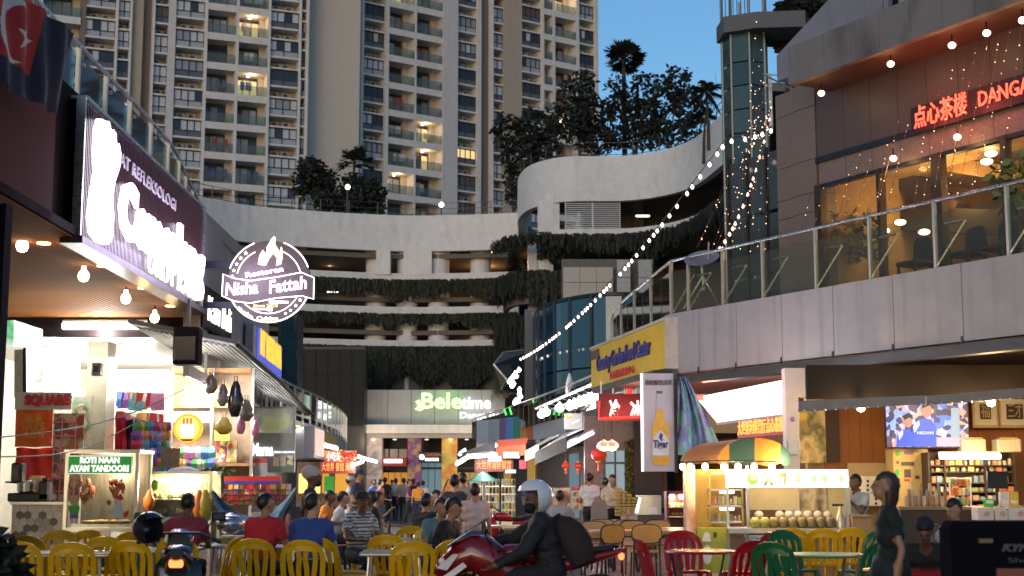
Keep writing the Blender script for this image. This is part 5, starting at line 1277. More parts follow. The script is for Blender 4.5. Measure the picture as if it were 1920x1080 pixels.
MB().lathe([(.03, 0), (8 * k, 6 * k), (9 * k, 14 * k), (6.5 * k, 30 * k), (3 * k, 42 * k), (.01, 46 * k)], 9).build('canopy', mat('umbrella_white', (.7, .68, .64), .7, var=.1), t); MB().tube([(0, 0, -.8), (0, 0, .05)], .03, 6).build('pole', alu, t)
for i, (px, py, ln) in enumerate(((1000, 748, 16), (1006, 752, 18), (1012, 755, 17), (955, 762, 14), (945, 765, 12))):
    a = P(px, py, 51); t = thing('neon_strip', ('tall', 'middle', 'short', 'far', 'farthest')[i] + ' green neon strip behind the right terrace glass', 'neon', a)
    wp(t, MB().tube([a + Vector((0, .6, 0)), a + Vector((.08, .6, -ln * .019))], .035, 5), 'tube', glow('neon_green', (.1, 1, .15), 1.6))
# awnings
def awning(label, q, d0, d1, mm, name='awning'):
    t = T(name, label, 'awning', q[0][0], q[0][1], d0); pts = [P(q[0][0], q[0][1], d0), P(q[1][0], q[1][1], d1), P(q[2][0], q[2][1], d1 + 1.2), P(q[3][0], q[3][1], d0 + 1.2)]
    wp(t, MB().add(pts + [p + Vector((0, 0, .05)) for p in pts], [(0, 3, 2, 1), (4, 5, 6, 7), (0, 1, 5, 4), (1, 2, 6, 5), (2, 3, 7, 6), (3, 0, 4, 7)]), 'sheet', mm)
    a, b = pts[0], pts[1]; wp(t, MB().add([a, b, b - Vector((0, 0, .3)), a - Vector((0, 0, .3)), a + Vector((.02, .04, 0)), b + Vector((.02, .04, 0)), b + Vector((.02, .04, -.3)), a + Vector((.02, .04, -.3))], [(0, 3, 2, 1), (4, 5, 6, 7), (0, 1, 5, 4), (1, 2, 6, 5), (2, 3, 7, 6), (3, 0, 4, 7)]), 'valance', mm)
    return t
awning('black retractable awning with violet tubes along its lower edge', ((1003, 852), (1062, 822), (1118, 800), (1060, 815)), 42, 36, mat('awning_black', (.015, .014, .014), .7, var=.2))
awning('pale cream awning glowing left of the black awning', ((984, 848), (1010, 836), (1048, 818), (1030, 822)), 47, 43, mat('awning_cream', (.65, .66, .55), .6, var=.05))
for i, (a, b, c, e) in enumerate(((1063, 838, 1112, 812), (1056, 836, 1084, 826))):
    p, q = P(a, b, 37), P(c, e, 34.5); t = thing('tube_light', ('longer', 'shorter')[i] + ' violet tube under the black awning', 'lamp', p); wp(t, MB().tube([p, q], .04, 7), 'tube', glow('tube_violet', (.80, .5, 1), 4)); wp(t, MB().tube([p + Vector((0, .05, .07)), q + Vector((0, .05, .07))], .03, 5), 'fitting', white_paint)
    if not i: point((.2, -.5, -.4), 60, (.9, .75, 1), .2, t)
t = T('canopy', 'dark corrugated canopy slanting up at the far right stalls', 'canopy', 866, 850, 45)
pts = [P(862, 850, 46), P(928, 826, 44), P(928, 846, 44), P(880, 860, 46)]; wp(t, slab(pts, Vector((0, .8, .03))), 'sheet', mat('corrugated_dark', (.05, .05, .055), .5, .4, var=.3, scale=8))
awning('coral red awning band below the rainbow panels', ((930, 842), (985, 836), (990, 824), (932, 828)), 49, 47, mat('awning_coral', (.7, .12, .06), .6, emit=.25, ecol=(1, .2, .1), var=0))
for q, lab, mm in (((942, 975, 846, 860), 'white signboard with green print under the coral awning', print_mat('sign_mint', ((.75, .78, .72), (.3, .5, .3), (.7, .72, .7)), 3, .5, 'noise')), ((973, 988, 862, 880), 'small bright pink sign by the far right stalls', glow('sign_pink', (1, .1, .2), .8)), ((947, 968, 880, 888), 'small white lettered light under the right scrolling sign', glow('sign_milk', (1, 1, 1), 1.6))):
    t = T('stall_sign', lab, 'sign', q[0], q[3], 47.5); m = MB(); fb(m, *q, 47.5, .1); wp(t, m, 'board', black); m = MB(); fb(m, q[0] + 1, q[1] - 1, q[2] + 1, q[3] - 1, 47.44, .05); wp(t, m, 'face', mm)
t = T('patio_umbrella', 'dark green open umbrella over the far right stalls', 'umbrella', 905, 945, 46); t.location.z = 0; zt_ = Z(884, 46); k = 46 / 2667
MB().lathe([(30 * k, zt_ - .32), (29 * k, zt_ - .30), (14 * k, zt_ - .12), (.02, zt_), (.01, zt_ - .04), (14 * k, zt_ - .17)], 8).build('canopy', mat('umbrella_green', (.01, .06, .05), .6, var=.1), t); MB().tube([(0, 0, 0), (0, 0, zt_)], .03, 6).build('pole', alu, t)
for i in range(9):
    p = P(866 + i * 13.5, 940, 49); t = T('shelf_unit', 'crowded stall shelf under the far right canopy, unit %d from the left' % (i + 1), 'shelf', 866 + i * 13.5, 942, 49, 'stall shelves at the far right') if i < 3 else t
    if i < 3:
        t['label'] = ('left stall shelf of jars below the green umbrella', 'middle stall shelf of stacked bowls below the green umbrella', 'right stall shelf of bright bottles below the green umbrella')[i]
        x0, x1, z0, z1 = F(880 + i * 30, 906 + i * 30, 942, 898, 49)
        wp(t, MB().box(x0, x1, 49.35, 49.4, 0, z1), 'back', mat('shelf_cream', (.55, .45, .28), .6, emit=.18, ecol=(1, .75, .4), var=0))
        for j in range(5):
            zz = .3 + j * (z1 - .3) / 5; wp(t, MB().box(x0, x1, 49, 49.35, zz, zz + .03), 'shelf', alu)
            for q in range(4): put(random.choice(bm), 'jar', t, (x0 + .06 + q * .12 - t.location.x, .15, zz + .03 - t.location.z))
point((G(905, 47).x, 46.5, 2.6), 120, (1, .85, .6), .3)
bpy.context.scene.objects['lamp_light'].name = 'lamp_light'
# ------------------------------------------------------------------ near right building
RO = G(1255, 29); RE = G(1920, 21.2)
RH = facing(RO, RE)
def Rw(x, y, z): return Vector((RO.x + x * math.cos(RH) - y * math.sin(RH), RO.y + x * math.sin(RH) + y * math.cos(RH), z))
ex, ey = Vector((math.cos(RH), math.sin(RH))), Vector((-math.sin(RH), math.cos(RH)))
def RX(px, py, y):                     # where the line of sight at px, py meets the upright plane y metres inside the right facade
    r = ray(px, py); a = Vector((r.x, r.y)); o = Vector((RO.x, RO.y)) + ey * y
    det = a.x * -ex.y + ex.x * a.y
    lam = (o.x * -ex.y + ex.x * o.y) / det
    x = (a * lam - o).dot(ex)
    return x, CAMZ + r.z * lam
rb_ = thing('restaurant_building', 'right restaurant building with curved terrace, stone upper floor and deep roof overhang', 'building', (RO.x, RO.y, 0), RH)
def RB(mb, name, mm, parent=None, smooth=0): return mb.build(name, mm, parent or rb_, smooth=smooth)
zF0, zF1 = Z(702, 29), Z(590, 29)
fpan = streaked('fascia_panel_grey', (.37, .35, .35), (.17, .155, .15), (2.5, 1, .15), .6)
stone = mat('granite_brown', (.20, .145, .11), .4, var=.28, scale=30)
stone_d = mat('granite_dark', (.09, .062, .048), .45, var=.2, scale=20)
xs = [0] + [RX(px, 580, 0)[0] for px in (1310, 1380, 1465, 1562, 1675, 1805)] + [9.2, 11, 13]
for a, b in zip(xs[:-1], xs[1:]): RB(MB().box(a + .008, b - .008, 0, .14, zF0, zF1), 'fascia_panel', fpan); RB(MB().box(b - .05, b - .02, -.02, .0, zF0 - .04, zF0 + .08), 'bracket', black)
end = curve([Vector((0, 0, 0))] + [Vector((*(lambda q: ((q.x - RO.x) * ex.x + (q.y - RO.y) * ex.y, (q.x - RO.x) * ey.x + (q.y - RO.y) * ey.y))(G(px, dd)), 0)) for px, dd in ((1200, 32.5), (1160, 36), (1142, 39), (1150, 42), (1190, 45))], 5)
RB(MB().wall([p for p in end[::-1]], zF0, zF1, .14), 'fascia_panel', fpan)
poly = [(13, .14), (13, 9), (-16, 9)] + [(p.x, p.y + .0) for p in end[::-1]]
RB(MB().hprism(poly[:3] + [(p.x + .1, p.y + .12) for p in end[::-1]], zF0 + .25, zF1 - .1), 'terrace_floor', MATS['arcade_dark'])
RB(MB().box(0, 13, -.06, .2, zF0 - .22, zF0 - .05), 'edge_beam', black)
RB(MB().wall([p + Vector((-.05, -.05, 0)) for p in end[::-1]], zF0 - .22, zF0 - .05, .25), 'edge_beam', black)
sof = mat('soffit_pink_lit', (.42, .27, .22), .6, var=.15, scale=2)  # pink light from the red LEDs is put into the board colour
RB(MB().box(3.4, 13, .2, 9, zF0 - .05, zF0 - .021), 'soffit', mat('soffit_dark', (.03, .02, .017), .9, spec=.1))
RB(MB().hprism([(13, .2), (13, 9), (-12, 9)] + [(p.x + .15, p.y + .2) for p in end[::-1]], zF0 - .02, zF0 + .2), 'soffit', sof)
RB(MB().box(-12, 13, 8.8, 9, 0, zF0), 'back_wall', mat('inner_wall_ochre', (.45, .27, .10), .6, var=.15))
# railing
hr = thing('terrace_railing', 'long glass railing with steel handrail and slanted props on the right terrace', 'railing', (RO.x, RO.y, zF1), RH)
zH = Z(490, 29); rl2 = [Vector((13, .1, 0)), Vector((9, .1, 0)), Vector((4, .1, 0))] + [p + Vector((.06, .08, 0)) for p in end]
MB().tube([(p.x, p.y, zH - zF1) for p in rl2], .032, 8).build('handrail', steel, hr, smooth=40)
for px in (1290, 1355, 1430, 1530, 1632, 1755, 1893):
    x = RX(px, 480, .1)[0]
    MB().box(x - .025, x + .025, .07, .13, 0, zH - zF1).build('post', MATS['post_cream'], hr)
    MB().tube([(x + .02, .1, .05), (x + .42, .35, .75)], .02, 6).build('prop', steel, hr)
    MB().box(x, x + .42, .3, .36, .74, .77).build('prop_arm', steel, hr)
gx = [RX(px, 480, .1)[0] for px in (1258, 1290, 1355, 1430, 1530, 1632, 1755, 1893)] + [10.4, 12]
gr2 = glass('terrace_glass', (.80, .84, .78), .08, .94)
for a, b in zip(gx[:-1], gx[1:]): MB().box(a + .04, b - .04, .09, .105, .03, (zH - zF1) * .80).build('glass_panel', gr2, hr)
for k in range(14):
    p, _ = along(end, k / 14); e, _ = along(end, (k + .92) / 14); MB().strip([(p.x + .06, p.y + .08, (zH - zF1) * .42), (e.x + .06, e.y + .08, (zH - zF1) * .42)], .012, (zH - zF1) * .78).build('glass_panel', gr2, hr)
    if k % 2 == 0: MB().box(p.x + .03, p.x + .09, p.y + .05, p.y + .11, 0, zH - zF1).build('post', MATS['post_cream'], hr); MB().tube([(p.x + .1, p.y + .1, .05), (p.x + .5, p.y + .35, .8)], .02, 6).build('prop', steel, hr)
# upper floor facade, 2.6 m behind the rail
Y = 2.6
cx0, cx1 = RX(1452, 330, Y)[0], RX(1531, 330, Y)[0]
zz = [zF1 - .1] + [RX(1490, py, Y)[1] for py in (405, 370, 308, 210, 165)]
for a, b in zip(zz[:-1], zz[1:]):
    RB(MB().box(cx0, (cx0 + cx1) / 2 - .1, Y + .08, Y + .5, a + .012, b), 'stone_block', stone); RB(MB().box((cx0 + cx1) / 2 - .09, cx1, Y - .0, Y + .5, a + .012, b), 'stone_block', stone)
zh = RX(1535, 322, Y)[1]; zs = RX(1535, 178, Y)[1]; zsill = zF1
pxs = [1531, 1582, 1632, 1685, 1740, 1800, 1862, 1925, 2000]
pz = [RX(p, 240, Y)[0] for p in pxs]
for a, b in zip(pz[:-1], pz[1:]): RB(MB().box(a + .006, b - .006, Y, Y + .3, zh + .3, zs), 'stone_panel', stone_d); RB(MB().box(a + .006, b - .006, Y + .02, Y + .3, zh - .28, zh + .18), 'lower_panel', stone)
RB(MB().box(cx1, pz[-1], Y - .03, Y + .1, zh + .18, zh + .3), 'window_head', black); RB(MB().box(cx1, pz[-1], Y - .03, Y + .1, zh - .36, zh - .28), 'window_head', black)
for px0, px1 in ((1531, 1543), (1648, 1654), (1752, 1770), (1884, 1894)):
    a, b = RX(px0, 400, Y)[0], RX(px1, 400, Y)[0]; RB(MB().box(a, b, Y - .05, Y + .12, zsill, zh - .28), 'mullion', mat('mullion_bronze', (.05, .035, .025), .4, .4))
RB(MB().box(cx1, pz[-1], Y + .02, Y + .03, zsill, zh - .3), 'window_glass', glass('window_clear', (.95, .9, .8), .12, .95))
cream = mat('room_cream', (.45, .30, .13), .6, var=.15)
RB(MB().box(cx1, pz[-1], Y + 5, Y + 5.2, zsill, zh + .6).box(cx1 - .1, cx1, Y + .5, Y + 5, zsill, zh + .6), 'room_wall', cream)
RB(MB().box(cx1, pz[-1], Y + .3, Y + 5.2, zh + .1, zh + .25), 'room_ceiling', cream)
a, b = RX(1543, 400, Y + .6)[0], RX(1572, 400, Y + .6)[0]; RB(MB().box(a, b, Y + .5, Y + 1, zsill, zh), 'room_pillar', cream)
a, b = RX(1570, 340, Y + 3)[0], RX(1648, 340, Y + 3)[0]; RB(MB().box(a, b, Y + 2.9, Y + 3, RX(1610, 405, Y + 3)[1], RX(1610, 325, Y + 3)[1]), 'mural', print_mat('mural', ((.05, .03, .02), (.3, .2, .12), (.03, .02, .02), (.4, .3, .2)), 2.2, 0, 'noise'))
for p0, p1, w_ in (((1690, 330), (1800, 400), .45), ((1560, 405), (1920, 420), .5), ((1730, 300), (1920, 330), .3)):
    a, b = RX(*p0, Y + 2.5), RX(*p1, Y + 2.5); RB(MB().strip([(a[0], Y + 2.5, a[1]), (b[0], Y + 2.5, b[1])], .4, w_), 'room_beam', mat('beam_dark', (.03, .02, .014), .6) if w_ > .4 else cream)
for px, py in ((1610, 415), (1688, 417), (1658, 433), (1733, 435), (1858, 288), (1850, 303)):
    x, z = RX(px, py, Y + 1.8); o = MB().ell((0, 0, 0), (.12, .12, .06), 10, 6).build('ceiling_lamp', bulb_warm, rb_, (x, Y + 1.8, z))
for x, z in ((3.5, zh - .6), (6.5, zh - .6), (9.5, zh - .6)): point((x, Y + 2, z), 80, (1, .62, .25), .2, rb_)
for px, lab in ((1585, 'leafy green plant inside the upper window beside the stone column'), (1625, 'second leafy plant inside the upper window'), (1905, 'tall yellow lit plant at the right edge of the upper window')):
    x, z = RX(px, 440, Y - .5 if px > 1900 else Y + .8); p = Rw(x, Y - .5 if px > 1900 else Y + .8, zF1); h = 2.0 if px > 1900 else z - zF1 + .3
    t = thing('potted_plant', lab, 'plant', p); m = MB(); leaves(m, (0, 0, h - .4), (.38, .38, .6), 160, .22, random.Random(px)); m.build('foliage', [mat('indoor_leaf', (.14, .16, .03), .5, var=.2), mat('indoor_leaf_pale', (.28, .26, .06), .5), mat('indoor_leaf_deep', (.06, .09, .02), .5)], t); MB().lathe([(.1, 0), (.16, .3), (.01, .28)], 10).build('pot', mat('pot_white', (.5, .45, .4), .5), t); MB().tube([(0, 0, .25), (.03, 0, h - .4)], .02, 5).build('stem', bark, t)
for i, px in enumerate((1715, 1815, 1878)):
    x, z = RX(px, 480, Y - 1); t = thing('terrace_chair', ('left', 'middle', 'right')[i] + ' dark rounded chair back behind the terrace glass', 'chair', Rw(x, Y - 1, zF1), RH, 'chairs on the right terrace')
    MB().cb((0, 0, .45), (.5, .5, .08), .03).build('seat', black, t); MB().prism([(-.24, .48), (.24, .48), (.22, .85), (.14, .95), (-.14, .95), (-.22, .85)], .2, .25).build('backrest', black, t)
    for a in (-.2, .2):
        for b in (-.2, .2): MB().box(a - .02, a + .02, b - .02, b + .02, 0, .42).build('leg', black, t)
# left flank of the upper floor with yellow lit glazing
q0, q1 = RX(1368, 430, Y + 2.2)[0], cx0
for i in range(6):
    a, b = q0 + (q1 - q0) * i / 6, q0 + (q1 - q0) * (i + 1) / 6
    for j in range(3):
        z0 = zF1 + j * 1.5; lit = (i >= 4 and j >= 1)
        RB(MB().box(a + .04, b - .04, Y + 2.2, Y + 2.26, z0 + .05, z0 + 1.46), 'flank_pane', glow('flank_lit', (.8, .62, .18), .5) if lit else mat('flank_glass', (.05, .06, .05), .1, var=.2))
    RB(MB().box(a - .04, a + .04, Y + 2.15, Y + 2.3, zF1, zF1 + 4.6), 'flank_mullion', MATS['mullion_bronze'])
# roof overhang and white parapet walls
zo = RX(1500, 183, Y - .9)[1]
ox0 = RX(1482, 170, Y - 1.1)[0]
RB(MB().box(ox0, 14, Y - 1.0, Y + 1.5, zs - .02, zs + .08), 'roof_soffit', mat('soffit_rust', (.085, .036, .022), .7, var=.15))
ov_ = mat('overhang_stained', (.34, .32, .30), .7); st_ = streaked('overhang_concrete', (.17, .155, .145), (.02, .02, .018), (.7, 1, .3), .8)
for a, b in zip([ox0] + pz[1:-1], pz[1:-1] + [14]): RB(MB().box(a + .005, b - .005, Y - 1.15, Y - 1.0, zs - .05, zs + .72), 'overhang_panel', st_)
RB(MB().box(ox0, 14, Y - 1.0, Y + 3, zs + .6, zs + .7), 'roof_deck', MATS['arcade_dark'])
wy = Y + .2; wl_ = streaked('parapet_grey', (.20, .205, .235), (.1, .1, .115), (1, 1, .12), .35)
def RP(px, py): return RX(px, py, wy)
tri = [RP(1456, 105), RP(1455, 170), RP(1532, 140), RP(1550, 118), RP(1636, 34), RP(1638, 80), RP(1655, 75), RP(1655, -80), RP(1640, -90)]
tri = [RP(1456, 105), (RP(1456, 105)[0], zs + .7), (RP(1545, 110)[0], zs + .7), RP(1636, 34), (RP(1636, 34)[0], zs + .7), (RP(1655, 75)[0], zs + .7), RP(1655, -90), RP(1640, -95)]
RB(MB().prism(tri[::-1], wy, wy + .3), 'sloping_wall', wl_)
RB(MB().box(RP(1545, 110)[0] - .3, RP(1636, 34)[0] + .3, wy + .5, wy + .6, zs + .7, zs + 2.6), 'inner_wall', mat('recess_brown', (.05, .04, .035), .8))
a, b = RP(1655, 0)[0], RP(1762, 0)[0]
RB(MB().box(a + .02, b - .02, wy + .12, wy + .16, zs + .7, zs + 3.4), 'upper_window', dk); RB(MB().box(a + .02, a + .14, wy, wy + .2, zs + .7, zs + 3.4), 'window_jamb', wl_); RB(MB().box(a + .35, a + .75, wy + .08, wy + .12, zs + .8, zs + 2.6), 'curtain', panes[1])
RB(MB().box(b, 14, wy - .1, wy + .3, zs + .7, zs + 3.6), 'parapet_wall', mat('parapet_white', (.42, .42, .44), .6, var=.08))
# LED sign
lx0, lz = RX(1709, 252, Y - .15); lx1 = 11.5; lz1 = RX(1709, 203, Y - .15)[1]
t = thing('led_sign', 'black scrolling sign with glowing red characters under the roof overhang', 'sign', Rw(lx0, Y - .15, lz), RH)
MB().box(0, lx1 - lx0, 0, .12, 0, lz1 - lz).build('board', mat('led_black', (.012, .005, .006), .5), t)
hL = lz1 - lz; la = RX(1712, 230, Y - .2)[0]; lb_ = RX(1812, 210, Y - .2)[0]
red_l = glow('led_red_bright', (1, .10, .05), 3.0)
text('lettering', '点心茶楼', hL * .66, red_l, t, ((la + lb_) / 2 - lx0, -.03, hL * .5), width=lb_ - la, bold=.006)
lc = RX(1832, 200, Y - .2)[0]; ld = RX(1925, 190, Y - .2)[0]; text('lettering', 'DANGA', hL * .56, red_l, t, ((lc + ld) / 2 - lx0 + .03, -.03, hL * .52), width=ld - lc + .05, bold=.004)
for x in (.5, 1.6): point((x, -.5, hL * .5), 26, (1, .1, .06), .2, t)
point((2.4, -.4, hL + 1.7), 60, (1, .1, .04), .3, t)
for i, (px, py) in enumerate(((1540, 175), (1670, 120), (1785, 85), (1850, 62), (1917, 38), (1795, 257), (1675, 297))):
    yy = Y - .75 if i < 5 else Y - .3; x, z = RX(px, py, yy); p = Rw(x, yy, z)
    t = thing('eave_lamp', ('first small warm lamp under the eave near the stone column', 'second warm lamp under the eave', 'third warm lamp under the eave left of the red glow', 'fourth warm lamp high under the eave', 'fifth warm lamp at the right picture edge under the eave', 'warm oval lamp just below the red sign', 'warm oval lamp on the lower stone panel')[i], 'lamp', p, RH, 'warm lamps along the eave')
    MB().ell((0, 0, 0), (.07, .07, .06), 9, 6).build('globe', glow('eave_bulb', (1, .66, .34), 9), t); MB().tube([(0, 0, .05), (0, 0, .2)], .015, 4).build('stem', black, t)
    point((0, -.12, -.12), 3.5 if i < 5 else 10, (1, .55, .22), .06, t)
# glazed lift shaft
d = 62; a, b = P(1367, 200, d).x, P(1452, 200, d).x; zt = Z(48, d)
sh = thing('lift_shaft', 'tall faceted green glass lift shaft with a dark ring slab at its top', 'lift shaft', ((a + b) / 2, d + 1, 0))
w2 = (b - a) / 2; fp = [(-w2, .7), (-w2 * .75, -.3), (0, -.75), (w2 * .75, -.3), (w2, .7), (0, 1.6)]
sg_ = [mat('shaft_glass_a', (.03, .065, .065), .08, var=.1), mat('shaft_glass_b', (.05, .09, .085), .12, var=.15), mat('shaft_glass_c', (.10, .14, .12), .2, var=.2)]
rnd = random.Random(2); zz_ = 4.0
while zz_ < zt:
    hh = rnd.choice([.7, 1.1, 1.5])
    for i in range(5):
        p, q = Vector((*fp[i], 0)), Vector((*fp[i + 1], 0)); dn = (q - p).normalized(); nn = Vector((-dn.y, dn.x, 0)) * .04; A, B = p + dn * .05, q - dn * .05
        MB().hprism([(A.x, A.y), (B.x, B.y), (B.x + nn.x, B.y + nn.y), (A.x + nn.x, A.y + nn.y)], zz_ + .03, min(zz_ + hh, zt) - .03).build('pane', rnd.choices(sg_, [4, 2, 1])[0] if i in (1, 2) else sg_[0], sh)
    zz_ += hh
for x, y in fp: MB().tube([(x, y, 3), (x, y, zt + 2)], .07, 6).build('mullion', mat('shaft_steel', (.12, .14, .14), .35, .7), sh)
MB().hprism([(x * .82, y * .82 + .1) for x, y in fp], 0, zt).build('core', MATS['arcade_dark'], sh)
r1 = [(x * 1.25 + .3, y * 1.5 + .1) for x, y in fp]
MB().hprism([(-w2 * 1.2, 1), (-w2 * 1.1, -.6), (.2, -1.3), (w2 + 1.4, -1.5), (w2 + 1.4, 1.8)], zt - .2, zt + .55).build('ring_slab', mat('ring_grey', (.10, .105, .12), .6, var=.1), sh)
m = MB()
for i in range(7): x = -w2 * 1.15 + i * .16; m.box(x, x + .03, -.3 - i * .1, -.26 - i * .1, zt + .55, zt + 1.5)
m.build('balustrade', dark_steel, sh)
tree_px('dark leafy tree above the sloping grey wall right of the lift shaft', 1500, 64, 14, [(1490, 30, 0, 38, 40), (1470, 75, 0, 16, 26), (1530, 5, 0, 40, 26)], 2200, .42, 21)
# ------------------------------------------------------------------ right side, ground level
orange_w = mat('timber_orange', (.42, .15, .03), .6, var=.1, scale=3)
kw = thing('eatery_wall', 'orange timber panelled back wall of the right eatery', 'wall', G(1720, 26, .02))
for i in range(20):
    m = MB(); fb(m, 1548 + i * 22, 1548 + i * 22 + 21.6, 740, 950, 26.2, .1); wp(kw, m, 'plank', orange_w)
m = MB(); fb(m, 1514, 1990, 690, 1010, 26.4, .2); wp(kw, m, 'backing', mat('wall_buff', (.55, .36, .13), .6, var=.1))
m = MB(); fb(m, 1549, 1574, 756, 866, 26.1, .08); wp(kw, m, 'door_panel', mat('door_umber', (.07, .03, .015), .5, var=.1))
m = MB(); fb(m, 1512, 1990, 684, 748, 23.6, .1); wp(kw, m, 'header_board', mat('header_black', (.016, .011, .010), .9, var=.15))
for a, b, y0, y1, y2, y3 in ((1497, 1735, 752, 772, 741, 757), (1737, 1960, 742, 760, 724, 742)):
    m = slab([P(a, y0, 22.6), P(b, y2, 21.8), P(b, y3, 21.8), P(a, y1, 22.6)], Vector((0, .12, 0))); wp(kw, m, 'awning_beam', MATS['beam_grey'])
    for i in range(12):
        f = (i + .5) / 12; p = P(a + (b - a) * f, y1 + (y3 - y1) * f - 1, 22.55 - .8 * f); wp(kw, MB().ell(p, (.022, .022, .022), 6, 4), 'stud', alu)
m = MB(); fb(m, 1500, 1548, 762, 868, 25.9, .1); wp(kw, m, 'mural', print_mat('mural_yellow', ((.75, .45, .05), (.12, .13, .05), (.8, .6, .2), (.3, .2, .06)), 2.2, 0, 'noise'))
m = MB(); fb(m, 1592, 1678, 868, 950, 26, .1); wp(kw, m, 'cream_panel', mat('panel_butter', (.68, .48, .20), .5, var=.06))
for px, py, dd, lab in ((1614, 762, 23.5, 'bare warm bulb hanging before the orange wall left of the screen'), (1858, 752, 23, 'bare warm bulb hanging in front of the carved frames')):
    p = P(px, py, dd); t = thing('hanging_bulb', lab, 'light bulb', p); MB().lathe([(.03, .1), (.075, 0), (.06, -.07), (.01, -.09)], 10).build('globe', bulb_warm, t, smooth=60); MB().tube([(0, 0, .08), (0, 0, .35)], .01, 4).build('cord', black, t); point((0, -.1, -.18), 62 if px < 1700 else 130, (1, .62, .26), .1, t)
# screen showing a football match
t = T('television', 'large television showing football players in blue shirts', 'television', 1738, 838, 24.6); d = 24.6
m = MB(); fb(m, 1660, 1817, 741, 840, d, .08); wp(t, m, 'case', black)
scr = print_mat('screen_crowd', ((.02, .03, .12), (.05, .12, .5), (.03, .03, .06), (.3, .33, .5), (.15, .25, .6), (.06, .05, .08), (.4, .25, .2)), 11, 1.2)
m = MB(); fb(m, 1662, 1815, 743, 838, d - .012, .01); wp(t, m, 'screen', scr)
sb, ss, sh_, sw, spk = glow('screen_blue', (.04, .11, .85), 1.2), glow('screen_skin', (.62, .33, .22), .8), glow('screen_hair', (.02, .015, .015), .5), glow('screen_white', (.8, .85, 1), 1.1), glow('screen_pink', (.75, .55, .75), .9)
decal(t, 'picture', [([(1752, 820), (1815, 820), (1815, 837), (1752, 837)], spk), ([(1783, 765), (1799, 765), (1799, 822), (1783, 822)], glow('screen_teal', (.45, .6, .75), .8)),
                     ([(1708, 837), (1711, 800), (1722, 787), (1734, 784), (1746, 787), (1755, 800), (1756, 837)], sb), (ov(1737, 769, 10, 15), ss), ([(1728, 766), (1730, 753), (1740, 748), (1749, 755), (1749, 768), (1743, 760)], sh_), ([(1711, 800), (1722, 788), (1724, 796), (1714, 812)], sw),
                     ([(1680, 837), (1683, 812), (1693, 805), (1706, 806), (1711, 815), (1710, 837)], sb), (ov(1702, 790, 8, 12), ss), ([(1694, 788), (1695, 778), (1703, 774), (1710, 779), (1711, 787), (1704, 783)], sh_), ([(1683, 812), (1692, 806), (1692, 815), (1685, 826)], sw)], d - .02)
wtext(t, 'lettering', 'NISSAN', 1720, 1750, 809, 815, d - .08, sw)
point((0, -.5, .5), 14, (.5, .6, 1), .3, t)
fm = mat('frame_gold', (.7, .48, .22), .4, .3, var=.1)
for a, b, lab in ((1824, 1872, 'left gilt frame with dark carved seal on the orange wall'), (1874, 1932, 'right wide gilt frame with dark carved seal beside the picture edge')):
    t = T('picture_frame', lab, 'picture frame', a, 802, 25.6); m = MB(); fb(m, a, b, 742, 802, 25.6, .06); wp(t, m, 'frame', fm); m = MB(); fb(m, a + 4, b - 4, 747, 797, 25.57, .04); wp(t, m, 'mat_board', mat('mat_cream', (.85, .78, .62), .6, var=.05))
    m = MB(); fb(m, a + 14, b - 14, 758, 786, 25.54, .04); wp(t, m, 'seal', mat('seal_dark', (.09, .07, .04), .5)); L = t.location
    wtext(t, 'lettering', '福' if a < 1850 else '三才', a + 16, b - 16, 761, 783, 25.5, fm)
# cabinet, shelves, tube
t = T('cabinet', 'tall butter yellow cabinet covered with small stickers', 'cabinet', 1708, 950, 24.8); d = 24.8
m = MB(); fb(m, 1676, 1742, 842, 955, d, .5); wp(t, m, 'body', mat('cabinet_yellow', (.62, .42, .13), .5, var=.08))
for i, (a, b, y0, y1, c) in enumerate(((1696, 1712, 846, 852, 'decal_violet'), (1690, 1714, 866, 873, 'seal_dark'), (1696, 1708, 880, 895, 'seal_dark'), (1716, 1724, 892, 898, 'seal_dark'), (1680, 1687, 846, 854, 'decal_green'), (1680, 1686, 864, 870, 'decal_brown'), (1680, 1686, 880, 892, 'decal_green'), (1696, 1706, 898, 902, 'letter_red'))):
    m = MB(); fb(m, a, b, y0, y1, d - .012, .01); wp(t, m, 'sticker', MATS[c])
t = T('goods_shelf', 'dark shelf crammed with cartons, tins and jars under the fluorescent tube', 'shelf', 1810, 960, 24.4); d = 24.4
m = MB(); fb(m, 1742, 1905, 848, 975, d + .4, .05); wp(t, m, 'back', mat('shelf_dark', (.05, .03, .02), .6))
for a in (1742, 1772, 1848, 1903): m = MB(); fb(m, a, a + 3, 848, 975, d, .4); wp(t, m, 'upright', MATS['shelf_dark'])
rnd = random.Random(31)
goods = [MB().cb((0, 0, .5), (1, 1, 1), .06).mesh('carton', mat('goods_%d' % i, c, .45, var=.35, scale=14)) for i, c in enumerate(((.65, .45, .12), (.6, .2, .06), (.3, .4, .1), (.7, .6, .4), (.5, .12, .05), (.45, .3, .15), (.2, .28, .35)))]
jar_g = [MB().lathe([(.36, 0), (.42, .1), (.42, .75), (.34, .85), (.36, 1), (.01, 1)], 9).mesh('jar', mat('jar_%d' % i, c, .2, var=.3, scale=12)) for i, c in enumerate(((.55, .42, .25), (.35, .2, .1), (.6, .5, .35), (.25, .22, .18)))]
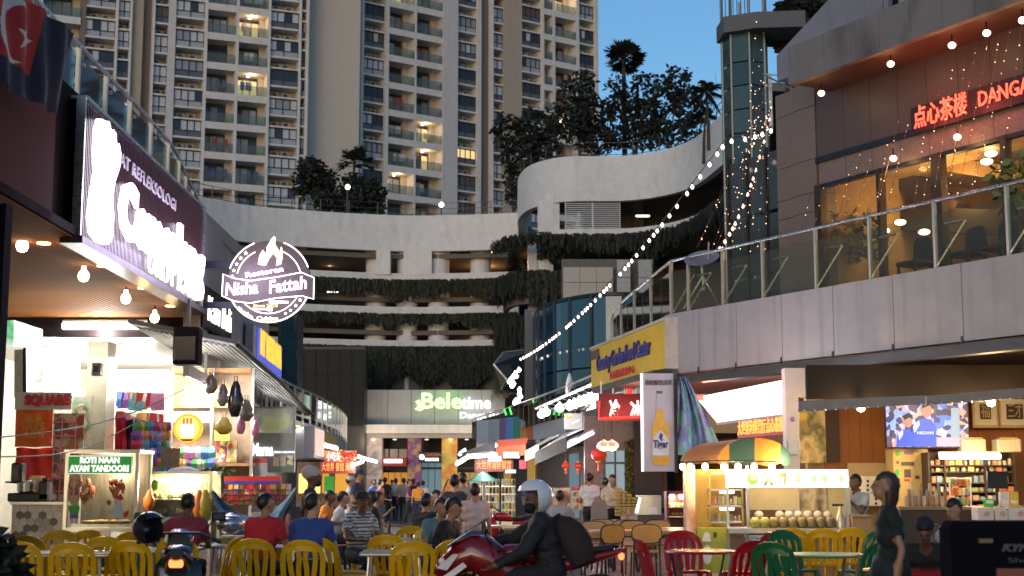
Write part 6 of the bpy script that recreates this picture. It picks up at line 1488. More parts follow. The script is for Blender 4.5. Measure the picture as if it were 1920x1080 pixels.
for row, (py, hgt) in enumerate(((872, 13), (884, 9), (905, 15), (922, 12), (938, 11), (958, 13))):
    x0, x1, z0, z1 = F(1744, 1903, py, py - hgt, d)
    wp(t, MB().box(x0, x1, d, d + .4, z0 - .02, z0), 'shelf', MATS['shelf_dark'])
    x = x0 + .03
    while x < x1 - .08:
        w_ = rnd.uniform(.06, .13); h = (z1 - z0) * rnd.uniform(.6, 1.0); o = put(rnd.choice(goods if rnd.random() < .6 else jar_g), 'carton', t, (x + w_ / 2 - t.location.x, .12, z0 - t.location.z), rnd.uniform(-.15, .15)); o.scale = (w_ * .95, .12, h); x += w_ + .006
t = T('tube_light', 'long glowing fluorescent tube above the crammed shelf', 'lamp', 1818, 858, 23.8); p, q = P(1762, 856, 23.8), P(1876, 856, 23.8)
wp(t, MB().tube([p, q], .045, 8), 'tube', glow('tube_warm_pink', (1, .84, .66), 8)); wp(t, MB().box(p.x, q.x, 23.84, 23.9, p.z + .03, p.z + .08), 'fitting', white_paint); point((0, -.2, -.2), 75, (1, .75, .45), .2, t)
for px, lab in ((1822, 'lower carton pile left on top of the shelf beneath the frames'), (1888, 'pair of buff cartons at the right on top of the shelf')):
    t = T('carton', lab, 'carton', px, 848, 24.6); o = put(goods[3], 'box', t, (0, 0, 0)); o.scale = (.42, .3, .22); o = put(goods[0], 'flap', t, (.02, 0, .22)); o.scale = (.3, .24, .03)
t = T('wire_display', 'white framed wire display of small packets in front of the shelf', 'display rack', 1799, 950, 23.4); d = 23.4; x0, x1, z0, z1 = F(1781, 1820, 950, 897, d)
wp(t, MB().tube([(x0, d, z0), (x1, d, z0), (x1, d, z1), (x0, d, z1)], .018, 6, closed=True), 'frame', white_paint)
for j in range(3):
    for i in range(5): o = put(goods[(i * 3 + j) % 7], 'packet', t, (x0 + .05 + i * .062 - t.location.x, .05, z0 + .03 + j * .15 - t.location.z)); o.scale = (.05, .04, .12)
t = T('monitor', 'dark till monitor on the counter by the shelf', 'monitor', 1870, 925, 22.8); d = 22.8; m = MB(); fb(m, 1852, 1890, 884, 916, d, .05); wp(t, m, 'screen', black); m = MB(); fb(m, 1868, 1874, 916, 945, d + .02, .04); wp(t, m, 'stand', dark_steel)
t = T('counter', 'dark brown counter front beneath jars and cartons', 'counter', 1790, 1010, 22.6); d = 22.6; m = MB(); fb(m, 1690, 1960, 955, 1062, d, .6); wp(t, m, 'body', mat('counter_brown', (.06, .035, .02), .5, var=.2)); m = MB(); fb(m, 1686, 1964, 950, 956, d - .05, .7); wp(t, m, 'top', mat('counter_top', (.3, .2, .1), .4))
for i in range(14):
    px = 1700 + i * 5.6; o = thing('glass_jar', ORD[i] + ' jar from the left in the cluster on the brown counter', 'jar', P(px, 949, d + .12 + .12 * (i % 3)), 0, 'jars clustered on the brown counter'); q = put(jar_g[i % 4], 'body', o); q.scale = (.075, .075, .16 + .1 * (i % 3))
for i, (a, b, lab) in enumerate(((1835, 1866, 'white carton with red print on the counter, left of three'), (1869, 1892, 'white carton in the middle of three on the counter'), (1893, 1935, 'wide white carton with a ring mark at the right end of the counter'))):
    t = T('white_carton', lab, 'carton', a, 975, 21.8); x0, x1, z0, z1 = F(a, b, 976, 952, 21.8); wp(t, MB().cb(((x0 + x1) / 2, 22, (z0 + z1) / 2), (x1 - x0, .3, z1 - z0), .01), 'box', mat('carton_white', (.68, .62, .55), .6, var=.06)); decal(t, 'print_mark', [(ov((a + b) / 2, 963, 5, 5), mat('mark_rose', (.6, .3, .25), .5))], 21.79)
for i, (px, c) in enumerate(((1856, 'decal_green'), (1885, 'carton_white'), (1902, 'decal_yellow'))):
    t = T('drink_box', ('green tea box standing behind the white cartons', 'pale tall box behind the middle white carton', 'yellow tall box behind the wide white carton')[i], 'box', px, 950, 22.3); m = MB(); fb(m, px - 8, px + 8, 922 if i else 935, 950, 22.3, .12); wp(t, m, 'box', MATS[c]); m = MB(); fb(m, px - 6, px + 6, 938, 944, 22.29, .01); wp(t, m, 'label', white_paint)
t = T('cup_dispenser', 'cream wall panel with rows of dark round holes behind the stall worker', 'dispenser', 1622, 945, 25.4); d = 25.4; m = MB(); fb(m, 1592, 1652, 893, 948, d, .08); wp(t, m, 'panel', MATS['mat_cream'])
for j in range(6):
    for i in range(4): p = P(1597 + i * 15, 902 + j * 8.4, d - .005); wp(t, MB().at(Matrix.Translation(p) @ Matrix.Rotation(R(90), 4, 'X')).lathe([(.02, 0), (.022, .012), (.01, .014)], 8), 'knob', black)
# white light box and scrolling sign under the terrace
t = thing('light_box', 'long glowing white light box slanting under the right terrace', 'light box', P(1470, 780, 25))
wp(t, slab([P(1305, 745, 30), P(1471, 712, 25), P(1474, 777, 25), P(1345, 793, 30)], Vector((.05, .25, 0))), 'panel', glow('light_box_lilac', (1, .95, 1), 3.2)); wp(t, MB().tube([P(1345, 795, 29.9), P(1475, 779, 24.9)], .04, 5), 'frame', MATS['beam_grey']); point((-1.2, -.8, .5), 80, (1, .92, .97), .4, t)
t = thing('led_sign', 'red scrolling sign with amber characters directly below the white light box', 'sign', P(1477, 818, 24.8)); a, b = P(1383, 822, 27.2), P(1477, 816, 24.8); hd = facing(a, b); t.location = a; t.rotation_euler.z = hd; Ls = math.hypot(b.x - a.x, b.y - a.y)
MB().box(0, Ls, 0, .12, 0, .31).build('board', ledb, t); text('lettering', '大世界海鲜餐厅点心茶楼', .2, ledy, t, (Ls / 2, -.03, .16), width=Ls * .92, bold=.004)
point((Ls * .5, -.4, .5), 22, (1, .2, .1), .2, t)
t = T('red_lamp', 'red glowing strip tucked at the inner end of the terrace ceiling', 'lamp', 1310, 745, 29.5); m = MB(); fb(m, 1296, 1322, 742, 750, 29.5, .1); wp(t, m, 'tube', glow('strip_red', (1, .12, .08), 2.0)); m = MB(); fb(m, 1294, 1324, 739, 742, 29.5, .12); wp(t, m, 'fitting', black); point((.2, -.5, .2), 70, (1, .28, .2), .2, t)
t = T('notice_post', 'pale square post with a small round badge beside the light box', 'post', 1487, 1000, 24.6); t.location.z = .028; m = MB(); fb(m, 1476, 1500, 745, 1015, 24.6, .3); fb(m, 1472, 1516, 690, 745, 24.6, .3); wp(t, m, 'shaft', mat('post_chalk', (.50, .45, .42), .6, var=.06)); m = MB(); fb(m, 1478, 1496, 826, 852, 24.56, .05); wp(t, m, 'box', alu); decal(t, 'badge', [(ov(1486, 786, 4, 5), MATS['decal_violet'])], 24.59)
# beer banner and folded tarpaulin
t = T('beer_banner', 'tall hanging banner printed with an amber beer bottle', 'banner', 1236, 706, 26); d = 26
m = MB(); fb(m, 1204, 1264, 700, 884, d, .03); wp(t, m, 'sheet', mat('banner_lilac', (.44, .38, .42), .5, var=.12, scale=1.2))
m = MB(); fb(m, 1264, 1270, 695, 886, d - .02, .06); wp(t, m, 'frame', black); m = MB(); fb(m, 1202, 1206, 700, 884, d - .02, .06); wp(t, m, 'lit_edge', glow('edge_white', (1, .93, .95), 2.5))
amb, amd, lbl = mat('print_amber', (.72, .36, .02), .4, var=.2, scale=4), mat('print_glass', (.42, .38, .44), .4, var=.1), mat('print_label', (.62, .6, .66), .4)
decal(t, 'bottle_print', [([(1223, 866), (1222, 800), (1228, 785), (1230, 765), (1243, 765), (1246, 785), (1255, 800), (1255, 866), (1250, 872), (1228, 872)], amb), ([(1230, 766), (1232, 738), (1241, 738), (1243, 766)], amd), ([(1231, 738), (1231, 733), (1242, 733), (1242, 738)], MATS['seal_dark']), ([(1223, 826), (1229, 815), (1238, 806), (1247, 815), (1254, 826), (1254, 854), (1223, 854)], lbl), ([(1235, 820), (1238, 811), (1243, 815), (1241, 825), (1246, 822), (1240, 828)], mat('print_navy', (.03, .03, .12), .4))], d - .01)
wtext(t, 'lettering', 'Tiger', 1225, 1253, 826, 840, d - .045, MATS['print_navy'], bold=.006); wtext(t, 'lettering', '你的解热凉伴', 1210, 1260, 714, 722, d - .02, MATS['seal_dark'])
t = thing('tarpaulin', 'folded blue and teal checked tarpaulin hanging beside the beer banner', 'tarpaulin', P(1272, 712, 25.6)); vs = []; nx, nz = 32, 24
for j in range(nz + 1):
    for i in range(nx + 1):
        u, v_ = i / nx, j / nz; w_ = 14 + 76 * v_ ** .9; vs.append(P(1271 + w_ * u, 708 + 145 * v_ + 8 * u * (v_ - .3), 25.7 + .16 * math.sin(u * 13 + v_ * 2) * (.3 + v_) + .07 * math.sin(u * 31 + v_ * 9) + .05 * math.sin(v_ * 17 + u * 6)))
o = nx + 1; m = MB()
m.add(vs, []); tm_ = [mat('tarp_' + k, c, .95, var=.2, bump=.3, spec=.03) for k, c in (('teal', (.20, .36, .36)), ('violet', (.22, .24, .42)), ('blue', (.05, .14, .38)))]
for j in range(nz):
    for i in range(nx): m.f.append((j * o + i, (j + 1) * o + i, (j + 1) * o + i + 1, j * o + i + 1)); m.k.append(2 if 12 <= i < 17 else (j // 5 + (i // 8)) % 2)
wp(t, m, 'sheet', tm_, 60)
# yellow roof sign
a, b = G(1110, 35.3), G(1253, 28.7); hd = facing(a, b); Ls = (b - a).length; z0, z1 = Z(690, 28.8), Z(601, 28.8)
t = thing('food_center_sign', 'long yellow sign with blue lettering on the curved corner of the right terrace', 'sign', (a.x, a.y, z0), hd)
hs = z1 - z0; MB().box(0, Ls, 0, .22, 0, hs).build('panel', mat('sign_yellow', (.80, .50, .008), .5, var=.08, scale=1.5), t); MB().box(-.02, Ls + .04, -.03, .24, hs, hs + .06).box(Ls, Ls + .06, -.03, .24, -.02, hs + .06).build('frame', mat('frame_cream', (.6, .55, .45), .4), t)
sbl = mat('letter_indigo', (.06, .05, .30), .4); text('lettering', 'Country Garden Food Center', hs * .40, sbl, t, (Ls * .47, -.03, hs * .56), width=Ls * .72, bold=.008, ext=.02)
text('lettering', '乡村花园美食中心', hs * .15, MATS['letter_red'], t, (Ls * .47, -.03, hs * .16), width=Ls * .34); MB().box(.05, Ls * .13, -.02, .0, hs * .72, hs * .95).build('patch', mat('patch_brown', (.10, .05, .02), .5), t)
MB().box(Ls * .2, Ls + .1, -.3, .2, -.2, -.06).build('edge_beam', black, t)
# blue checker neon sign
t = T('neon_sign', 'red bordered ice dessert sign with two glowing characters behind the beer banner', 'sign', 1165, 790, 32); d = 32
m = MB(); fb(m, 1122, 1212, 738, 788, d, .1); wp(t, m, 'board', mat('neon_board', (.10, .012, .02), .5)); p, q, r_ = P(1123, 752, d - .05), P(1123, 785, d - .05), P(1212, 781, d - .05)
wp(t, MB().tube([p, q, r_], .035, 6), 'neon_border', ledr); gp = glow('neon_salmon', (1, .55, .45), 3.2)
wtext(t, 'lettering', '冷', 1142, 1163, 756, 780, d - .06, gp, bold=.02); wtext(t, 'lettering', '冰', 1181, 1206, 758, 782, d - .06, gp, bold=.02); m = MB(); fb(m, 1175, 1186, 729, 739, d, .1); wp(t, m, 'red_box', ledr)
point((0, -.6, 0), 60, (1, .15, .1), .3, t)
for i in range(4): m = MB(); fb(m, 1126 + i * 22, 1128 + i * 22, 715, 740, d, .04); wp(t, m, 'hanger', alu)
# blue framed doors, hedge pillar, dark wall behind the long tables
t = T('shop_facade', 'taupe shop wall with blue framed glass door, hedge pillar and dark panel', 'shop front', 1140, 950, 36); t.location.z = 0; d = 36
m = MB(); fb(m, 1096, 1250, 780, 952, d + .3, .2); wp(t, m, 'wall', MATS['shopfront_taupe'])
for a, b in ((1136, 1152), (1155, 1171)):
    for y0, y1 in ((845, 866), (870, 940)): m = MB(); fb(m, a, b, y0, y1, d + .2, .05); wp(t, m, 'pane', glow('door_pane', (.45, .62, .68), .55))
fr_ = MB()
for a in (1132, 1152.5, 1171.5): fb(fr_, a, a + 3, 842, 945, d + .12, .1)
wp(t, fr_, 'door_frame', mat('door_blue', (.02, .09, .13), .4)); m = MB(); fb(m, 1132, 1175, 866, 870, d + .1, .1); wp(t, m, 'transom', MATS['door_blue'])
m = MB(); x0, x1, z0, z1 = F(1176, 1190, 945, 828, d)
rnd = random.Random(2)
for i in range(500): p = Vector((rnd.uniform(x0, x1), d + rnd.uniform(-.05, .1), rnd.uniform(z0, z1))); u = Vector((rnd.uniform(-1, 1), rnd.uniform(-1, 0), rnd.uniform(-1, 1))).normalized() * .07; w_ = u.orthogonal() * .5; m.add([p, p + u + w_, p + u * 1.6, p + u - w_], [(0, 1, 2, 3)])
tag(wp(t, m, 'hedge_leaves', mat('hedge_olive', (.20, .20, .05), .6, var=.3)), kind='stuff')
m = MB(); fb(m, 1190, 1240, 790, 950, d - .3, .3); wp(t, m, 'dark_panel', MATS['arcade_dark'])
for i, (a, b, y0, y1, dd, lab, c) in enumerate(((1036, 1069, 914, 960, 33, 'standing menu board packed with little food photos', food1), (1071, 1102, 912, 956, 32, 'standing white menu board with red header and dish photos', mat('menu_white', (.72, .70, .66), .5)), (1020, 1034, 914, 950, 34, 'narrow red banner stand behind the rider helmet', ledb))):
    t = T('menu_stand', lab, 'menu board', a, y1, dd); m = MB(); fb(m, a, b, y0, y1, dd, .04); wp(t, m, 'sheet', c if i < 2 else mat('stand_red', (.7, .05, .03), .5, var=.1)); m = MB(); fb(m, a + 2, a + 4, y1, y1 + 20, dd, .04); fb(m, b - 4, b - 2, y1, y1 + 20, dd, .04); wp(t, m, 'leg', black)
    if i == 1:
        m = MB(); fb(m, a, b, y0, y0 + 7, dd - .01, .01); wp(t, m, 'header', MATS['letter_red']); wtext(t, 'lettering', 'MENU', a + 3, b - 8, y0 + 2, y0 + 5, dd - .03, white_paint)
        for j in range(3):
            for k_ in range(2): m = MB(); fb(m, a + 2 + k_ * 15, a + 14 + k_ * 15, y0 + 10 + j * 12, y0 + 19 + j * 12, dd - .01, .01); wp(t, m, 'photo', food1)
    else: m = MB(); fb(m, a + 1, b - 1, y0 + 2, y0 + 6, dd - .01, .01); wp(t, m, 'header', white_paint)
for px, lab in ((1132, 'left small glowing patterned glass pendant'), (1147, 'right small glowing patterned glass pendant')):
    p = P(px, 834, 33); t = thing('pendant_lamp', lab, 'lamp', p); MB().lathe([(.02, .12), (.14, .04), (.17, -.04), (.1, -.12), (.01, -.14)], 12).build('shade', print_mat('tiffany', ((1, .8, .6), (.8, .2, .1), (1, .9, .8)), 12, 2.2), t, smooth=40); MB().tube([(0, 0, .1), (0, 0, .9)], .01, 4).build('cord', black, t); point((0, -.1, -.3), 22, WARM, .1, t)
t = T('display_fridge', 'slanted stainless chiller cabinet with a paper note', 'chiller', 1220, 1000, 26); t.location.z = .028; d = 26; k = d / 2667
pts = [P(x, y, d) for x, y in ((1196, 990), (1196, 962), (1204, 932), (1240, 930), (1240, 990))]; wp(t, MB().prism([(p.x, p.z) for p in pts], d, d + .7), 'body', alu); m = MB(); fb(m, 1196, 1262, 965, 1010, d - .02, .75); wp(t, m, 'base', mat('chiller_black', (.05, .045, .04), .4)); m = MB(); fb(m, 1216, 1232, 951, 963, d - .012, .01); wp(t, m, 'note', white_paint); m = MB(); fb(m, 1198, 1240, 929, 932, d - .03, .75); wp(t, m, 'lid', steel)
t = T('showcase', 'small lit maroon cabinet keeping fried food warm', 'showcase', 1268, 990, 24.5); d = 24.5; m = MB(); fb(m, 1251, 1286, 922, 990, d + .4, .03); fb(m, 1250, 1254, 922, 990, d, .4); fb(m, 1283, 1287, 922, 990, d, .4); fb(m, 1250, 1287, 921, 927, d, .4); wp(t, m, 'case', mat('case_maroon', (.16, .02, .03), .4))
for py in (950, 968): m = MB(); fb(m, 1254, 1283, py, py + 2, d + .05, .3); wp(t, m, 'shelf', alu)
for i in range(7): wp(t, MB().ell(P(1257 + i * 4, 946 + 18 * (i % 2), d + .2), (.045, .05, .035), 7, 5), 'fritter', sn[i % 2])
for px in (1260, 1277): wp(t, MB().ell(P(px, 931, d + .15), (.05, .05, .05), 9, 6), 'bulb', bulb_warm)
point((0, .1, P(0, 940, d).z - t.location.z), 16, (1, .75, .4), .06, t)
for i in range(5):
    t = T('egg_tray_stack', ('tallest', 'second', 'third', 'fourth', 'lowest')[i] + ' stack of yellow trays near the waiter', 'tray stack', 1160 + i * 9, 965, 29.5, 'stacks of yellow trays'); n = (9, 8, 7, 6, 5)[i]
    for j in range(n): MB().cb((0, 0, j * .065), (.14, .3, .05), .01).build('tray', mat('tray_yellow', (.48, .32, .08), .6, var=.15), t)
t = T('office_chair', 'tall grey backed chair standing behind the rider', 'chair', 1124, 985, 25); d = 25; t.location.z = .028
x0, x1, z0, z1 = F(1107, 1140, 985, 934, d); xm = (x0 + x1) / 2 - t.location.x; hw = (x1 - x0) / 2
MB().prism([(xm - hw, .55), (xm + hw, .55), (xm + hw * .9, z1 - .14), (xm + hw * .6, z1 - .06), (xm - hw * .6, z1 - .06), (xm - hw * .9, z1 - .14)], -.03, .03).build('backrest', mat('chair_taupe', (.26, .21, .17), .6, var=.1), t); MB().cb((xm, .25, .48), (.46, .46, .08), .03).build('seat', MATS['chair_taupe'], t)
for a in (-.2, .2):
    for b in (.05, .45): MB().box(xm + a - .015, xm + a + .015, b - .015, b + .015, 0, .46).build('leg', dark_steel, t)
# coconut stall
t = T('drink_stall', 'drinks stall with green and orange striped hood and bright picture panels', 'stall', 1440, 1060, 19.6); t.location.z = .028; d = 19.6
cst = t
hood = [mat('canvas_' + k, c, .7, var=.12, bump=.15) for k, c in (('orange', (.48, .15, .01)), ('green', (.008, .045, .035)), ('straw', (.34, .31, .13)), ('sage', (.10, .15, .13)))]
def archp(f, dx=0, dy=0): a = math.pi * f; return (1415 - 68 * math.cos(a) + dx, 868 - 47 * math.sin(a) ** .8 + dy)
for s in range(4):
    f0, f1 = s / 4, (s + 1) / 4; top_ = [archp(f0 + (f1 - f0) * i / 6) for i in range(7)]; a, b = top_[0][0], top_[-1][0]
    bot_ = [(b + (a - b) * i / 6, 868 + 6 * math.sin(math.pi * i / 6)) for i in range(7)]
    pts = [P(x, y, d) for x, y in top_ + bot_]; wp(t, MB().prism([(p.x, p.z) for p in pts], d - .01, d + .01), 'hood_panel', hood[(s) % 2])
for s in range(7):
    rings_ = []
    for g_ in (s / 7, (s + 1) / 7): rings_.append([P(*archp(f * .5, -72 * g_ * (1 - .4 * f), -3 * g_ + 14 * g_ * f), d + 2.2 * g_ * 1.0) for f in [i / 8 for i in range(9)]])
    wp(t, MB().rings(rings_, loop=False), 'hood_strip', hood[2 + s % 2])
fnt = [P(*archp(f), d) for f in [i / 12 for i in range(13)]]; wp(t, MB().rings([[p for p in fnt], [p + Vector((-.25, 2.0, .0)) for p in fnt]], loop=False), 'hood_lining', hood[0])
lp = [glow('panel_milk', (1, .97, .62), 3.0), glow('panel_milk_b', (.98, 1, .70), 2.8)]; gp_ = [glow('print_leaf', (.22, .55, .05), .9), glow('print_ink', (.05, .08, .03), .3), glow('print_clay', (.75, .35, .15), .9), glow('print_pale', (.65, .85, .4), 1.2)]
ed = [1361, 1396, 1427, 1455, 1482, 1509, 1537, 1564, 1591]
for i in range(8):
    m = MB(); fb(m, ed[i] + .5, ed[i + 1] - .5, 880, 914, d - .25, .08); wp(t, m, 'light_panel', lp[i % 2]); c = (ed[i] + ed[i + 1]) / 2
    if i == 1: decal(t, 'fruit_print', [(ov(c, 897, 11, 12), gp_[0]), (ov(c + 2, 893, 8, 8), gp_[3])], d - .26)
    elif i == 2: decal(t, 'cross_print', [([(c - 10, 884), (c - 4, 884), (c, 893), (c + 4, 884), (c + 10, 884), (c + 3, 897), (c + 10, 910), (c + 4, 910), (c, 901), (c - 4, 910), (c - 10, 910), (c - 3, 897)], gp_[1])], d - .26)
    elif i == 3: decal(t, 'cup_print', [([(c - 8, 888), (c + 6, 886), (c + 5, 908), (c + 1, 908), (c + 1, 895), (c - 4, 895), (c - 5, 908), (c - 8, 908)], gp_[2])], d - .26)
    elif i: decal(t, 'leaf_print', [(ov(c + (i % 3 - 1) * 4, 898, 5, 7), gp_[3])], d - .26)
for i, px in enumerate((1280, 1294, 1322, 1357, 1384, 1414, 1447)):
    p = P(px, 875, d - .3 + (.3 if i < 2 else 0)) - t.location; MB().ell((0, 0, 0), (.045, .045, .05), 9, 6).build('bulb', bulb_warm, t, p); 
    if i % 2 == 0: point((p.x, p.y - .05, p.z - .12), 22, (1, .68, .32), .06, t)
wp(t, MB().tube([P(1275, 868, d), P(1350, 864, d - .3), P(1455, 866, d - .3)], .012, 5), 'lamp_wire', black)
for px in (1365, 1403, 1591): m = MB(); fb(m, px - 2.5, px + 2.5, 870 if px < 1590 else 914, 1075, d - .1 if px > 1500 else d, .04); wp(t, m, 'post', alu)
m = MB(); fb(m, 1367, 1597, 991, 1000, d - .35, .75); wp(t, m, 'counter_top', alu); m = MB(); fb(m, 1400, 1595, 1000, 1080, d + .1, .1); wp(t, m, 'counter_front', mat('front_buff', (.42, .33, .22), .5, var=.15))
m = MB(); fb(m, 1404, 1498, 915, 956, d + .6, .03); wp(t, m, 'back_board', mat('board_tan', (.55, .42, .25), .5, var=.08)); m = MB(); fb(m, 1500, 1595, 910, 990, d + .8, .03); wp(t, m, 'back_panel', mat('panel_butter', (.6,) * 3)); m = MB(); fb(m, 1502, 1550, 914, 990, d + .76, .03); wp(t, m, 'poster', print_mat('coconut_poster', ((.6, .4, .2), (.16, .08, .03), (.68, .52, .3), (.3, .2, .08)), 3, 0, 'noise'))
m = MB(); fb(m, 1286, 1304, 872, 1005, d - .1, .3); wp(t, m, 'pillar', print_mat('pillar_kebab', ((.7, .55, .42), (.45, .16, .05), (.72, .6, .5), (.3, .12, .05)), 2.2, 0, 'noise', (1, 1, .7)))
m = MB(); fb(m, 1305, 1362, 880, 992, d + .5, .03); wp(t, m, 'side_wall', mat('side_mustard', (.6, .38, .08), .5, var=.1))
for px in (1330, 1362, 1391): m = MB(); fb(m, px, px + 2.5, 884, 985, d + .05, .03); wp(t, m, 'shelf_post', mat('shelf_brass', (.5, .33, .12), .35, .6))
for py in (885, 917, 948, 978):
    m = MB(); fb(m, 1330, 1394, py, py + 3, d + .05, .35); wp(t, m, 'glass_shelf', alu)
    if py in (917, 948): wp(t, MB().tube([P(1350, py + 6, d + .2), P(1376, py + 6, d + .2)], .018, 6), 'shelf_lamp', bulb_warm)
rnd = random.Random(5)
for k in range(16): p = P(1334 + (k % 8) * 7.4, (946, 977)[k // 8], d + .2); q = put(rnd.choice(jar_g + goods), 'snack_pot', t, p - t.location); q.scale = (.045, .045, .07 + .05 * rnd.random())
m = MB(); fb(m, 1308, 1364, 990, 1075, d - .2, .4); wp(t, m, 'green_cabinet', mat('cabinet_lime', (.42, .42, .05), .45, var=.12)); decal(t, 'cabinet_print', [([(1316, 1015), (1320, 1000), (1326, 997), (1331, 1002), (1333, 1016)], MATS['decal_white']), ([(1337, 998), (1344, 998), (1344, 1008), (1337, 1008)], MATS['seal_dark']), (ov(1326, 1040, 9, 18), MATS['decal_white'])], d - .21)
m = MB(); fb(m, 1406, 1462, 1003, 1085, d - .3, .35); wp(t, m, 'ice_chest', mat('chest_white', (.48, .45, .42), .4, var=.08)); m = MB(); fb(m, 1404, 1464, 1003, 1008, d - .33, .4); wp(t, m, 'chest_lid', alu)
for i in range(9): wp(t, MB().lathe([(.02, 0), (.02, .09), (.008, .11), (.008, .13)], 7, P(1412 + i * 5.5, 1024, d - .34)), 'bottle', mat('bottle_blue', (.2, .3, .6), .15, var=.2))
point((.2, -.1, 1.75), 42, (1, .74, .40), .15, t); point((-.6, .2, 1.7), 22, (1, .72, .38), .15, t)
coc = mat('coconut_husk', (.22, .17, .07), .6, var=.4, scale=12); coc2 = mat('coconut_green', (.30, .30, .07), .5, var=.3, scale=10); cw_ = mat('coconut_flesh', (.62, .5, .38), .6, var=.1)
c_me = [MB().m(0).lathe([(.02, 0), (.06, .015), (.075, .07), (.068, .12), (.04, .145)], 12).m(1).lathe([(.04, .145), (.038, .15), (.005, .15)], 12).mesh('coconut', [q, cw_], 50) for q in (coc, coc2)]
ball_me = MB().ell((0, 0, .06), (.062, .062, .06), 11, 8).mesh('coconut', cw_, 60)
for i in range(9):
    o = put(c_me[1 if i < 2 else 0], 'green_coconut' if i < 2 else 'brown_coconut', None, P(1416 + i * 17.6, 991, d - .12)); tag(o, ORD[i] + ' green sliced coconut from the left of the counter row' if i < 2 else ORD[i - 2] + ' brown sliced coconut from the left in the lower row', 'coconut', 'green coconuts on the stall counter' if i < 2 else 'brown coconuts on the stall counter')
for i, px in enumerate((1423, 1462, 1479, 1497, 1515, 1534, 1552)):
    tag(put(ball_me, 'peeled_coconut', None, P(px, 974, d + .06)), ORD[i] + ' peeled pale coconut from the left in the back row', 'coconut', 'peeled coconuts on the stall counter')
t = T('juice_dispenser', 'clear cone topped juicer beside the coconuts', 'juicer', 1576, 991, d - .1); MB().lathe([(.075, 0), (.08, .1), (.03, .22), (.03, .3), (.01, .3)], 12).build('body', mat('juicer', (.6, .5, .35), .2, .3), t, smooth=40); MB().box(-.1, .05, -.015, .015, .3, .33).build('lever', dark_steel, t)
t = T('carton', 'large brown carton on the counter below the stall worker', 'carton', 1618, 1004, 19.4); x0, x1, z0, z1 = F(1598, 1637, 1004, 966, 19.4); wp(t, MB().cb(((x0 + x1) / 2, 19.6, (z0 + z1) / 2), (x1 - x0, .35, z1 - z0), .008), 'box', mat('carton_brown', (.42, .25, .12), .7, var=.1)); m = MB(); fb(m, 1598, 1637, 966, 969, 19.38, .3); wp(t, m, 'flap', MATS['carton_brown'])
# dark display board with faint lettering, near right corner
t = thing('display_board', 'dark blurred board with faint white and red lettering at the bottom right corner', 'display board', G(1870, 9.5, 0)); d = 9.5
x0, x1, z0, z1 = F(1790, 2010, 1100, 978, d); wp(t, MB().cb(((x0 + x1) / 2, d + .2, z1 / 2), (x1 - x0, .35, z1), .05), 'body', mat('board_ink', (.006, .006, .009), .95, var=.1, spec=.05)); fw = mat('faint_white', (.08, .08, .085), .8); fr2 = mat('faint_red', (.22, .03, .03), .6)
wtext(t, 'lettering', 'KYMCO', 1876, 1966, 1021, 1034, d, fw, shear=.3, bold=.004); wtext(t, 'lettering', 'Shell', 1890, 1940, 1046, 1056, d, fw); m = MB(); fb(m, 1870, 2000, 1066, 1085, d - .01, .03); wp(t, m, 'red_band', mat('faint_rust', (.25, .07, .04), .6)); m = MB(); fb(m, 1836, 1862, 1010, 1018, d - .01, .03); wp(t, m, 'tan_label', mat('faint_tan', (.18, .13, .06), .6))
# satellite dish on the rail
p = P(1316, 488, 28.5); t = thing('satellite_dish', 'oval grey satellite dish fixed to the right terrace rail', 'satellite dish', p)
M_ = Matrix.Rotation(R(-12), 4, 'Y') @ Matrix.Rotation(R(62), 4, 'X'); MB().at(M_ @ Matrix.Diagonal((1, .5, 1, 1))).lathe([(.01, -.02), (.2, -.01), (.34, .05), (.365, .08), (.345, .08), (.2, .01), (.01, .0)], 20).build('dish', mat('dish_grey', (.20, .20, .25), .5, var=.08), t, smooth=50)
MB().tube([(0, .1, 0), (.05, .15, -.6)], .025, 6).build('mast', alu, t); MB().tube([(.13, -.02, .0), (.13, -.12, .35)], .02, 6).build('feed_arm', alu, t); MB().tube([(.03, .13, -.3), (-.35, .3, -.95)], .018, 5).tube([(.03, .13, -.3), (.4, .3, -.95)], .018, 5).build('strut', alu, t)

# ------------------------------------------------------------------ string lights
def festoon(label, a, b, sag, n, r, m_, group=None, name='string_light', lights=0):
    t = thing(name, label, 'string lights', a, 0, group); pts = [a.lerp(b, s / 40) - Vector((0, 0, sag * 4 * (s / 40) * (1 - s / 40))) for s in range(41)]
    wp(t, MB().tube(pts, .012, 5), 'cable', black); me = MB().m(0).lathe([(.3 * r, .0), (r, -r * 1.2), (r * .95, -r * 2), (r * .3, -r * 2.8), (.001, -r * 2.9)], 8).m(1).lathe([(r * .35, r * 1.2), (r * .4, 0), (.001, 0)], 6).mesh('bulb', [m_, black], 50)
    for i in range(n):
        if n > 20 and i in (6, 19, 34): continue
        f = (i + .5 + .3 * math.sin(i * 5.1)) / n * 40; k_ = min(int(f), 39); p = pts[k_].lerp(pts[k_ + 1], f - k_); put(me, 'bulb', t, p - a - Vector((0, 0, r)))
    for i in range(lights):
        f = int((i + .5) / lights * 40); q = pts[f] - a; point((q.x - .1, q.y - .1, q.z - .25), 12, (1, .8, .7), .1, t)
    return t
pk_b = glow('bulb_pinkish', (1, .78, .70), 7)
festoon('long string of round bulbs swooping from the stone corner down to the far canopy', P(1362, 258, 33), P(975, 670, 66), .7, 52, .043, pk_b)
festoon('upper string of red tinted bulbs along the stone column corner', P(1545, 170, 31), P(1362, 258, 33), .25, 9, .04, pk_b)
festoon('second string of bulbs falling from the corner to the terrace rail', P(1445, 205, 33), P(1340, 470, 30), .5, 16, .035, glow('bulb_rose', (1, .5, .35), 5))
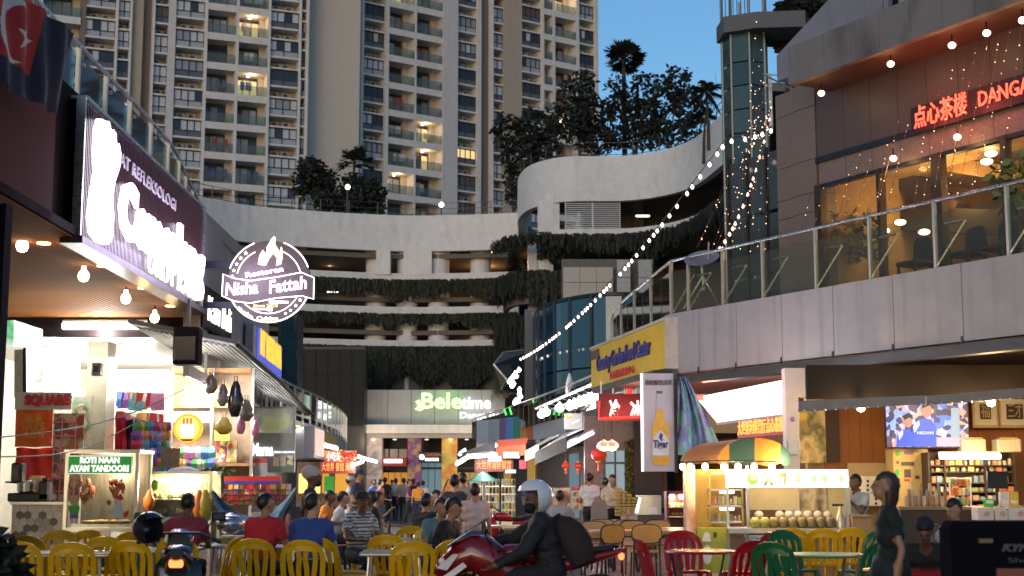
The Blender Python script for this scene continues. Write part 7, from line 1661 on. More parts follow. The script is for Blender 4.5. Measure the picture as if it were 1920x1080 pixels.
am = glow('fairy_amber', (1, .62, .3), 5); wr = mat('fairy_wire', (.16, .07, .05), .5)
rnd = random.Random(44)
fl_ = [((1440 + rnd.uniform(-15, 15), 145 + rnd.uniform(-5, 60)), (1300 + i * 13 + rnd.uniform(-6, 6), 470 + rnd.uniform(-6, 10)), 33, 29.5) for i in range(11)] + [((x, 178 - (x - 1545) * .385 + 4), (x - rnd.uniform(35, 75), 440 - (x - 1545) * .22), 29.6 - (x - 1545) * .0165, 29 - (x - 1545) * .0165) for x in range(1560, 1925, 21)] + [((1423 + rnd.uniform(-8, 8), 40), (1395, 330), 60, 58), ((1432, 60), (1372, 460), 60, 46), ((1450, 190), (1392, 300), 34, 36)]
for i, (a, b, d0, d1) in enumerate(fl_):
    A, B = P(a[0], a[1], d0), P(b[0], b[1], d1); t = thing('fairy_lights', ORD[i if i < 11 else i - 11 if i < 29 else i - 29] + (' wire of tiny lights fanning from the stone corner, counted from the left' if i < 11 else ' wire of tiny amber lights under the overhang, counted from the stone column' if i < 29 else ' trail of tiny lights on the glass lift shaft'), 'fairy lights', A, 0, 'fairy lights at the stone corner' if i < 11 else 'fairy lights under the overhang' if i < 29 else 'fairy lights on the lift shaft')
    wp(t, MB().tube([A.lerp(B, s / 8) - Vector((0, 0, .12 * math.sin(math.pi * s / 8))) for s in range(9)], .005, 4), 'wire', wr); m = MB(); n = 11 if i < 11 else 12
    for q in range(n): f = (q + rnd.random()) / n; r_ = (.014 if i < 11 else .010) * rnd.uniform(.6, 1.2) * (1 if i < 29 else 2); m.ell(A.lerp(B, f) - Vector((0, 0, .12 * math.sin(math.pi * f) + r_)), (r_, r_, r_), 5, 3)
    tag(wp(t, m, 'tiny_bulb', am if i % 3 else MATS['bulb_rose']), kind='stuff')
t = thing('bracket_arm', 'pair of thin steel arms reaching out from the stone corner', 'bracket', P(1530, 165, 31))
for q in ((1518, 145), (1495, 172)): wp(t, MB().tube([P(*q, 31.3), P(1430, 139, 32)], .022, 6), 'arm', steel)
# ------------------------------------------------------------------ furniture
import numpy as np
def mono_chair(name, label, m_, loc, rz, group):
    # moulded plastic chair; sitter looks to -y
    t = thing(name, label, 'chair', loc, rz, group)
    rs = []
    for z, g_ in ((.415, .0), (.435, .012), (.447, 0)):
        rs.append([(x * (.205 + g_), y * (.2 + g_) , z - (.018 if abs(x) < .5 and z > .44 else 0)) for x, y in ((-1, -.8), (-.8, -1), (0, -1.05), (.8, -1), (1, -.8), (1.04, 0), (.95, .85), (.75, 1), (-.75, 1), (-.95, .85), (-1.04, 0))])
    MB().rings(rs).build('seat', m_, t, smooth=40)
    for x, y in ((-1, -1), (1, -1), (1, 1), (-1, 1)):
        MB().tube([(x * .18, y * .17, .43), (x * .205, y * .20, .2), (x * .235, y * .235 , 0)], [.034, .027, .021], 6).build('leg', m_, t, smooth=50)
    def bp(x, z): return (x, .19 + (z - .44) * .2 + .05 * (1 - (x / .22) ** 2) * ((z - .44) / .44), z)
    arch = [bp(-.2, .42), bp(-.212, .60), bp(-.215, .72), bp(-.19, .80), bp(-.13, .85), bp(-.05, .872), bp(.05, .872), bp(.13, .85), bp(.19, .80), bp(.215, .72), bp(.212, .60), bp(.2, .42)]
    MB().strip(arch, .055, .022, (0, -1, .1)).build('back_frame', m_, t, smooth=50)
    MB().strip([bp(-.17, .80), bp(-.09, .823), bp(0, .83), bp(.09, .823), bp(.17, .80)], .018, .09, (0, 0, 1)).build('top_rail', m_, t, smooth=50)
    for k, x in enumerate((-.125, -.045, .045, .125)):
        s = -1 if k < 2 else 1
        MB().strip([bp(x * .8, .43), bp(x * 1.0, .58), bp(x * (1.12 if k in (0, 3) else .7), .70), bp(x * 1.02, .83)], .014, .052, (1, 0, 0)).build('slat', m_, t, smooth=50)
    return t
y_m, r_m, g_m = mat('plastic_yellow', (.85, .50, .006), .28, var=.08, scale=4), mat('plastic_red', (.50, .006, .012), .22, var=.08, scale=4), mat('plastic_green', (.012, .15, .05), .22, var=.08, scale=4)
def thin_plastic(m, col, f):           # light from the stalls glows through the moulded shells
    n, l = m.node_tree.nodes, m.node_tree.links; t = n.new('ShaderNodeBsdfTranslucent'); t.inputs[0].default_value = (*col, 1); x = n.new('ShaderNodeMixShader'); x.inputs[0].default_value = f
    l.new(n['Principled BSDF'].outputs[0], x.inputs[1]); l.new(t.outputs[0], x.inputs[2]); l.new(x.outputs[0], n['Material Output'].inputs[0])
thin_plastic(y_m, (.9, .64, .03), .25); thin_plastic(r_m, (.7, .02, .02), .2); thin_plastic(g_m, (.02, .3, .1), .2)
Y0 = None
ych = [(62, 15.2, 176, 'yellow chair nearest the left picture edge, back to the viewer'), (150, 15.0, 186, 'yellow chair back to the viewer beside the leftmost one'), (88, 16.9, 160, 'yellow chair half hidden behind the leftmost chair'), (118, 18.2, 20, 'low yellow chair far behind the left table by the tiled counter'), (150, 18.3, -10, 'bright yellow chair behind the left table before the cart'), (196, 16.6, 200, 'yellow chair at the right end of the left table, turned sideways'),
       (205, 18.0, 250, 'far yellow chair right beneath the tandoori cart'), (268, 15.4, 172, 'yellow chair behind the parked black motorcycle'), (486, 16.0, 180, 'yellow chair under the person in red'), (578, 15.6, 178, 'yellow chair under the person in the blue shirt'), (545, 18.6, 120, 'yellow chair beyond the person in blue, seen sideways'),
       (628, 16.4, 150, 'yellow chair just right of the person in blue'), (655, 17.4, 100, 'yellow chair seen from the side, left of a close pair'), (676, 16.6, 98, 'nearest side-on yellow chair in the middle aisle'), (733, 17.2, 176, 'yellow chair behind the middle table'), (775, 15.3, 184, 'yellow chair back to the viewer at the middle table'), (822, 18.8, 30, 'yellow chair beyond the middle table'), (835, 15.8, 205, 'yellow chair under the person in black with white stripes'), (400, 16.2, 260, 'yellow chair side-on right of the parked motorcycle'),
       (690, 19.4, 95, 'yellow chair under the person in the striped shirt'), (775, 20.6, 180, 'yellow chair under the person in the black printed shirt'), (345, 16.6, 180, 'yellow chair under the person in the maroon jersey'), (1540, 18.6, 170, 'yellow chair behind the green table, left one'), (1580, 18.9, 185, 'yellow chair behind the green table, right one'), (1490, 18.7, 160, 'yellow chair half hidden before the coconut counter')]
for i, (px, dd, a, lab) in enumerate(ych):
    gz = .028 if px > 1200 else 0
    if Y0 is None: Y0 = mono_chair('plastic_chair', lab, y_m, G(px, dd, gz), R(a), 'yellow plastic chairs'); continue
    dup(Y0, G(px, dd, gz), R(a), lab)
def recolour(src, m_, loc, rz, lab, grp):
    t = dup(src, loc, rz, lab, grp)
    for c in t.children: c.data = c.data.copy(); c.data.materials[0] = m_
    return t
RC = recolour(Y0, r_m, G(1248, 15.6, 0), R(100), 'red plastic chair left of the red table, side-on', 'red plastic chairs')
for px, dd, a, lab in ((1290, 17.2, 10, 'red plastic chair behind the red table'), (1372, 15.4, 215, 'red plastic chair right of the red table, back half turned'), (1388, 17.0, 250, 'farther red plastic chair right of the red table')): dup(RC, G(px, dd, .028 if dd > 15.9 else 0), R(a), lab)
GC = recolour(Y0, g_m, G(1462, 15.0, 0), R(150), 'green plastic chair left of the green table, back to the viewer', 'green plastic chairs')
for px, dd, a, lab in ((1487, 17.4, 20, 'green plastic chair behind the green table'), (1606, 15.0, 215, 'green plastic chair right of the green table beside the woman'), (1612, 17.2, 300, 'farther green chair partly behind the woman')): dup(GC, G(px, dd, .028 if dd > 15.9 else 0), R(a), lab)
def table(name, label, loc, rz, w_, l_, top_m, leg_m, round_=False, h=.74, group=None):
    t = thing(name, label, 'table', loc, rz, group)
    if round_: MB().at(Matrix.Diagonal((w_, l_, 1, 1))).lathe([(.46, h - .03), (.5, h - .015), (.49, h), (.01, h)], 28).build('tabletop', top_m, t, smooth=40)
    else: MB().cb((0, 0, h - .02), (w_, l_, .04), .012).build('tabletop', top_m, t)
    for a in (-1, 1):
        for b in (-1, 1): MB().tube([(a * w_ * .36, b * l_ * .36, h - .03), (a * w_ * (.2 if round_ else .42), b * l_ * .4, 0)], .016, 6).build('leg', leg_m, t)
    return t
steel_t = mat('table_steel', (.5, .5, .48), .3, .8, var=.1); lam = mat('laminate_tan', (.52, .33, .17), .35, var=.12); wh_t = mat('laminate_white', (.62, .58, .52), .35, var=.08)
for px, dd, w_, lab in ((145, 16.0, .95, 'steel edged square table among the yellow chairs at left'), (305, 16.9, .9, 'table hidden behind the parked motorcycle'), (530, 17.6, 1.0, 'table between the people in red and blue'), (742, 16.2, .75, 'steel legged table with a glass in the middle of the chairs'), (725, 19.8, 1.0, 'cluttered table before the person in the striped shirt'), (455, 18.0, .8, 'small table below the steel pot')):
    table('steel_table', lab, G(px, dd), R(2), w_, .8, steel_t, alu, group='steel tables on the left')
table('round_table', 'red plastic table between the red chairs', G(1312, 16.2, .028), 0, .85, .85, r_m, black, True, .72); table('oval_table', 'pale green oval table between the green chairs', G(1537, 15.8, 0), 0, .92, .9, mat('plastic_mint', (.16, .36, .16), .3, var=.08), dark_steel, True, .73)
for px, dd, w_, lab in ((1195, 22.5, 1.5, 'long tan table with dark legs between oval backed chairs'), (1160, 26, 1.5, 'farther tan table behind the first long one'), (1262, 23.6, 1.3, 'tan table running behind the red chairs'), (1010, 24, 1.2, 'pale table half hidden behind the rider'), (935, 25, 1.0, 'pink topped table right of the child'), (1175, 28.5, 1.3, 'white table with small jars before the waiter')):
    table('dining_table', lab, G(px, dd, .028), R(3), w_, .7, lam if px != 1175 else wh_t, dark_steel, group='dining tables on the right')
def oval_chair(label, loc, rz):
    t = thing('dining_chair', label, 'chair', loc, rz, 'oval backed chairs'); w_ = mat('ply_honey', (.52, .27, .08), .35, var=.12); m = MB().at(Matrix.Translation((0, .22, .72)) @ Matrix.Rotation(R(90), 4, 'X'))
    sup = [(.215 * abs(math.cos(a)) ** .6 * (1 if math.cos(a) > 0 else -1), .13 * abs(math.sin(a)) ** .7 * (1 if math.sin(a) > 0 else -1)) for a in [2 * math.pi * i / 24 for i in range(24)]]
    MB().prism([(x, z + .72) for x, z in sup], .21, .235).build('backrest', w_, t); MB().tube([(x * 1.02, .22, z * 1.03 + .72) for x, z in sup], .014, 6, closed=True).build('back_frame', black, t)
    MB().cb((0, 0, .455), (.42, .40, .03), .012).build('seat', w_, t)
    for a in (-1, 1): MB().tube([(a * .19, .23, .66), (a * .19, .2, .44), (a * .2, .22, 0)], .013, 6).build('leg', black, t); MB().tube([(a * .18, -.18, .44), (a * .2, -.2, 0)], .013, 6).build('leg', black, t)
    return t
OC = None
for px, dd, a, lab in ((1208, 21.6, 182, 'oval backed wooden chair nearest, at the front of the long tan table'), (1130, 21.4, 215, 'oval backed chair turned sideways beside the rider backpack'), (1130, 24.6, 175, 'oval backed chair behind the sideways one'), (1170, 24.2, 178, 'oval backed chair second along the tan table'), (1190, 23.6, 5, 'oval backed chair facing out under the table edge'), (1235, 24.0, 0, 'oval backed chair at the right end of the tan table'), (1115, 23.4, 170, 'oval backed chair mostly hidden behind the backpack'), (1032, 23.0, 160, 'oval backed chair seen past the rider arm')):
    if OC is None: OC = oval_chair(lab, G(px, dd, .028), R(a))
    else: dup(OC, G(px, dd, .028), R(a), lab)
# things on tables
for px, py, dd, lab, c in ((778, 1003, 16.2, 'iced drink in a clear glass on the middle table', (.5, .42, .3)), (705, 982, 19.5, 'orange drink with a straw before the person in stripes', (.75, .35, .12)), (716, 985, 19.6, 'pale iced drink next to the orange drink', (.6, .5, .45)), (1175, 957, 28.4, 'small sauce jar on the white table', (.6, .2, .1))):
    p = P(px, py, dd); p.z = .74 + (.028 if px > 1100 else 0); t = thing('drink_glass', lab, 'glass', p); MB().lathe([(.03, 0), (.042, .15), (.038, .15), (.01, .02)], 10).build('tumbler', case_g, t, smooth=40); MB().lathe([(.028, .01), (.036, .12), (.01, .12)], 10).build('drink', mat('drink_%d' % px, c, .3), t); MB().tube([(0, 0, .03), (.03, .01, .2)], .004, 5).build('straw', white_paint, t)

# ------------------------------------------------------------------ people
skinm = [mat('skin_light', (.52, .30, .20), .5, var=.06), mat('skin_tan', (.36, .19, .11), .5, var=.06), mat('skin_brown', (.16, .075, .042), .5, var=.06)]
hair_m = mat('hair_black', (.012, .009, .008), .45, var=.3, scale=40); hair_b = mat('hair_brown', (.05, .025, .018), .4, var=.3, scale=40); eye_m = mat('eye_dark', (.01, .008, .008), .2, var=0)
def cloth_m2(n_, c, r=.8): return mat('cloth_' + n_, c, r, var=.15, scale=12, bump=.25)
def person(label, px, dd, rz, H=1.68, sit=False, skin=1, top=None, bottom=None, shoe=None, hair='short', arms=('hang', 'hang'), lean=0., head=(0, 0), sleeve=.55, fem=0., stride=0., vox=.021, z=0., seat=.47, loc=None, dress=False, J=None, bulk=1.):
    s = H / 1.70; t = thing('person', label, 'person', loc or G(px, dd, z), rz)
    top = top or cloth_m2('black', (.012, .012, .014)); bottom = bottom or cloth_m2('denim', (.03, .04, .075)); shoe = shoe or cloth_m2('shoe', (.05, .05, .05))
    hz = (seat + .09) / s if sit else .90
    hip = Vector((0, 0, hz)); la = lean; upv = Vector((0, -math.sin(la), math.cos(la))); fw = Vector((0, -math.cos(la), -math.sin(la)))
    nk = hip + upv * .52; shw = .185 - .02 * fem
    sh = {-1: nk + upv * -.05 + Vector((-shw, 0, 0)), 1: nk + upv * -.05 + Vector((shw, 0, 0))}
    hd = nk + upv * .10 + Vector((0, -.03 - math.sin(head[0]) * .06, .075))
    pr = []                                          # (points, radii, region)
    def seg(a, b, r0, r1, reg): pr.append((Vector(a), Vector(b), r0, r1, reg))
    for sx in (-1, 1):
        h0 = hip + Vector((sx * .09, 0, -.02))
        if sit: kn = Vector((sx * (.12 + .03 * (1 - fem)), -.43, hz - .03)); an = Vector((sx * .13, -.40, .08))
        else: kn = Vector((sx * .095, -.03 - stride * sx * .16, .48)); an = Vector((sx * .095, .03 - stride * sx * .26 + (.12 * stride if sx < 0 else 0), .08))
        if J and 'knee' in J: kn, an = Vector(J['knee'][sx]), Vector(J['ankle'][sx])
        seg(h0, kn, .088, .058, 'leg'); seg(kn, an, .055, .036, 'leg'); seg(an + Vector((0, .03, -.03)), an + Vector((0, -.15, -.05)), .038, .034, 'foot')
        mode = arms[0 if sx < 0 else 1]; S = sh[sx]
        if isinstance(mode, tuple): el, ha = S + Vector(mode[0]), S + Vector(mode[1])
        elif mode == 'table': el, ha = S + Vector((sx * .07, -.10, -.26)), S + Vector((-sx * .02, -.36, -.27))
        elif mode == 'eat': el, ha = S + Vector((sx * .08, -.16, -.22)), S + Vector((-sx * .08, -.30, -.02))
        elif mode == 'bent': el, ha = S + Vector((sx * .05, .03, -.29)), S + Vector((-sx * .03, -.24, -.34))
        else: el, ha = S + Vector((sx * .05, .02, -.29)), S + Vector((sx * .07, -.05, -.54))
        seg(S, S.lerp(el, min(sleeve, 1)), .056 - .01 * fem, .05 - .01 * fem, 'top'); seg(S.lerp(el, max(0, min(sleeve, 1) - .12)), el, .044 - .008 * fem, .038 - .006 * fem, 'arm' if sleeve < 1 else 'top'); seg(el, ha, .038 - .005 * fem, .026, 'arm' if sleeve < 1.5 else 'top')
        d = (ha - el).normalized(); seg(ha, ha + d * .075, .029, .030, 'hand'); pr[-1] = pr[-1] + ((ha, d, sx),)
    seg(hip + Vector((-.07, 0, 0)), hip + Vector((.07, 0, 0)), .105 + .01 * fem, .105 + .01 * fem, 'leg' if not dress else 'top')
    for f, hw, r in ((.16, .05, .105 - .015 * fem), (.30, .075, .108), (.41, .10, .098)): c = hip + upv * f; seg(c + Vector((-hw, 0, 0)), c + Vector((hw, 0, 0)), r, r, 'top')
    seg(sh[-1] + Vector((.03, 0, .01)), sh[1] + Vector((-.03, 0, .01)), .066, .066, 'top')
    if dress:
        for f, r in ((.0, .16), (-.18, .17), (-.36, .17), (-.5, .165)): c = hip + Vector((0, .0, f)); seg(c + Vector((-.05, 0, 0)), c + Vector((.05, 0, 0)), r, r, 'top')
    seg(nk + Vector((0, 0, -.02)), hd + Vector((0, .01, -.06)), .055 - .008 * fem, .052 - .008 * fem, 'head')
    m = MB()
    fing = []
    for q in pr:
        kb = 1 + (bulk - 1) * {'top': 1, 'leg': .45, 'arm': .6}.get(q[4], 0); a, b, r0, r1 = q[0] * s, q[1] * s, q[2] * s * kb, q[3] * s * kb
        m.tube([a, a.lerp(b, .5), b], [r0, (r0 + r1) / 2, r1], 10); m.ell(a, (r0,) * 3, 10, 6); m.ell(b, (r1,) * 3, 10, 6)
        if len(q) > 5: fing.append(q[5])
    Hm = Matrix.Translation(hd * s) @ Euler((head[0], 0, head[1])).to_matrix().to_4x4() @ Matrix.Scale(s, 4)
    m.at(Hm); m.ell((0, .012, .025), (.077, .098, .098), 14, 10).ell((0, -.035, -.045), (.058, .062, .066), 12, 8).ell((0, -.104, -.012), (.014, .022, .022), 8, 5).ell((0, -.092, .03), (.05, .014, .012), 8, 5).ell((0, -.086, -.055), (.026, .014, .012), 8, 5)
    for sx in (-1, 1): m.ell((sx * .078, .01, -.005), (.014, .024, .034), 8, 6)
    m.at(None)
    src = m.build('tmp', skinm[skin]); md = src.modifiers.new('r', 'REMESH'); md.mode, md.voxel_size = 'VOXEL', vox * s; sm = src.modifiers.new('s', 'SMOOTH'); sm.factor, sm.iterations = .5, 3
    bpy.context.view_layer.update(); me = bpy.data.meshes.new_from_object(src.evaluated_get(bpy.context.evaluated_depsgraph_get())); bpy.data.objects.remove(src)
    nv = len(me.vertices); co = np.empty(nv * 3); me.vertices.foreach_get('co', co); co = co.reshape(-1, 3); no = np.empty(nv * 3); me.vertices.foreach_get('normal', no); no = no.reshape(-1, 3)
    best, reg = np.full(nv, 9.), np.zeros(nv, int); names = ['top', 'leg', 'foot', 'arm', 'hand', 'head']
    for q in pr:
        a, b = np.array(q[0] * s), np.array(q[1] * s); ab = b - a; k = np.clip(((co - a) @ ab) / max(ab @ ab, 1e-9), 0, 1); dist = np.linalg.norm(co - (a + k[:, None] * ab), axis=1) - (q[2] + (q[3] - q[2]) * k) * s
        w_ = dist < best; best[w_] = dist[w_]; reg[w_] = names.index(q[4])
    w_ = np.linalg.norm(co - np.array(hd * s), axis=1) < .125 * s; reg[w_] = 5
    me.materials.clear(); me.materials.append(skinm[skin]); me.polygons.foreach_set('use_smooth', [True] * len(me.polygons))
    F_ = [tuple(p.vertices) for p in me.polygons]
    # fingers: five unequal tapered chains per hand, grown from the palm
    mb = MB(); mb.v = [tuple(c) for c in co]; mb.f = list(F_); mb.k = [0] * len(F_)
    for ha, d, sx in fing:
        side = d.cross(Vector((0, 0, 1))); side = side.normalized() if side.length > .2 else Vector((0, -1, 0)); pal = side.cross(d).normalized() * (1 if not sit else -1)
        if abs(d.z) > .8: side = Vector((0, -1, 0)); pal = Vector((-sx, 0, 0))
        for k, (o, L) in enumerate(((-.024, .062), (-.008, .075), (.008, .07), (.023, .055))):
            b0 = ha + d * .085 + side * o; mb.tube([q * s for q in (b0 - d * .03, b0 + d * L * .5 + pal * .006, b0 + d * L * .9 + pal * .028)], [.0095 * s, .009 * s, .006 * s], 5)
        b0 = ha + d * .03 - side * .026; mb.tube([q * s for q in (b0, b0 + d * .03 - side * .02 + pal * .01, b0 + d * .06 - side * .024 + pal * .02)], [.0115 * s, .010 * s, .007 * s], 5)
    mb.build('body', skinm[skin], t, smooth=80)
    def wear(nm, regs, m_, off):
        idx = np.isin(reg, [names.index(r) for r in regs]); fs = [f for f in F_ if sum(idx[i] for i in f) >= 3]
        if not fs: return
        us = sorted({i for f in fs for i in f}); mp = {i: k for k, i in enumerate(us)}
        w2 = MB(); wr_ = (np.sin(co[:, 2] * 55 / s + co[:, 0] * 25 + 3 * np.sin(co[:, 1] * 14)) * .45 + np.sin(co[:, 2] * 31 + co[:, 1] * 40) * .4) * .0085; w2.v = [tuple(co[i] + no[i] * (off + wr_[i]) * s) for i in us]; w2.f = [tuple(mp[i] for i in f) for f in fs]; w2.k = [0] * len(fs)
        return w2.build(nm, m_, t, smooth=80)
    wear('dress' if dress else 'shirt', ['top'], top, .012)
    if sleeve >= 1.5: wear('sleeves', ['arm'], top, .011)
    wear('trousers', ['leg'], bottom, .010); wear('shoes', ['foot'], shoe, .010)
    # hair that dips under the skin at the face, so it ends in a hairline
    e = MB().at(Hm); hm_ = hair_b if hair in ('bob',) else hair_m
    if hair not in ('none',):
        vs, n1, n2 = [], 18, 12
        for j in range(n2 + 1):
            a = math.pi * (j / n2 - .5)
            for i in range(n1):
                b = 2 * math.pi * i / n1; x, y, zz = math.cos(a) * math.cos(b), math.cos(a) * math.sin(b), math.sin(a)
                k = 1.09 + .03 * math.sin(i * 7 + j * 3); face = y < .0 and zz < .42 + y * .25 + (.25 if hair == 'fringe' else 0) * 0; low = zz < -.35
                if face: k = .8
                X, Y_, Z_ = x * .078 * k, .014 + y * .10 * k, .03 + zz * .10 * k
                if low and not face:
                    if hair in ('bob', 'long'): X *= 1.12; Y_ = Y_ * 1.0 + .012; Z_ -= .16 * min(1, (-.3 - zz) * 1.8) * (1.5 if hair == 'long' else 1)
                    else: Z_ = max(Z_, -.075 if y > .35 else -.03); X *= .94
                vs.append((X, Y_, Z_))
        fs = [(j * n1 + i, j * n1 + (i + 1) % n1, (j + 1) * n1 + (i + 1) % n1, (j + 1) * n1 + i) for j in range(n2) for i in range(n1)]
        if hair != 'helmet': e.add(vs, fs); e.build('hair', hm_, t, smooth=80)
    e = MB().at(Hm)
    for sx in (-1, 1): e.ell((sx * .031, -.098, .010), (.013, .008, .006), 8, 5)
    tag(e.build('eyes', eye_m, t), kind='stuff')
    if dd < 35: MB().at(Hm).ell((0, -.106, -.062), (.022, .007, .005), 8, 5).build('mouth', mat('lip', (.14, .04, .035), .5, var=0), t)
    return t, Hm
def cap(t, Hm, m_, brim=True, nm='cap'):
    e = MB().at(Hm); e.lathe([(.092, .035), (.095, .06), (.088, .10), (.06, .135), (.01, .145)], 14, (0, .01, 0))
    if brim: e.hprism([(.07 * math.cos(a) * 1.1, -.07 + .11 * math.sin(a)) for a in [math.pi + math.pi * i / 8 for i in range(9)]], .035, .045)
    return e.build(nm, m_, t, smooth=50)
C = cloth_m2; A = R
blk, nvy, wht, gry = C('black', (.012, .012, .014)), C('navy', (.02, .025, .05)), C('white', (.62, .60, .57)), C('grey', (.3, .29, .28))
# main figures
person('woman with a brown bob in a dark green dress standing in profile at right', 1664, 11.0, A(-100), 1.56, top=C('forest', (.008, .018, .014)), bottom=blk, hair='bob', skin=1, dress=True, head=(-.15, 0), arms=('hang', ((.02, .08, -.28), (.03, .02, -.53))), fem=1, vox=.016, z=.0)
person('person in a blue shirt with grey shoulders seen from behind on a yellow chair', 580, 16.1, A(172), 1.72, True, 0, C('royal', (.03, .07, .28)), nvy, arms=('table', 'table'), lean=.22, head=(.1, -.5))
person('person in a red jersey with white sleeves seated left of the blue shirt', 492, 16.5, A(160), 1.70, True, 1, C('jersey_red', (.50, .02, .03)), nvy, arms=('table', 'table'), lean=.12, head=(0, -.7))
person('person in a maroon jersey bent over a table behind the parked motorcycle', 350, 17.0, A(185), 1.70, True, 2, C('maroon', (.25, .03, .05)), blk, arms=('table', ((.22, -.1, -.2), (.2, -.35, -.3))), lean=.2, head=(.25, 0))
t, Hm = person('bearded cook in black with a white hair net standing among the tables', 582, 17.6, A(95), 1.67, False, 2, C('charcoal', (.022, .024, .02)), C('apron_black', (.015, .015, .015)), arms=('bent', 'bent'), hair='none')
e = MB().at(Hm); e.ell((0, .03, .055), (.095, .115, .095), 12, 8).build('hair_net', mat('net_white', (.5, .48, .46), .8, var=.15), t, smooth=60); MB().at(Hm).ell((0, -.062, -.07), (.052, .05, .05), 10, 7).build('beard', hair_m, t, smooth=60)
t, Hm = person('person in a striped shirt and dark cap turned towards the viewer on a yellow chair', 672, 19.2, A(40), 1.70, True, 2, wht, nvy, arms=('table', 'table'), lean=.1, head=(0, -.2)); cap(t, Hm, blk)
sht = [c for c in t.children if c.name.startswith('shirt')][0]; me = sht.data; me.materials.append(C('stripe', (.12, .12, .16)))
for p in me.polygons: p.material_index = 1 if int(p.center.z / .022) % 2 else 0
t, Hm = person('person in a black top with white shoulder stripes looking down at the middle table', 818, 16.6, A(75), 1.64, True, 1, blk, nvy, arms=('table', 'table'), lean=.28, head=(.35, 0))
person('child in a pale pink t-shirt walking away between the tables', 890, 19.6, A(176), 1.47, False, 1, C('pink', (.62, .44, .42)), C('jeans', (.05, .09, .22)), stride=.5)
person('person in a teal shirt half hidden behind the black striped top', 812, 17.8, A(35), 1.62, True, 1, C('teal', (.10, .20, .22)), nvy, arms=('table', 'eat'), lean=.3)
person('person in a printed black t-shirt hunched over a far table', 783, 20.4, A(150), 1.70, True, 1, blk, nvy, arms=('eat', 'table'), lean=.35)
person('person with tied hair and bare arms standing beside the child', 852, 22.5, A(160), 1.60, False, 0, C('tan_top', (.05, .04, .04)), wht, arms=(((-.16, -.1, -.1), (-.06, -.12, .16)), ((.16, -.1, -.1), (.06, -.12, .16))), sleeve=.15, fem=1)
person('waiter in a cream shirt standing by the yellow trays', 1148, 30, A(15), 1.62, False, 1, C('cream', (.62, .55, .38)), blk, arms=('bent', 'bent'), z=.028)
person('person in a white shirt and dark sleeves seen from behind near the menu boards', 1106, 31.5, A(150), 1.66, False, 1, wht, blk, z=.028, arms=('bent', 'bent'))
person('stall worker raising a phone beside the coconut stall', 1606, 20.8, A(-60), 1.60, False, 2, C('mist', (.5, .5, .48)), blk, arms=('bent', 'eat'), z=0)
t, Hm = person('person in black with yellow shoulder trim bent over a red table behind the woman', 1736, 13.6, A(-20), 1.6, True, 2, blk, blk, arms=('table', 'table'), lean=.62, head=(.45, 0), seat=.42); cap(t, Hm, blk, False)
person('person in a pale shirt eating at the right picture edge', 1800, 15.6, A(-55), 1.6, True, 1, C('pale_blue', (.42, .42, .46)), nvy, arms=('eat', 'table'), lean=.15, head=(.25, 0))
table('small_table', 'red edged table in front of the seated person in black', G(1735, 12.7, 0), 0, 1.0, .7, r_m, black)
# passers-by in the distance
for i, (px, dd, rz, H_, top, bot, lab, hs, st) in enumerate(((655, 34, 100, 1.62, wht, wht, 'person in white clothes and cap walking at the far stalls', 'cap', 0), (672, 31, 70, 1.75, C('slate', (.03, .04, .07)), blk, 'tall person in a dark shirt and cap standing at the far stalls', 'cap', 0), (722, 56, 180, 1.68, blk, blk, 'person in all black standing in the middle of the far aisle', '', 0), (742, 58, 170, 1.65, wht, nvy, 'person in a white top in the far aisle', '', .5),
        (757, 56, 180, 1.66, gry, blk, 'person in grey right of the far white top', '', .4), (775, 54, 200, 1.62, blk, blk, 'person in black before the violet pillar', '', 0), (784, 52, 180, 1.5, C('orange', (.75, .25, .02)), nvy, 'short person in an orange top by the violet pillar', '', 0), (793, 53, 175, 1.55, wht, gry, 'person in cream right of the orange top', '', .3), (700, 50, 60, 1.6, C('sky', (.05, .18, .45)), nvy, 'person in bright blue near the poster pillar', '', 0), (713, 46, 120, 1.58, C('rust', (.3, .08, .06)), nvy, 'person in rust red near the far tables', '', 0), (868, 27, 190, 1.66, C('stone', (.3, .27, .24)), blk, 'person in a stone shirt with a dark strap beside the tied hair', '', 0), (1135, 34, 200, 1.6, blk, blk, 'dark clothed person near the blue framed door', '', 0), (735, 60, 10, 1.6, C('mint', (.3, .4, .32)), nvy, 'person in pale green walking towards the viewer far away', '', .5), (766, 50, 90, 1.6, C('plum', (.15, .04, .1)), blk, 'person in plum crossing the far aisle', '', .5))):
    t, Hm = person(lab, px, dd, A(rz), H_, False, i % 3, top, bot, stride=st, vox=.03, arms=('bent', 'hang') if i % 2 else ('hang', 'hang'))
    if hs == 'cap': cap(t, Hm, top)
for i, (px, dd, rz, top, lab, lean) in enumerate(((628, 24.5, 100, C('mist', (.5, .5, .48)), 'person in white and black seated at a far left table', .2), (690, 26, 110, C('brown', (.16, .10, .06)), 'person in brown with a shoulder strap seated in the middle distance', .3), (705, 24, -80, blk, 'dark haired person in black seated facing left near the orange drinks', .1), (825, 27, -60, blk, 'person in black seated before the far yellow pillar', .1), (1048, 26, 160, C('grey', (.3, .29, .28)), 'grey haired person seated behind the rider backpack', .1), (605, 27, 80, C('orange', (.75, .25, .02)), 'person in orange seated by the far left shelf', .2))):
    person(lab, px, dd, A(rz), 1.66, True, i % 3, top, nvy, arms=('table', 'eat'), lean=lean, vox=.026)
    if 'grey haired' not in lab: dup(OC, G(px, dd), A(rz), lab.replace('person', 'chair of the person', 1)[:90] if False else ('dark framed chair under the ' + lab.split(' seated')[0]))

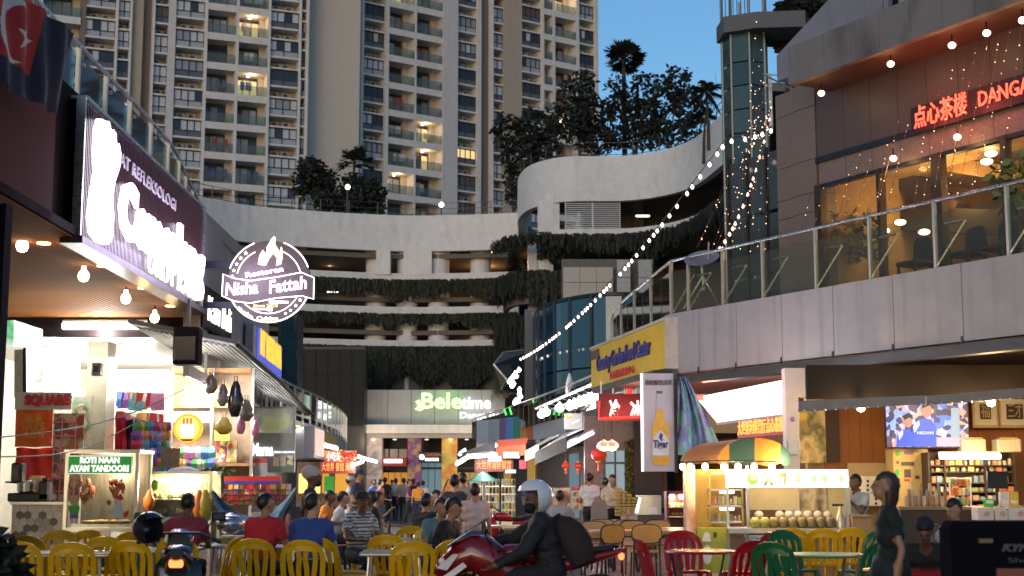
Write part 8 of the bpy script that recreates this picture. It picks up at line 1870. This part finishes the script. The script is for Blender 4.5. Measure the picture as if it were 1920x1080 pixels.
# ------------------------------------------------------------------ motorcycles
def motorcycle(label, loc, rz, paint, sport=True):
    # local: nose to -x, ground at 0
    t = thing('motorcycle', label, 'motorcycle', loc, rz); rub, met = mat('tyre_rubber', (.015, .015, .015), .8), mat('engine_grey', (.10, .10, .105), .4, .7, var=.2)
    Mx = Matrix.Rotation(R(90), 4, 'X')
    for x in (-.68, .66):
        w_ = MB().at(Matrix.Translation((x, 0, .30)) @ Mx).rings([[((.25 + .05 * math.cos(b)) * math.cos(a), (.25 + .05 * math.cos(b)) * math.sin(a), .055 * math.sin(b)) for b in [2 * math.pi * j / 8 for j in range(8)]] for a in [2 * math.pi * i / 24 for i in range(24)]], closed=True).build('wheel', rub, t, smooth=60)
        m = MB().at(Matrix.Translation((x, 0, .30)) @ Mx); m.lathe([(.215, -.03), (.215, .03), (.19, .03), (.19, -.03), (.215, -.03)], 20)
        for k in range(5): a = k * 1.2566; m.box(-.012 + 0, .012, 0, .2, -.012, .012) if k == 0 else m.add([(p[0] * math.cos(a) - p[1] * math.sin(a), p[0] * math.sin(a) + p[1] * math.cos(a), p[2]) for p in [(-.012, 0, -.012), (.012, 0, -.012), (.012, .2, -.012), (-.012, .2, -.012), (-.012, 0, .012), (.012, 0, .012), (.012, .2, .012), (-.012, .2, .012)]], [(3, 2, 1, 0), (4, 5, 6, 7), (0, 1, 5, 4), (1, 2, 6, 5), (2, 3, 7, 6), (3, 0, 4, 7)])
        m.build('rim', met, w_)
    for y in (-.09, .09): MB().tube([(-.68, y, .30), (-.45, y, .86)], [.026, .022], 7).build('fork', steel, t, smooth=40)
    MB().cb((0.0, 0, .42), (.46, .26, .34), .06).build('engine', met, t); MB().tube([(.1, .1, .32), (.66, .1, .30)], .03, 6).tube([(.1, -.1, .32), (.66, -.1, .30)], .03, 6).build('swingarm', met, t)
    MB().tube([(-.1, -.15, .3), (.2, -.17, .22), (.75, -.19, .42)], [.025, .03, .055], 8).build('exhaust', steel, t, smooth=50)
    def hull(nm, st, m_): # stations (x, z centre, half width, half height)
        return MB().rings([[(x, w_ * abs(math.cos(a)) ** .7 * (1 if math.cos(a) > 0 else -1), z + h * abs(math.sin(a)) ** .8 * (1 if math.sin(a) > 0 else -1)) for a in [2 * math.pi * i / 14 for i in range(14)]] for x, z, w_, h in st]).build(nm, m_, t, smooth=50)
    hull('fuel_tank', ((-.36, .78, .08, .06), (-.28, .80, .15, .09), (-.12, .80, .155, .10), (.02, .76, .12, .07), (.06, .74, .07, .03)), paint)
    hull('seat', ((.02, .76, .10, .04), (.2, .75, .15, .045), (.42, .79, .13, .05), (.55, .82, .10, .04), (.80, .86, .07, .03)), mat('seat_vinyl', (.012, .012, .013), .5, var=.15))
    hull('tail_fairing', ((.1, .66, .10, .06), (.4, .70, .12, .07), (.7, .78, .08, .05), (.93, .83, .04, .025)), paint)
    tl = MB().cb((.88, 0, .77), (.05, .13, .07), .02).build('tail_light', glow('tail_light_red', (1, .12, .03), 6 if sport else 1.2), t)
    if sport:
        hull('front_fairing', ((-1.0, .62, .02, .03), (-.94, .66, .11, .09), (-.80, .74, .18, .16), (-.62, .80, .21, .18), (-.45, .74, .22, .24), (-.2, .58, .20, .22), (.05, .46, .17, .14), (.12, .42, .10, .06)), paint)
        sc_ = MB().rings([[(-.86 + .34 * f, .15 * math.sin(a) * (1 - .25 * f), .84 + .28 * f * (1 - .1 * abs(math.sin(a))) - .02 * 0 + (.05 * math.cos(a)) * (1 - f)) for a in [-1.3 + 2.6 * i / 10 for i in range(11)]] for f in (0, .35, .7, 1)], loop=False).build('windscreen', mat('screen_smoke', (.03, .02, .03), .1, spec=.8), t, smooth=60)
        for sy in (-1, 1): MB().at(Matrix.Translation((-.90, sy * .085, .72)) @ Matrix.Rotation(sy * .5, 4, 'Z')).ell((0, 0, 0), (.05, .06, .045), 10, 6).build('headlight', mat('lens_pale', (.75, .7, .72), .1, var=0), t, smooth=60)
        wdec = mat('fairing_white', (.7, .66, .66), .35, var=.05)
        MB().add([(-.97, -.135, .66), (-.80, -.196, .80), (-.74, -.206, .80), (-.86, -.19, .64)], [(0, 1, 2, 3)]).add([(-.9, -.18, .58), (-.70, -.215, .72), (-.66, -.22, .68), (-.84, -.20, .55)], [(0, 1, 2, 3)]).build('decal', wdec, t)
    else:
        hull('cowl', ((-.74, .86, .05, .05), (-.68, .88, .13, .13), (-.56, .90, .15, .14), (-.46, .88, .12, .10)), paint); MB().ell((-.73, 0, .86), (.04, .1, .08), 12, 8).build('headlight', mat('lens_pale', (.6,) * 3, .1), t, smooth=60)
        hull('leg_shield', ((-.5, .6, .22, .2), (-.38, .56, .24, .24), (-.28, .5, .12, .14)), paint); MB().add([(-.76, -.1, .66), (-.76, .1, .66), (-.98, .09, .46), (-.98, -.09, .46)], [(0, 1, 2, 3)]).build('front_mudguard', paint, t)
    hb = .92 if sport else 1.0
    MB().tube([(-.36, -.34, hb - .06), (-.42, -.2, hb), (-.45, 0, hb), (-.42, .2, hb), (-.36, .34, hb - .06)], .014, 6).build('handlebar', black, t)
    for sy in (-1, 1):
        MB().tube([(-.38, sy * .32, hb - .05), (-.34, sy * .40, hb - .09)], .02, 7).build('grip', black, t)
        mr = MB().tube([(-.45, sy * .22, hb), (-.5, sy * .34, hb + .13)], .008, 5).build('mirror', black, t); MB().at(Matrix.Translation((-.5, sy * .38, hb + .16))).cb((0, 0, 0), (.03, .14, .09), .02).build('mirror_glass', dark_steel, mr)
    return t
bp = G(1000, 14.5)
motorcycle('red sports motorcycle with a lit tail light, ridden across the foreground', bp, 0, mat('paint_crimson', (.20, .004, .009), .2, var=.05, coat=.6))
lj = C('leather', (.012, .012, .016), .75)
t, Hm = person('rider in a black jacket and white helmet on the red motorcycle', 0, 0, A(-90), 1.72, False, 2, lj, blk, sleeve=2, hair='helmet', loc=bp + Vector((.20, 0, -.27)), lean=.26, head=(.08, .55), vox=.016, bulk=1.45,
    J={'knee': {-1: (-.17, -.40, .84), 1: (.17, -.40, .84)}, 'ankle': {-1: (-.18, -.05, .56), 1: (.18, -.05, .56)}}, arms=(((-.10, -.26, -.16), (-.14, -.52, -.20)), ((.10, -.18, -.27), (.12, -.45, -.40))))
hw = mat('helmet_white', (.80, .78, .84), .3, var=.06, coat=.4)
def helmet_shape(m, k=1.):
    rs = []
    for j in range(10):
        a = math.pi * (j / 9 * .82 + .18 - .5); rs.append([(.142 * k * math.cos(a) * math.cos(b), .015 + .168 * k * math.cos(a) * math.sin(b), .035 + .152 * k * math.sin(a)) for b in [2 * math.pi * i / 20 for i in range(20)]])
    n = 20; vs = [p for r in rs for p in r]; fs = []
    for j in range(9):
        for i in range(n):
            mid = 2 * math.pi * (i + .5) / n; front = math.sin(mid) < -.42
            if front and j < 5: continue
            fs.append((j * n + i, j * n + (i + 1) % n, (j + 1) * n + (i + 1) % n, (j + 1) * n + i))
    fs.append(tuple(9 * n + i for i in range(n))); return m.add(vs, fs)
h_ = thing('helmet', 'white open face helmet worn by the rider', 'helmet', t.location); h_.rotation_euler = t.rotation_euler
helmet_shape(MB().at(Hm), 1.16).build('shell', hw, h_, smooth=60); MB().at(Hm).rings([[(.172 * math.sin(b), .012 - .20 * math.cos(b), z_) for b in [-1.0 + 2.0 * i / 10 for i in range(11)]] for z_ in (.055, .075)], loop=False).build('visor_band', mat('visor_violet', (.10, .07, .22), .2), h_)
MB().at(Hm).ell((0, -.052, -.065), (.066, .066, .062), 12, 8).build('face_mask', blk, t, smooth=60)
bk = thing('backpack', 'large dark brown backpack on the back of the rider', 'backpack', bp + Vector((.52, 0, .66)))
MB().at(Matrix.Rotation(R(-24), 4, 'Y')).rings([[(x + .125 * f * math.copysign(abs(math.cos(a)) ** .6, math.cos(a)), .19 * f * math.copysign(abs(math.sin(a)) ** .6, math.sin(a)), z_) for a in [2 * math.pi * i / 14 for i in range(14)]] for z_, f, x in ((.02, .6, 0), (.06, 1.1, 0), (.25, 1.3, .02), (.42, 1.15, .0), (.52, .8, -.03), (.57, .3, -.05))]).build('body', C('pack_brown', (.022, .012, .011)), bk, smooth=50)
for y in (-.1, .1): MB().tube([(-.25, y, .52), (-.36, y * 1.3, .46), (-.33, y * 1.4, .2), (-.1, y, .1)], .018, 6).build('strap', blk, bk)
bm_ = G(338, 14.0); motorcycle('black commuter motorcycle parked with its tail to the viewer at left', bm_, A(-78), mat('paint_black', (.012, .010, .012), .2, var=.1, coat=.5), False)
hh = thing('helmet', 'dark glossy helmet hanging on the parked black motorcycle', 'helmet', P(283, 996, 13.5), A(60)); helmet_shape(MB().at(Matrix.Rotation(R(-15), 4, 'X'))).build('shell', mat('helmet_black', (.02, .02, .028), .2, coat=.5), hh, smooth=60); MB().tube([(.08, .05, -.05), (.05, .1, -.14), (-.06, .06, -.06)], .008, 5).build('strap', black, hh)
motorcycle('small red motorcycle parked beyond the rider among the tables', G(955, 30, 0), A(20), mat('paint_red', (.4, .01, .015), .25, coat=.4), False)
